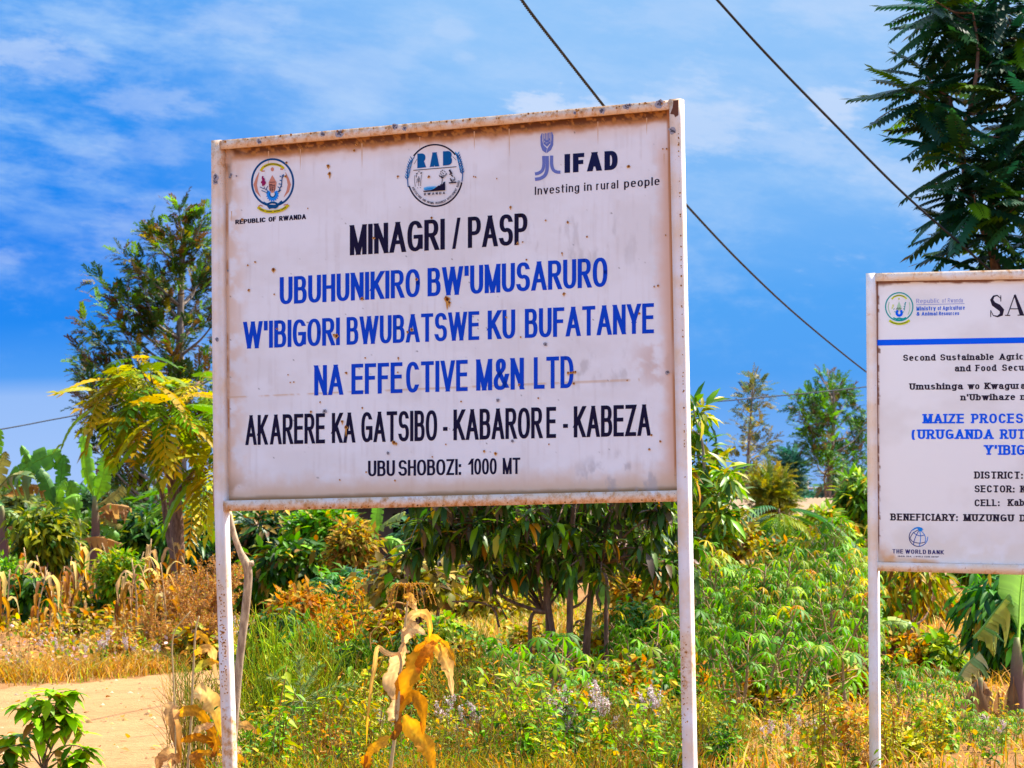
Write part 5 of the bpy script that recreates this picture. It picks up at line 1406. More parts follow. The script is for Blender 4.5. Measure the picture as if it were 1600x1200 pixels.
# tree under the second sign
Dt = 38
base = gx(1440, Dt)
plume_tree("crooked_tree", "dark crooked trunk with yellow hanging foliage under the second sign", Dt, [(1438, 1062), (1434, 1035), (1424, 1000), (1420, 960), (1421, 915), (1424, 860)],
           [(1392, 905), (1404, 915), (1440, 905), (1460, 915), (1450, 890), (1400, 880), (1425, 880), (1475, 890), (1380, 890), (1380, 930), (1398, 935), (1455, 930), (1410, 860), (1465, 860), (1440, 925)],
           T_LANCE, .16, 40, [(3, (.34, .26, .03)), (3, (.16, .22, .02)), (2, (.46, .28, .03)), (2, BRN), (2, (.08, .19, .02))], .3, .055, .5, bark=M_BARK, hang=.8, up=.1, inner=.6)
bush("leafy_shrub", "glossy dark green bush with hanging pointed leaves under the second sign", 33, (1500, 860, 1660, 1075), 80, 40, T_LANCE, .17, [(4, (.02, .085, .02)), (3, (.05, .16, .02)), (3, (.10, .28, .02)), (.8, YEL)], .30, hang=.8, mat=M_WAXY)
bush("yellow_shrub", "warm yellow brown thicket behind the crooked trunk under the second sign", 48, (1375, 890, 1520, 1040), 44, 70, T_OVAL, .11, [(4, (.34, .28, .04)), (3, (.46, .24, .06)), (2, (.16, .22, .03)), (2, BRN)], .32, hang=.3)

# ---------------------------------------------------------------- houses glimpsed behind the plants
def house(name, label, D, x0, x1, y_top, wall, roofc, depth=4.0, roof_h=.5, door=True):
    """gabled hut: walls, pitched sheet roof with an overhang, a door and a window"""
    a, b = gx(x0, D), gx(x1, D)
    zt = zrow(y_top, D, (x0 + x1) / 2)
    root = thing(name, label, "building", tuple((a + b) / 2))
    g = Geo(); L = b[0] - a[0]
    V = []
    for yy in (D, D + depth):
        V += [(a[0], yy, 0), (b[0], yy, 0), (b[0], yy, zt), (a[0], yy, zt)]
    V += [(a[0], D + depth / 2, zt + roof_h), (b[0], D + depth / 2, zt + roof_h)]
    g.add(V, [[(0, 1, 2, 3), (5, 4, 7, 6), (1, 5, 6, 2), (4, 0, 3, 7)], [(3, 8, 7), (2, 6, 9)]])
    gr = Geo(); o = .35; n = 28
    for s in (0, 1):
        y0 = D - o if s == 0 else D + depth + o
        xs = np.linspace(a[0] - o, b[0] + o, n * 2)
        zz = .025 * (np.arange(n * 2) % 2)
        e = np.stack([xs, np.full(n * 2, y0), zt - o * roof_h / (depth / 2) + .05 + zz], 1); r = np.stack([xs, np.full(n * 2, D + depth / 2), zt + roof_h + .06 + zz], 1)
        gr.add(np.concatenate([e, r]), [[(i, i + 1, i + 1 + n * 2, i + n * 2) for i in range(n * 2 - 1)]])
    parts = [("wall", g, plain_mat(name + "_wall", wall, .9, .25, 3), False), ("roof", gr, plain_mat(name + "_roof", roofc, .9, .3, 2), False)]
    for (nm, u, w_, z0, z1, cc) in (("door", .3, .9, 0.02, min(2.0, zt - .15), (.09, .05, .03)), ("window", .7, .9, zt * .45, zt * .8, (.05, .05, .06))):
        gd = Geo(); cx = a[0] + L * u
        gd.add([(cx - w_ / 2, D - .04, z0), (cx + w_ / 2, D - .04, z0), (cx + w_ / 2, D - .04, z1), (cx - w_ / 2, D - .04, z1), (cx - w_ / 2, D + .02, z0), (cx + w_ / 2, D + .02, z0), (cx + w_ / 2, D + .02, z1), (cx - w_ / 2, D + .02, z1)],
               [[(0, 1, 2, 3), (0, 4, 5, 1), (1, 5, 6, 2), (2, 6, 7, 3), (3, 7, 4, 0)]])
        parts.append((nm, gd, plain_mat(name + "_" + nm, cc, .6), False))
    finish(root, parts)
house("shed", "navy blue shed glimpsed under the bottom rail of the large sign", 66, 545, 705, 770, (.012, .014, .06), (.03, .03, .06))
house("house", "beige walled house half hidden behind plants between the two signs", 88, 1150, 1290, 812, (.50, .33, .20), (.33, .22, .13), roof_h=.4)
house("house", "small pinkish house glimpsed between the mango trunks", 74, 868, 985, 868, (.55, .40, .32), (.36, .22, .16), roof_h=.3)
# far pole
base = gx(1262, 160); pr = thing("utility_pole", "thin far pole on the skyline left of the feathery tree's trunk", "pole", tuple(base))
g = Geo(); top = at(1261, 752, 160); tube(g, [base, top], [.10, .07], 7)
g2 = Geo(); tube(g2, [top + [-.5, 0, -.3], top + [.5, 0, -.3]], .05, 5)
finish(pr, [("pole", g, M_BARKG, True), ("crossarm", g2, M_BARKG, False)])

# dirt mound at far left
g = Geo(); c0 = gx(-12, 38.5); nr, na = 12, 40; V = [(0, 0, .36)]
for r_ in range(1, nr + 1):
    for a in range(na):
        u = r_ / nr; th = a / na * 6.283
        V.append((math.cos(th) * u * .62 * (1 + .1 * math.sin(3 * th)), math.sin(th) * u * .8, .36 * (1 - u * u) ** .8 * RNG.uniform(.88, 1.12) if r_ < nr else -.02))
fq = [(1 + (r_ - 1) * na + a, 1 + (r_ - 1) * na + (a + 1) % na, 1 + r_ * na + (a + 1) % na, 1 + r_ * na + a) for r_ in range(1, nr) for a in range(na)]
g.add(V, [[(0, 1 + a, 1 + (a + 1) % na) for a in range(na)], fq])
o = g.build("dirt_mound", M_SOIL, None, True); o.location = c0
tag(o, "low heap of reddish soil at the left edge beside the dirt road", "mound")

# ---------------------------------------------------------------- cassava
PC = [(4, (.13, .29, .005)), (4, (.065, .175, .005)), (2, (.25, .37, .008)), (.5, (.40, .30, .01)), (.35, (.42, .34, .03)), (.2, (.4, .2, .05))]
def cassava_proto(h, n, lr, seed, multi=1):
    global RNG
    sv = RNG; RNG = np.random.default_rng(seed)
    st, lv = Geo(), Geo()
    for s in range(multi):
        b = np.array([RNG.normal() * .04, RNG.normal() * .04, 0]) if multi > 1 else np.zeros(3)
        tip = np.array([RNG.normal() * .10 * h, RNG.normal() * .10 * h, h * RNG.uniform(.85, 1)])
        ax = bez([b, b * .5 + tip * .5 + RNG.normal(size=3) * .04 * h, tip], 12)
        tube(st, ax, np.linspace(.012 + .006 * h, .005, 12), 6, (.30, .20, .10))
        for k in range(n):
            u = 1 - .72 * (k / n) ** 1.1
            p = np.array([np.interp(u * 11, np.arange(12), ax[:, i]) for i in range(3)])
            a = k * 2.4 + RNG.normal() * .3
            ln = RNG.uniform(.10, .17) * (lr / .1) * (.6 + .5 * (k / n) + .3)
            el = .9 - 1.1 * k / n + RNG.normal() * .15
            d = np.array([math.cos(a) * math.cos(el), math.sin(a) * math.cos(el), math.sin(el)])
            e = p + d * ln
            tube(st, bez([p, p + d * ln * .6 + [0, 0, .01], e], 5), .0032, 3, (.34, .16, .06), False)
            lc = pick(PC, 1)[0]
            if k > n * .8 and RNG.random() < .4: lc = np.array((.44, .30, .04)) * RNG.uniform(.7, 1.1)
            scatter(lv, T_PALM[int(RNG.integers(3))], e[None], unit(d * [1, 1, 0] + [0, 0, -.25 - .4 * k / n])[None], unit(d * .25 + [0, 0, 1])[None], lr * RNG.uniform(.8, 1.2), lc)
    r = thing("cassava_plant", "x", "cassava plant")
    st.build("stem", M_STEM, r, True); lv.build("leaves", M_LEAF, r)
    RNG = sv
    return r
protos = [cassava_proto(1.0, 24, .098, 11, 2), cassava_proto(1.0, 26, .092, 12, 3), cassava_proto(.8, 20, .11, 13, 1), cassava_proto(1.2, 28, .09, 14, 3), cassava_proto(1.0, 22, .105, 15, 2),
          cassava_proto(.42, 13, .10, 16, 1), cassava_proto(.55, 14, .095, 17, 2), cassava_proto(.5, 12, .11, 18, 1)]
used = [False] * len(protos)
def cassava(px, py_base, top, label, group, i=None, D=None):
    D = D or gat(px, py_base)[1]
    p = gx(px, D); hz = zrow(top, D, px)
    i = int(RNG.integers(5)) if hz > .72 else 5 + int(RNG.integers(3))
    h0 = (1.0, 1.0, .8, 1.2, 1.0, .42, .55, .5)[i] * 1.04
    sc = max(.35, min(hz / h0, 1.55))
    rz = RNG.uniform(0, 6.28)
    if not used[i]:
        r = protos[i]; used[i] = True
        r.location = p; r.rotation_euler = (0, 0, rz); r.scale = (sc,) * 3; r['label'] = label; r['group'] = group
    else:
        dup(protos[i], p, rz, sc, label, group)
GA, GB, GC = "cassava plants growing between the two signs", "low cassava plants in front of the mango trunks", "cassava plants under the second sign"
for k in range(72):                                         # the field between the signs
    D = RNG.uniform(28.5, 47)
    x = RNG.uniform(1086, 1352)
    f = (x - 1086) / 266
    if k % 6 == 0: D = RNG.uniform(30, 36)
    top = (900 - 25 * (D - 28) / 19) - 62 * f * min(1, (D - 26) / 12) + RNG.uniform(-6, 45)
    if k % 6 == 0: top -= RNG.uniform(20, 60)
    if D > 41: top = RNG.uniform(796, 840) if f > .6 else RNG.uniform(850, 890)
    cassava(x, 0, top, "bushy cassava plant with drooping fingered leaves in the field between the two signs", GA, D=D)
for (x, d, t) in [(1150, 27.2, 985), (1185, 27.8, 950), (1130, 28.5, 960), (1215, 28, 975), (1245, 27, 1000), (1290, 27.5, 985), (1325, 27, 1000), (1172, 29.5, 925), (1230, 29, 930), (1300, 30, 930), (1340, 31, 900), (1270, 31, 905), (1110, 30, 945)]:
    cassava(x, 0, t, "bushy cassava plant with drooping fingered leaves in the field between the two signs", GA, D=D if False else d)
for (x, d, t) in [(795, 27, 1020), (830, 27.4, 1000), (862, 26.8, 1010), (880, 27.6, 1000), (815, 26.4, 1040), (1000, 30, 955), (1030, 30.5, 950), (1055, 30, 965), (975, 29.5, 975), (1012, 29, 985), (1045, 29, 1000), (985, 28.5, 1010), (770, 28, 1020), (1050, 31.5, 945), (900, 26.5, 1060), (935, 28, 1030)]:
    cassava(x, 0, t, "low cassava plant with bright fingered leaves near the thin mango trunks", GB, D=d)
for (x, d, t) in [(1392, 27, 1050), (1415, 27.5, 1058), (1455, 27, 1042), (1480, 26.5, 1058), (1500, 26, 1075), (1440, 26.8, 1068), (1385, 25.6, 1108), (1520, 24.6, 1110), (1545, 24.4, 1122), (1565, 24.2, 1118), (1585, 24.6, 1112), (1600, 24.2, 1135), (1530, 24, 1148), (1560, 24, 1150), (1490, 25.5, 1100), (1432, 28, 1045), (1400, 29.5, 1030), (1470, 29, 1035), (1510, 24.2, 1130)]:
    cassava(x, 0, t, "cassava plant with pale green fingered leaves low down under the second sign", GC, D=d)

# ---------------------------------------------------------------- dry maize
def strap(g, P, w, col, n=14, face=(0, -1, .15), twist=0.0, col2=None, fold=.25):
    n = int(n * 1.6)
    M = bez(P, n); T = unit(np.gradient(M, axis=0)); up = np.array(face, float)
    S = unit(np.cross(T, up)); N = np.cross(S, T)
    u = np.linspace(0, 1, n); W = w * np.minimum(1, u * 4 + .35) * np.minimum(1, ((1 - u) * 2.2) ** .7 + .03) * .5
    an = twist * u + 0.16 * np.sin(u * 7 + RNG.uniform(0, 6)) + .08 * np.sin(u * 23 + RNG.uniform(0, 6)); ca, sa = np.cos(an)[:, None], np.sin(an)[:, None]
    S, N = S * ca + N * sa, N * ca - S * sa
    W = W[:, None]
    rows, cols = [], []
    c2 = np.array(col2 if col2 is not None else col)
    base_c = np.array(col) * (1 - u[:, None]) + c2 * u[:, None]
    for k in (-1, -.62, -.25, 0, .25, .62, 1):
        e = 1 + (abs(k) > .9) * (.14 * np.sin(u * 19 + RNG.uniform(0, 6)) + .10 * RNG.normal(size=n))[:, None]
        rows.append(M + S * W * k * e - N * W * fold * (1 - abs(k)) + N * W * (.10 * np.sin(u * 15 + k * 4 + RNG.uniform(0, 6)) * abs(k))[:, None])
        t = RNG.uniform(.72, 1.18) * (1 + .14 * RNG.normal(size=n)[:, None]) * (1.2 if k == 0 else 1) * (.8 if abs(k) > .9 else 1)
        cols.append(base_c * t)
    q = [(i + b * n, i + 1 + b * n, i + 1 + (b + 1) * n, i + (b + 1) * n) for i in range(n - 1) for b in range(6)]
    g.add(np.concatenate(rows), [q], np.clip(np.concatenate(cols), 0, .8))
cPALE, cGOLD, cORG, cBRN = (.70, .44, .20), (.66, .33, .05), (.58, .23, .015), (.28, .11, .02)
def maize(name, label, D, base_px, stalks, leaves, sc, o, tassel=None, arcs=()):
    f = lambda L, dz=0.0: [at(o[0] + x / sc, o[1] + y / sc, D + dz * math.sin(i * 1.3)) for i, (x, y) in enumerate(L)]
    base = gx(base_px, D)
    root = thing(name, label, "maize plant", tuple(base))
    st = Geo(); parts = []
    for (L, r) in stalks:
        P = bez(f(L), 18)
        if L[0][1] >= 1190: P = np.vstack([[base], P])
        tube(st, P, np.linspace(r, r * .5, len(P)), 8, (.50, .36, .16))
    for (L, w_) in arcs:
        tube(st, bez(f(L), 16), w_, 5, (.46, .25, .05))
    parts.append(("stalk", st, M_STEM, True))
    if tassel:
        tg = Geo(); t0 = f([tassel])[0]
        for k in range(15):
            a = RNG.uniform(0, 6.28); ln = RNG.uniform(.10, .17)
            h = np.array([math.cos(a), math.sin(a) * .6, 0])
            P = bez([t0, t0 + [0, 0, .05] + h * ln * .25, t0 + h * ln * .7 + [0, 0, .045], t0 + h * ln + [0, 0, -.03 - RNG.random() * .06]], 14)
            tube(tg, P, .0018, 4, (.52, .30, .08), False)
            n = 40; u = RNG.uniform(2, 13, n)
            Q = np.stack([np.interp(u, np.arange(14), P[:, i]) for i in range(3)], 1)
            scatter(tg, T_KITE, Q, rdir(n) + [0, 0, -.6], rdir(n), .012, pick([(1, (.52, .31, .08)), (1, (.42, .22, .05))], n), 1.2)
        parts.append(("tassel", tg, M_DRY, False))
    for (L, w_, c1, c2) in leaves:
        g = Geo(); dz = RNG.uniform(-.06, .06)
        strap(g, f(L, dz), 1.22 * w_ / sc * D / F, c1, 18, (RNG.uniform(-.2, .2), -1, .2), RNG.uniform(-.25, .25), c2, .15)
        parts.append(("leaf", g, M_MAIZE, False))
    finish(root, parts)
maize("dry_maize_plant", "tall withered golden maize plant with a curled tassel in front of the green stems", 20.6, 615, [([(1075, 1240), (1105, 1020), (1130, 800), (1150, 500), (1170, 330), (1190, 130)], .011)],
      [([(1160, 130), (1205, 135), (1225, 180), (1245, 222)], 44, cGOLD, cPALE), ([(1165, 350), (1200, 270), (1250, 232), (1305, 245), (1328, 320), (1325, 390)], 46, cPALE, cGOLD), ([(1160, 420), (1195, 345), (1240, 330), (1300, 365)], 62, cPALE, cPALE),
       ([(1100, 770), (1080, 660), (1110, 560), (1150, 480), (1165, 410)], 74, cPALE, cPALE), ([(1130, 800), (1175, 660), (1230, 560), (1290, 470), (1350, 400), (1402, 395)], 92, cORG, cGOLD), ([(1250, 600), (1290, 500), (1330, 440), (1345, 400)], 60, cORG, cORG),
       ([(1345, 420), (1400, 490), (1445, 590), (1470, 750)], 66, cGOLD, cPALE), ([(1390, 395), (1445, 460), (1488, 560)], 34, cGOLD, cORG), ([(1200, 470), (1090, 492), (1040, 470), (1000, 448), (982, 560), (962, 680), (940, 880), (928, 1070)], 26, cPALE, cGOLD),
       ([(1120, 870), (1170, 770), (1225, 745), (1270, 800), (1285, 900), (1282, 990)], 66, cBRN, cORG), ([(1165, 870), (1220, 960), (1285, 1040), (1330, 1120), (1350, 1230)], 92, cGOLD, cORG), ([(1070, 1000), (1000, 1060), (950, 1100), (915, 1210)], 52, cGOLD, cBRN),
       ([(1075, 1010), (1120, 980), (1130, 900), (1150, 850)], 40, cBRN, cBRN), ([(1230, 470), (1300, 430), (1330, 500), (1325, 590)], 40, cORG, cGOLD), ([(1110, 900), (1095, 860), (1110, 740)], 56, cPALE, cPALE), ([(930, 1120), (930, 1160), (945, 1230)], 60, cORG, cBRN)],
      4, (340, 900), (1190, 112), [([(1000, 310), (1040, 215), (1110, 165), (1195, 185)], .0045), ([(960, 460), (955, 370), (1000, 320), (1060, 330), (1095, 440)], .003)])
maize("dry_maize_plant", "withered maize plant with pale twisted leaves at the foot of the left sign post", 21.7, 293, [([(1172, 1240), (1195, 900), (1208, 600), (1222, 350), (1245, 250)], .009), ([(1100, 1240), (1092, 820), (1082, 600), (1076, 430), (1100, 330), (1190, 222)], .006)],
      [([(1205, 372), (1250, 362), (1290, 400), (1322, 455)], 32, cGOLD, cGOLD), ([(1208, 490), (1260, 460), (1318, 455), (1335, 540), (1350, 640)], 42, cGOLD, cPALE), ([(1218, 600), (1270, 550), (1320, 535), (1370, 540)], 40, (.25, .30, .05), cGOLD),
       ([(1208, 735), (1270, 735), (1320, 790), (1360, 880), (1388, 1010)], 92, cPALE, cGOLD), ([(1112, 865), (1170, 842), (1235, 850), (1290, 910), (1322, 1010)], 56, cGOLD, cBRN), ([(1078, 785), (1070, 850), (1096, 960), (1130, 1150)], 76, cPALE, cBRN), ([(1130, 1030), (1220, 1008), (1300, 1030), (1345, 1100)], 42, cORG, cBRN),
       ([(1195, 1110), (1290, 1105), (1395, 1120)], 32, cORG, cGOLD), ([(1195, 1110), (1240, 1150), (1280, 1230)], 62, cBRN, cORG), ([(1200, 1000), (1250, 950), (1310, 935), (1345, 930)], 34, cPALE, cPALE), ([(1440, 935), (1500, 930), (1560, 945), (1610, 990)], 44, cPALE, cORG),
       ([(1110, 1110), (1050, 1110), (1000, 1150), (980, 1230)], 60, cPALE, cBRN), ([(1440, 1130), (1510, 1150), (1560, 1190)], 40, cORG, cGOLD), ([(1290, 940), (1335, 990), (1350, 1080), (1320, 1140)], 60, cORG, cBRN), ([(1130, 1150), (1080, 1140), (1060, 1210)], 50, cBRN, cPALE)], 4, (0, 900))
# the field of dry maize across the road
def small_maize(seed):
    global RNG
    sv = RNG; RNG = np.random.default_rng(seed)
    st, lv = Geo(), Geo(); h = 1.0
    P = bez([(0, 0, 0), (RNG.normal() * .04, RNG.normal() * .04, .55), (RNG.normal() * .12, RNG.normal() * .1, h)], 10)
    tube(st, P, np.linspace(.014, .006, 10), 5, (.46, .28, .12))
    for k in range(11):
        u = .15 + .8 * k / 11; p = np.array([np.interp(u * 9, np.arange(10), P[:, i]) for i in range(3)])
        a = k * 3.1 + RNG.normal() * .5; d = np.array([math.cos(a), math.sin(a), 0]); ln = RNG.uniform(.18, .38)
        c1 = pick([(3, (.46, .25, .08)), (3, (.36, .16, .05)), (1.4, (.60, .44, .22)), (2, (.22, .10, .04))], 1)[0]
        strap(lv, [p, p + d * ln * .3 + [0, 0, .05], p + d * ln * .55 - [0, 0, .08], p + d * ln * .55 - [0, 0, ln * .95]], .05, c1, 9, d * .2 + [.2, -.3, 1], .6)
    r = thing("dry_maize_plant", "x", "maize plant"); st.build("stalk", M_STEM, r, True); lv.build("leaves", M_DRY, r)
    RNG = sv
    return r
mz = [small_maize(31), small_maize(32), small_maize(33)]
for k in range(64):
    D = RNG.uniform(40, 54); x = RNG.uniform(-20, 322)
    lab, grp = "dry brown maize stalk standing in the field across the dirt road at left", "dry maize stalks across the dirt road"
    sc = RNG.uniform(.5, 1.05) * (1 if D < 47 else 1.15)
    if k < 3:
        r = mz[k]; r.location = gx(x, D); r.rotation_euler = (0, 0, RNG.uniform(0, 6.28)); r.scale = (sc,) * 3; r['label'] = lab; r['group'] = grp
    else:
        dup(mz[k % 3], gx(x, D), RNG.uniform(0, 6.28), sc, lab, grp)

# ---------------------------------------------------------------- dry seed-head weeds
def seed_weed(seed):
    global RNG
    sv = RNG; RNG = np.random.default_rng(seed)
    st, hd = Geo(), Geo()
    for s in range(12):
        a = RNG.uniform(0, 6.28); tip = np.array([math.cos(a) * RNG.uniform(.05, .32), math.sin(a) * RNG.uniform(.05, .3), RNG.uniform(.65, 1.0)])
        P = bez([(0, 0, 0), tip * [.3, .3, .5], tip], 8); tube(st, P, np.linspace(.007, .003, 8), 4, (.34, .16, .06))
        for b in range(9):
            u = RNG.uniform(.45, 1); p = np.array([np.interp(u * 7, np.arange(8), P[:, i]) for i in range(3)])
            d = unit(rdir(1)[0] * .8 + [0, 0, .7]) * RNG.uniform(.06, .18)
            tube(st, [p, p + d], .0022, 3, (.40, .20, .07), False)
            n = 26
            scatter(hd, T_KITE, p + d * RNG.uniform(.35, 1.1, (n, 1)) + RNG.normal(size=(n, 3)) * .012, rdir(n), rdir(n), RNG.uniform(.018, .034, n), pick([(3, (.42, .20, .08)), (2, (.52, .32, .14)), (1, (.26, .12, .05)), (.6, (.3, .28, .05))], n), 1.6)
    r = thing("seed_head_weed", "x", "dry weed"); st.build("stem", M_STEM, r, True); hd.build("seed_heads", M_DRY, r)
    RNG = sv
    return r
sw = [seed_weed(41), seed_weed(42)]
LW, GW = "reddish brown dry weed with fuzzy seed heads left of the left sign post", "dry seed head weeds across the road"
for k, (x, D, h) in enumerate([(262, 43, .85), (282, 41, .9), (246, 42, .7), (305, 40.5, .75), (322, 42, 1.05), (338, 41, 1.0), (292, 38.5, .55), (255, 38.5, .5), (232, 40, .55), (318, 38, .6), (344, 44, .9), (270, 44, .8)]):
    if k < 2:
        r = sw[k]; r.location = gx(x, D); r.scale = (h,) * 3; r['label'] = LW; r['group'] = GW
    else:
        dup(sw[k % 2], gx(x, D), RNG.uniform(0, 6.28), h, LW, GW)

# ---------------------------------------------------------------- grass and weeds nobody could count
def blades(name, n, fx, hgt, wid, pal, lean=.5, mat=M_DRY):
    g = Geo(); B = fx(n); n = len(B)
    a = RNG.uniform(0, 6.28, n); h = RNG.uniform(*hgt, n)
    d = np.stack([np.cos(a), np.sin(a), np.zeros(n)], 1) * (RNG.uniform(0, lean, n) * h)[:, None]
    s = unit(np.stack([-np.sin(a), np.cos(a), np.zeros(n)], 1)); w_ = RNG.uniform(.6, 1.3, n)[:, None] * wid
    m = B + d * .35 + np.stack([np.zeros(n), np.zeros(n), h * .55], 1); t = B + d + np.stack([np.zeros(n), np.zeros(n), h * RNG.uniform(.75, 1, n)], 1)
    V = np.stack([B - s * w_, B + s * w_, m + s * w_ * .8, m - s * w_ * .8, t], 1).reshape(-1, 3)
    o = np.arange(n)[:, None] * 5
    g.add(V, [o + [[0, 1, 2, 3]], o + [[3, 2, 4]]], np.repeat(pick(pal, n, .25), 5, 0))
    return tag(g.build(name, mat), None, None, kind='stuff')
def region(x0, x1, D0, D1, keep=None):
    def fx(n):
        D = RNG.uniform(D0, D1, n); x = RNG.uniform(x0, x1, n)
        P = np.stack([(x - 800) / F * D, D, np.zeros(n)], 1)
        if keep is not None: P = P[keep(x, D)]
        d = fbm(P[:, 0] * 1.1 + 40, P[:, 1] * .8 + 9, 77, 4)
        P = P[RNG.random(len(P)) < np.clip((d - .34) * 4.5, .06, 1)]
        return P
    return fx
FARX = np.array([p[0] for p in far], float); FARD = np.array([gat(*p)[1] for p in far])
NRX = np.array([p[0] for p in near[::-1]], float); NRD = np.array([gat(*p)[1] for p in near[::-1]])
beyond = lambda x, D: D > np.interp(x, FARX, FARD) + RNG.uniform(0, .9, len(x))
front_ = lambda x, D: D < np.interp(x, NRX, NRD) + RNG.normal(0, .25, len(x))
PDRY = [(4, (.58, .37, .13)), (3, (.46, .25, .07)), (2, (.64, .48, .24)), (1.4, (.30, .15, .05)), (1, (.28, .28, .05))]
blades("dry_grass", 70000, region(-60, 345, 34, 44, beyond), (.03, .24), .004, [(4, (.50, .29, .09)), (3, (.38, .18, .05)), (2, (.60, .42, .19)), (2, (.22, .10, .035)), (1.4, (.28, .28, .05))], 2.4)
blades("dry_grass", 40000, region(345, 1080, 36.5, 54, beyond), (.06, .34), .006, PDRY + [(3, (.22, .30, .03))], 1.6)
blades("grass_verge", 7000, region(-60, 1020, 33, 46, lambda x, D: (D > np.interp(x, FARX, FARD) - .15) & (D < np.interp(x, FARX, FARD) + .7)), (.03, .10), .006, [(3, (.30, .34, .03)), (2, (.42, .34, .07)), (1, BRIGHT)], .6, M_LEAF)
blades("dry_grass", 30000, region(1075, 1640, 21.5, 60), (.03, .2), .005, [(4, (.48, .27, .08)), (3, (.56, .38, .15)), (2, (.28, .13, .05)), (2, (.20, .26, .03))], 2.0)
blades("undergrowth_grass", 20000, region(330, 1090, 20.5, 26.5, front_), (.05, .30), .0032, [(3, (.44, .30, .06)), (3, (.18, .22, .02)), (2, (.08, .18, .012)), (4, (.34, .16, .03)), (2, (.12, .06, .02))], 1.5)
# broad low weeds in the foreground: thin stems with small leaves
def weeds(name, n, fx, hgt, leaf, pal, T=T_OVAL, per=14, stemc=(.26, .20, .06)):
    g = Geo(); B = fx(n); n = len(B)
    h = RNG.uniform(*hgt, n); tip = B + np.stack([RNG.normal(0, .22, n) * h, RNG.normal(0, .22, n) * h, h], 1)
    for b, t in zip(B, tip):
        tube(g, bez([b, (b + t) / 2 + RNG.normal(size=3) * .02, t], 5), .0022, 3, stemc, False)
    u = RNG.uniform(.12, 1.0, (n, per, 1)); P = B[:, None] * (1 - u) + tip[:, None] * u + RNG.normal(size=(n, per, 3)) * .035
    P = P.reshape(-1, 3); k = len(P); D_ = unit(rdir(k) + [0, 0, -.1]); N = unit(rdir(k) * .6 + [0, 0, 1])
    P[:, 2] = np.maximum(P[:, 2], .02)
    scatter(g, T, P, D_, N, leaf * RNG.uniform(.6, 1.3, k), pick(pal, k, .25))
    return tag(g.build(name, M_LEAF), None, None, kind='stuff')
PW = [(3, (.15, .26, .015)), (3, (.07, .19, .012)), (2, (.34, .28, .03)), (2, (.42, .20, .03)), (2, DARK)]
weeds("undergrowth", 620, region(350, 1090, 21, 25.8, front_), (.12, .5), .036, PW, T_LANCE_W, 16)
weeds("undergrowth", 170, region(1080, 1360, 21.8, 27.5), (.05, .22), .04, [(3, (.22, .30, .03)), (2, (.40, .28, .05)), (2, (.13, .26, .02)), (2, (.34, .16, .05))])
weeds("undergrowth", 110, region(1370, 1640, 21.8, 26.5), (.05, .2), .04, [(3, (.34, .30, .03)), (2, (.40, .22, .06)), (1, (.13, .26, .02))])
weeds("undergrowth", 300, region(-40, 345, 36, 42, beyond), (.15, .5), .05, [(3, (.40, .22, .07)), (2, (.2, .26, .03)), (2, (.52, .36, .14)), (1, (.5, .36, .34))])
weeds("undergrowth", 500, region(640, 1090, 31, 46, lambda x, D: beyond(x, D) | (D < 33)), (.15, .5), .06, [(3, (.26, .28, .03)), (2, (.42, .26, .06)), (2, (.10, .22, .02)), (1, (.4, .18, .06))])
weeds("undergrowth", 500, region(1076, 1400, 33, 56), (.2, .8), .07, [(3, (.16, .28, .03)), (2, (.40, .28, .05)), (2, (.08, .18, .02)), (1, (.4, .2, .06))])
# fallen leaves and clods
g = Geo(); n = 5200
B = np.concatenate([region(1070, 1660, 23, 44)(n // 2), region(330, 1090, 21, 27)(n // 4), region(-40, 1090, 24, 42, lambda x, D: RNG.random(len(x)) < .25)(n // 2)])
n = len(B); scatter(g, T_OVAL, B + np.stack([np.zeros(n), np.zeros(n), RNG.uniform(.012, .04, n)], 1), unit(rdir(n) * [1, 1, .25]), unit(rdir(n) * .4 + [0, 0, 1]), RNG.uniform(.03, .08, n), pick([(3, (.42, .22, .07)), (2, (.26, .12, .05)), (2, (.56, .38, .16))], n))
tag(g.build("leaf_litter", M_DRY), None, None, kind='stuff')

# ---------------------------------------------------------------- green broom-like stems
def broom(name, label, D, box, n, pal, thick=.004, lean=.25, group=None):
    x0, y0, x1, y1 = box
    base = gx((x0 + x1) / 2, D); root = thing(name, label, "shrub", tuple(base), group)
    st, tw = Geo(), Geo()
    wx = (x1 - x0) / 2 * D / F
    for k in range(n):
        u = RNG.uniform(-1, 1)
        zt = zrow(RNG.uniform(y0, y0 + (y1 - y0) * .55) + 40 * u * u, D)
        b = base + [u * wx * .75, RNG.normal() * .25, 0]; t = np.array([b[0] + RNG.normal() * lean * wx + u * wx * .25, b[1] + RNG.normal() * .15, max(zt, .12)])
        P = bez([b, (b + t) / 2 + RNG.normal(size=3) * .03, t], 8); c = pick(pal, 1)[0]
        tube(st, P, np.linspace(thick, thick * .45, 8), 4, c, False)
        for m in range(7):
            v = RNG.uniform(.3, .97); p = np.array([np.interp(v * 7, np.arange(8), P[:, i]) for i in range(3)])
            d = unit(np.array([RNG.normal() * .6, RNG.normal() * .5, 1])) * RNG.uniform(.06, .24)
            tube(tw, bez([p, p + d * .5 + RNG.normal(size=3) * .012, p + d], 5), np.linspace(thick * .55, thick * .3, 5), 3, c * RNG.uniform(.8, 1.25), False)
    finish(root, [("stem", st, M_LEAF, True), ("twigs", tw, M_LEAF, False)])
PB1 = [(4, (.26, .36, .015)), (3, (.36, .40, .03)), (2, (.11, .20, .01)), (1.5, (.42, .30, .05))]
broom("broom_shrub", "dense clump of thin upright green stems right of the left sign post", 24.2, (372, 935, 520, 1200), 170, PB1, .0048, .75)
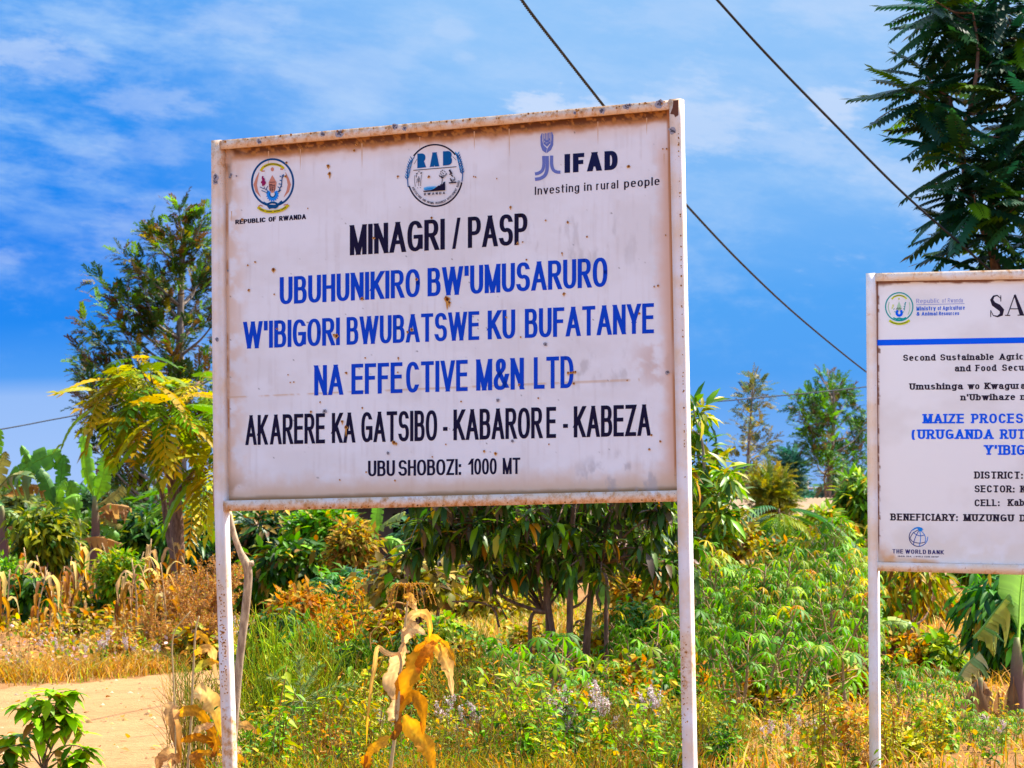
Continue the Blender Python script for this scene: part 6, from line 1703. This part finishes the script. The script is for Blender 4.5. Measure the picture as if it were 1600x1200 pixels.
broom("broom_shrub", "sparser green wiry stems left of the withered tall maize", 24.6, (480, 990, 600, 1210), 60, [(4, (.16, .27, .02)), (3, (.30, .28, .04)), (2, (.24, .13, .04))], .003, .6)
broom("broom_shrub", "wiry olive stems right of the withered tall maize", 24.4, (660, 965, 775, 1210), 80, [(4, (.18, .26, .02)), (3, (.32, .28, .05)), (2, (.26, .14, .05))], .003, .6)
broom("broom_shrub", "fine green stems beside the dry maize left of the left sign post", 22.5, (268, 1000, 345, 1210), 90, [(3, (.16, .24, .03)), (3, (.34, .27, .06)), (2, (.26, .14, .05))], .003, .5)
for x0, x1, y0, D_, lab in ((780, 880, 1075, 23.6, 'wiry tan stems in front of the thin mango trunks'), (900, 1000, 1095, 23.2, 'wiry rust brown stems near the bottom below the mango crown'), (990, 1065, 1085, 23.8, 'wiry yellowish stems left of the right sign post'),
                            (560, 640, 1090, 22.9, 'wiry tangled stems at the foot of the tall withered maize'), (430, 540, 1110, 22.6, 'low wiry brown stems below the pale plumed seedling'), (1085, 1160, 1090, 24.2, 'wiry dry stems just right of the right sign post'), (690, 790, 1120, 22.6, 'low wiry olive stems at the bottom right of the withered maize')):
    broom("wiry_weed", lab, D_, (x0, y0, x1, 1215), 60, [[(4, (.30, .22, .05)), (3, (.20, .24, .03)), (2, (.36, .15, .03))], [(3, (.38, .17, .04)), (2, (.24, .12, .04)), (2, (.2, .22, .03))], [(4, (.36, .33, .04)), (3, (.20, .28, .02)), (1, (.3, .15, .04))]][int(x0) % 3], .003, 1.1)
# soft plumed seedling in the middle of the stems
base = gx(475, 23.2); r = thing("feathery_seedling", "pale grey green seedling with soft plume leaves among the thin green stems", "plant", tuple(base))
st, lv = Geo(), Geo(); c0 = at(470, 1095, 23.2)
tube(st, bez([base, (base + c0) / 2 + [.02, 0, 0], c0], 8), [.008] * 8, 6, (.2, .2, .08))
for tip in ((425, 1058), (468, 1030), (485, 1062), (552, 1072), (548, 1095), (512, 1122), (455, 1128), (430, 1120), (500, 1040), (475, 1170)):
    e = at(*tip, 23.2 + RNG.uniform(-.15, .15)); P = bez([c0, (c0 + e) / 2 + [0, 0, .03], e], 12)
    tube(st, P, np.linspace(.003, .0015, 12), 4, (.3, .3, .1), False)
    n = 110; u = RNG.uniform(2, 11.5, n); Q = np.stack([np.interp(u, np.arange(12), P[:, i]) for i in range(3)], 1); ax = unit(e - c0)
    scatter(lv, T_KITE_N, Q, unit(ax * .9 + rdir(n) * .8), rdir(n), RNG.uniform(.03, .055, n), pick([(3, (.30, .36, .16)), (2, (.20, .32, .10)), (1, (.36, .34, .06))], n), .7)
finish(r, [("stem", st, M_STEM, True), ("leaves", lv, M_LEAF, False)])

# leafy young shrub at lower left
Ds = 23.5; base = gx(68, Ds); r = thing("leafy_sapling", "small broad leaved sapling growing at the roadside in the lower left corner", "sapling", tuple(base))
st, lv = Geo(), Geo()
for pts in ([(68, 1210), (66, 1150), (74, 1100), (84, 1074)], [(68, 1210), (50, 1150), (30, 1150), (4, 1152)], [(66, 1180), (60, 1140), (44, 1110), (30, 1100)], [(68, 1200), (90, 1150), (110, 1130), (132, 1150)], [(68, 1210), (100, 1185), (130, 1190)], [(68, 1200), (70, 1150), (95, 1115), (112, 1120)], [(60, 1210), (20, 1190), (-6, 1200)], [(68, 1190), (72, 1140), (100, 1086), (118, 1078)], [(68, 1200), (60, 1150), (62, 1110), (52, 1085)], [(66, 1200), (40, 1170), (20, 1165), (6, 1180)], [(68, 1200), (90, 1170), (120, 1165), (142, 1180)], [(68, 1190), (78, 1150), (84, 1120), (90, 1100)]):
    dd = RNG.uniform(-.12, .12); P = bez([at(x, y, Ds + dd * i / 3) for i, (x, y) in enumerate(pts)], 12); P[0] = base
    tube(st, P, np.linspace(.006, .0025, 12), 5, (.20, .12, .06), False)
    n = 24; u = 2.5 + 8.5 * RNG.random(n) ** .6; Q = np.stack([np.interp(u, np.arange(12), P[:, i]) for i in range(3)], 1)
    a = RNG.uniform(0, 6.28, n); Dv = unit(np.stack([np.cos(a), np.sin(a), RNG.uniform(-.9, .35, n)], 1))
    scatter(lv, T_LANCE_W, Q, Dv, unit(np.stack([np.cos(a) * .4, np.sin(a) * .4, np.ones(n)], 1)), RNG.uniform(.10, .16, n), pick([(4, (.22, .40, .012)), (3, (.28, .44, .02)), (2, (.08, .19, .01)), (.6, (.30, .16, .04))], n), 1.15)
finish(r, [("stem", st, M_STEM, True), ("leaves", lv, M_LEAF, False)])

# leaning broken branch by the left post
g = Geo(); Db = 21.0
P1 = [at(x, y, Db + dz) for x, y, dz in ((358, 800, .05), (366, 836, .03), (376, 864, .02), (385, 882, 0), (388, 905, 0), (383, 960, 0), (377, 1010, 0), (372, 1060, 0), (366, 1140, 0))]
P1.append(np.array([P1[-1][0] - .03, Db, -.03]))
tube(g, bez(P1, 44), np.interp(np.linspace(0, 1, 44), [0, .2, .3, 1], [.014, .017, .024, .021]), 9)
tube(g, bez([at(385, 885, Db), at(391, 881, Db), at(396, 879, Db)], 5), [.022, .019, .016], 8) if False else tube(g, [at(385, 886, Db), at(391, 881, Db), at(396.5, 880, Db)], [.020, .018, .015], 8)
root = g.build("dead_branch", M_STICK, None, True)
tag(root, "bare forked stick leaning against the left post under the large sign", "branch")

# ---------------------------------------------------------------- lavender flower spikes
def flower_proto(seed):
    global RNG
    sv = RNG; RNG = np.random.default_rng(seed)
    st, fl, lv = Geo(), Geo(), Geo()
    for s in range(4):
        tip = np.array([RNG.normal() * .10, RNG.normal() * .10, RNG.uniform(.32, .5)])
        P = bez([(RNG.normal() * .02, RNG.normal() * .02, 0), tip * [.4, .4, .55], tip], 10); tube(st, P, np.linspace(.004, .002, 10), 4, (.30, .26, .08), False)
        n = 26; u = RNG.uniform(.5, 6, n); Q = np.stack([np.interp(u, np.arange(10), P[:, i]) for i in range(3)], 1)
        scatter(lv, T_OVAL, Q, rdir(n), unit(rdir(n) * .5 + [0, 0, 1]), RNG.uniform(.025, .05, n), pick([(3, (.14, .28, .03)), (2, (.28, .30, .04))], n))
        for b in range(3):
            u0 = RNG.uniform(6.2, 9); p = np.array([np.interp(u0, np.arange(10), P[:, i]) for i in range(3)])
            d = unit(np.array([RNG.normal() * .6, RNG.normal() * .6, 1])) * RNG.uniform(.05, .11)
            n = 40; t = RNG.random((n, 1)); Q = p + d * t + RNG.normal(size=(n, 3)) * .007
            scatter(fl, T_KITE, Q, rdir(n), rdir(n), RNG.uniform(.012, .02, n), pick([(3, (.62, .50, .48)), (2, (.74, .68, .66)), (1, (.48, .32, .30))], n), 1.8)
    r = thing("flower_spike_plant", "x", "flower"); st.build("stem", M_STEM, r); fl.build("flowers", M_FLOWER, r); lv.build("leaves", M_LEAF, r)
    RNG = sv
    return r
fp = [flower_proto(51), flower_proto(52), flower_proto(53)]
LA, GAf = "pale lavender flower spikes among the weeds below the large sign", "lavender flowers below the large sign"
LB, GBf = "whitish flower spikes at the foot of the cassava between the two signs", "whitish flowers between the signs"
LC, GCf = "faint pink flower spikes at the edge of the dry grass across the road", "pink flowers across the road"
spots = [(885, 1098, 0), (872, 1138, 0), (775, 1178, 0), (728, 1105, 0), (745, 1168, 0), (935, 1075, 0), (1022, 1075, 0), (600, 1122, 0), (690, 1100, 0), (810, 1150, 0), (950, 1130, 0), (860, 1070, 0), (925, 1100, 0), (780, 1140, 0), (702, 1140, 0),
         (1190, 1148, 1), (1250, 1156, 1), (1268, 1166, 1), (1296, 1164, 1), (1226, 1190, 1), (1200, 1185, 1), (1535, 1140, 1), (1560, 1150, 1), (60, 1000, 2), (130, 1010, 2), (200, 1005, 2), (160, 995, 2), (240, 1010, 2), (90, 1005, 2), (380, 955, 2), (395, 962, 2)]
for k, (x, top, gi) in enumerate(spots):
    D = RNG.uniform(22.8, 24.6) if gi == 0 else (RNG.uniform(23.6, 24.6) if gi == 1 else RNG.uniform(37, 39))
    if gi == 0 and top < 1060: D = 27
    h = max(zrow(top, D, x), .18); sc = min(h / .44, .95)
    lab, grp = ((LA, GAf), (LB, GBf), (LC, GCf))[gi]
    if k < 3:
        r = fp[k]; r.location = gx(x, D); r.scale = (sc,) * 3; r['label'] = lab; r['group'] = grp
    else:
        dup(fp[k % 3], gx(x, D), RNG.uniform(0, 6.28), sc, lab, grp)

# ---------------------------------------------------------------- clumps of weeds one can tell apart
wl = [(395, 1150, 23.0), (430, 1140, 23.6), (560, 1130, 23.2), (580, 1165, 22.4), (700, 1150, 23.0), (740, 1125, 24.4), (790, 1120, 24.0), (828, 1135, 23.4), (860, 1165, 22.6), (905, 1150, 23.0), (940, 1160, 22.8), (985, 1120, 24.2), (1010, 1150, 23.0), (1045, 1130, 24.0),
      (760, 1180, 22.2), (690, 1185, 22.2), (520, 1180, 22.4), (450, 1185, 22.2), (1050, 1175, 22.4), (960, 1095, 25.5), (880, 1105, 25.2), (640, 1170, 22.6), (820, 1180, 22.2), (1020, 1100, 25.4), (410, 1180, 22.2), (1100, 1130, 24), (1130, 1165, 23.2), (1110, 1100, 25.6), (1320, 1160, 23.6), (1345, 1130, 24.6), (1395, 1140, 24.2), (1425, 1165, 23.4), (1465, 1150, 24)]
pw = [[(4, (.10, .26, .012)), (3, (.20, .33, .016)), (2, (.04, .12, .01))], [(4, (.07, .20, .02)), (3, (.03, .09, .015)), (1, BRIGHT)], [(4, (.42, .36, .04)), (3, (.30, .34, .03)), (1, ORG)], [(4, (.46, .24, .06)), (3, (.26, .12, .04)), (2, (.56, .38, .14))], [(3, (.22, .36, .02)), (2, (.44, .32, .05)), (2, (.10, .24, .02))]]
for k, (x, y, D) in enumerate(wl):
    if 590 < x < 700 and D < 22.9: D = 23.4
    i = int(RNG.integers(5)); h = RNG.uniform(60, 110)
    bush("weed_clump", "knee high clump of leafy weeds near the camera along the bottom of the picture", D, (x - RNG.uniform(28, 48), y - h * .6, x + RNG.uniform(28, 48), y + h), 11, 42, [T_OVAL, T_LANCE_W, T_KITE, T_KITE, T_LANCE][int(RNG.integers(5))], RNG.uniform(.038, .062), pw[i], .10, "weeds", .2, .25, M_DRY if i == 3 else M_LEAF, "weed clumps along the bottom", stem_r=.005)
for k in range(16):
    D = RNG.uniform(38, 43); x = RNG.uniform(-20, 320); i = [3, 3, 2, 4, 3][k % 5]
    t = 1000 + RNG.uniform(-35, 25)
    bush("weed_clump", "straggly half dry weed clump at the far edge of the dirt road at left", D, (x - 26, t, x + 26, t + 70), 10, 46, [T_KITE, T_LANCE, T_KITE][k % 3], RNG.uniform(.05, .085), pw[i], .16, "weeds", .25, .1, M_DRY, "dry weed clumps at the far edge of the road", stem_r=.006)

# ---------------------------------------------------------------- tangled thicket from post to post
PT_ = [[(4, (.05, .15, .010)), (3, (.10, .25, .012)), (2, DARK), (1, YEL)], [(4, (.40, .28, .03)), (3, (.22, .25, .02)), (2, (.44, .18, .03)), (2, (.10, .05, .015))], [(4, DARK), (3, (.06, .15, .012)), (2, (.2, .24, .02)), (1, ORG)],
       [(3, (.48, .20, .025)), (3, (.30, .13, .03)), (2, (.50, .34, .07)), (2, MID)], [(3, (.18, .32, .015)), (3, (.30, .34, .02)), (2, (.06, .15, .01))]]
tk = [(430, 930, 33, 2, 60), (480, 965, 31, 0, 55), (530, 950, 32, 3, 55), (560, 985, 30, 4, 45), (470, 1000, 29, 3, 45), (410, 985, 28, 4, 40), (610, 935, 33, 1, 55), (640, 985, 31, 2, 50), (690, 960, 32, 4, 50), (720, 1000, 30.5, 1, 50), (760, 985, 31.5, 0, 50), (800, 1005, 30.5, 2, 45), (700, 1035, 28.5, 0, 45), (750, 1045, 28, 2, 45),
      (660, 1040, 28, 3, 40), (830, 960, 33, 1, 45), (880, 985, 33.5, 4, 40), (930, 960, 34, 1, 50), (985, 930, 34, 0, 55), (1030, 925, 35, 4, 50), (1060, 950, 33, 2, 40), (930, 1040, 28.5, 2, 40), (980, 1030, 28.2, 1, 45), (1040, 1035, 27.6, 0, 45), (840, 1050, 28, 1, 40), (600, 1030, 28, 1, 42), (540, 1060, 26.5, 2, 40), (1000, 1065, 26.5, 3, 40), (905, 1075, 26.4, 1, 36), (560, 905, 38, 3, 60), (500, 900, 40, 2, 50)]
for k, (x, y, D, i, wd) in enumerate(tk):
    bush("thicket_shrub", "rambling shrub in the tangle of undergrowth between the large sign's two posts", D, (x - wd, y - RNG.uniform(0, 12), x + wd, y + 120), 26, 44, [T_LANCE_W, T_OVAL, T_LANCE, T_KITE, T_OVAL][i], [.085, .07, .095, .07, .075][i], PT_[i], .19, group="tangled shrubs between the large sign's posts", hang=[.6, .2, .7, .2, .3][i], mat=M_DRY if i == 3 else M_LEAF, stem_r=.009, shape=.7)
tk = [(1110, 900, 42, 2, 40), (1180, 930, 40, 0, 45), (1250, 880, 44, 4, 45), (1310, 850, 46, 4, 50), (1330, 900, 38, 0, 40), (1150, 1010, 31, 2, 35), (1230, 1020, 30.5, 0, 36), (1300, 1035, 30, 2, 36), (1340, 1040, 29.5, 1, 26), (1100, 1040, 29, 3, 30), (1190, 1060, 28, 1, 30), (1400, 960, 36, 1, 34), (1470, 985, 34, 4, 40), (1430, 1000, 34, 3, 30), (1390, 1020, 31, 2, 28), (1270, 940, 36, 2, 40)]
for k, (x, y, D, i, wd) in enumerate(tk):
    bush("thicket_shrub", "rambling shrub among the cassava right of the large sign", D, (x - wd, y - RNG.uniform(0, 12), x + wd, y + 110), 24, 44, [T_LANCE_W, T_OVAL, T_LANCE, T_KITE, T_OVAL][i], [.10, .085, .10, .08, .10][i], PT_[i], .2, group="tangled shrubs among the cassava", hang=[.6, .2, .7, .2, .3][i], mat=M_DRY if i == 3 else M_LEAF, stem_r=.009, shape=.7)
tk = [(30, 900, 50, 2, 50), (100, 905, 49, 1, 45), (150, 915, 47, 2, 40), (210, 905, 50, 2, 50), (280, 925, 46, 3, 50), (320, 905, 48, 2, 40), (70, 940, 44, 3, 40), (130, 950, 43.5, 1, 40), (190, 945, 44, 3, 45), (250, 955, 42, 0, 36), (8, 960, 42, 1, 40), (310, 985, 38, 1, 30)]
for k, (x, y, D, i, wd) in enumerate(tk):
    bush("thicket_shrub", "rambling shrub among the dry maize left of the large sign", D, (x - wd, y - RNG.uniform(0, 12), x + wd, y + 90), 22, 46, [T_LANCE_W, T_OVAL, T_LANCE, T_KITE, T_OVAL][i], [.12, .10, .13, .10, .12][i], PT_[i], .26, group="tangled shrubs among the dry maize", hang=[.6, .2, .7, .2, .3][i], mat=M_DRY if i == 3 else M_LEAF, stem_r=.01, shape=.7)

# ---------------------------------------------------------------- scrub on the skyline
for k in range(22):
    x = -70 + k * 78; D = RNG.uniform(135, 200)
    if 1180 < x < 1290: continue
    yh = 780 - (x - 800) * .0175
    bush("skyline_scrub", "far scrub along the skyline, hardly more than a dull green line", D, (x - 55, yh - RNG.uniform(10, 26), x + 55, yh + 30), 22, 50, T_LANCE, .75, [[(2, (.06, .13, .05)), (1, (.10, .15, .06))], [(2, (.12, .16, .05)), (1, (.2, .18, .06))], [(2, (.05, .12, .06)), (1, (.08, .14, .07))]][k % 3], .9, group="scrub along the skyline", stem_r=.03)
# stones on the road
g = Geo(); n = 420
B = np.concatenate([region(-60, 420, 22.5, 36)(n), region(420, 1060, 26, 42)(n)]); n = len(B)
r_ = RNG.uniform(.006, .026, n)
V0 = np.array([(1, 0, 0), (-1, 0, 0), (0, 1, 0), (0, -1, 0), (0, 0, .8), (0, 0, -.4)], float); F0 = np.array([(0, 2, 4), (2, 1, 4), (1, 3, 4), (3, 0, 4)])
V = B[:, None] + V0[None] * r_[:, None, None] * RNG.uniform(.6, 1.4, (n, 6, 1)) + [0, 0, .005]
g.add(V.reshape(-1, 3), [(F0[None] + (np.arange(n) * 6)[:, None, None]).reshape(-1, 3)], np.repeat(pick([(2, (.40, .24, .12)), (1, (.52, .38, .24)), (1, (.24, .14, .08))], n), 6, 0))
tag(g.build("pebbles", attr_mat("pebble", .9, .1)), None, None, kind='stuff')

# ---------------------------------------------------------------- upright leafy shoots in the foreground
def shoot_proto(seed, pal, T, leaf, n_st, per, drp):
    global RNG
    sv = RNG; RNG = np.random.default_rng(seed)
    st, lv = Geo(), Geo()
    for s in range(n_st):
        tip = np.array([RNG.normal() * .13, RNG.normal() * .13, RNG.uniform(.55, 1.0)])
        P = bez([(RNG.normal() * .03, RNG.normal() * .03, 0), tip * [.35, .35, .5] + RNG.normal(size=3) * .02, tip], 12)
        tube(st, P, np.linspace(.007, .0025, 12), 5, pick([(1, (.30, .20, .06)), (1, (.22, .24, .05)), (1, (.30, .12, .04))], 1)[0], False)
        u = np.linspace(2, 11.2, per) + RNG.normal(size=per) * .2
        Q = np.stack([np.interp(u, np.arange(12), P[:, i]) for i in range(3)], 1)
        a = np.arange(per) * 2.4 + RNG.uniform(0, 6); el = RNG.uniform(-.5, .6, per) - drp
        Dv = np.stack([np.cos(a) * np.cos(el), np.sin(a) * np.cos(el), np.sin(el)], 1)
        scatter(lv, T, Q, Dv, unit(np.array([0, 0, 1]) + rdir(per) * .4), leaf * RNG.uniform(.5, 1.25, per) * np.linspace(1.15, .6, per), pick(pal, per, .3))
    r = thing("leafy_shoot", "x", "weed"); st.build("stem", M_STEM, r); lv.build("leaves", M_LEAF, r)
    RNG = sv
    return r
sp_ = [shoot_proto(61, [(3, BRIGHT), (2, YGR), (1, YEL)], T_LANCE_W, .17, 4, 22, .1), shoot_proto(62, [(3, (.34, .30, .02)), (2, ORG), (2, YGR), (1, BRN)], T_LANCE, .15, 5, 20, .3), shoot_proto(63, [(3, MID), (2, BRIGHT), (1, DARK)], T_OVAL, .12, 4, 24, .2),
       shoot_proto(64, [(3, ORG), (2, BRN), (2, TAN), (1, YEL)], T_KITE_N, .16, 5, 20, .6), shoot_proto(65, [(3, YGR), (2, YEL), (1, MID)], T_KITE, .10, 6, 30, .1)]
lb = ["fresh green leafy shoots standing among the foreground weeds", "yellowing narrow leaved shoots standing among the foreground weeds", "dark green round leaved shoots standing among the foreground weeds", "withered brown shoots standing among the foreground weeds", "fine leaved yellow green shoots standing among the foreground weeds"]
seen = set()
for k in range(78):
    zone = k % 6
    x = RNG.uniform(372, 1062) if zone < 4 else (RNG.uniform(1092, 1350) if zone == 4 else RNG.uniform(1380, 1600))
    D = RNG.uniform(21.2, 26.5)
    if zone < 4 and abs(x - 640) < 60 and D < 23: D = 23.5
    top = RNG.uniform(1015, 1120) if zone < 4 else RNG.uniform(1050, 1150)
    h = max(zrow(top, D, x), .15) / .98; i = int(RNG.integers(5))
    if i not in seen:
        seen.add(i); r = sp_[i]; r.location = gx(x, D); r.scale = (h,) * 3; r['label'] = lb[i]; r['group'] = "leafy shoots in the foreground"
    else:
        dup(sp_[i], gx(x, D), RNG.uniform(0, 6.28), h, lb[i], "leafy shoots in the foreground")

# ---------------------------------------------------------------- power cables
M_CABLE = plain_mat("cable_sheath", (.012, .016, .026), .6)
def cable(name, label, pts, r, twist=0, n=160):
    P = bez([at(x, y, D) for x, y, D in pts], n)
    g = Geo()
    if twist:
        T = unit(np.gradient(P, axis=0)); A = unit(np.cross(T, [.2, .9, .3])); B = np.cross(T, A)
        s = np.concatenate([[0], np.cumsum(np.linalg.norm(np.diff(P, axis=0), axis=1))])
        n2 = int(s[-1] / .045); ss = np.linspace(0, s[-1], n2)
        I = lambda X: np.stack([np.interp(ss, s, X[:, i]) for i in range(3)], 1)
        P2, A2, B2 = I(P), I(A), I(B)
        for k in range(3):
            ph = ss / twist * 6.283 + k * 2.094
            tube(g, P2 + (A2 * np.cos(ph)[:, None] + B2 * np.sin(ph)[:, None]) * r * .62, r * .55, 6)
    else:
        tube(g, P, r, 6)
    return tag(g.build(name, M_CABLE, None, True), label, "cable")
cable("power_cable", "twisted black cable passing behind the top right of the large sign", [(760, -90, 27), (815, 0, 29), (880, 85, 31.5), (942, 164, 34), (1005, 244, 37), (1072, 320, 41), (1160, 413, 47), (1250, 497, 55), (1352, 580, 66), (1420, 628, 76)], .0125, .26)
cable("power_cable", "thick smooth black cable crossing the sky at upper right", [(1050, -80, 29), (1121, 0, 30), (1200, 87, 31), (1300, 190, 32.5), (1400, 291, 34), (1480, 363, 34.8), (1545, 420, 35.5), (1640, 500, 37)], .0115)
cable("power_cable", "thin cable low in the sky at the left edge", [(-120, 690, 66), (0, 671, 68), (70, 658, 69), (152, 641, 70), (300, 600, 72), (420, 560, 74)], .012)
cable("power_cable", "thin cable crossing behind the trees between the two signs", [(960, 632, 70), (1105, 628, 74), (1200, 620, 78), (1280, 612.5, 81), (1352, 604.5, 84), (1500, 585, 90)], .013)
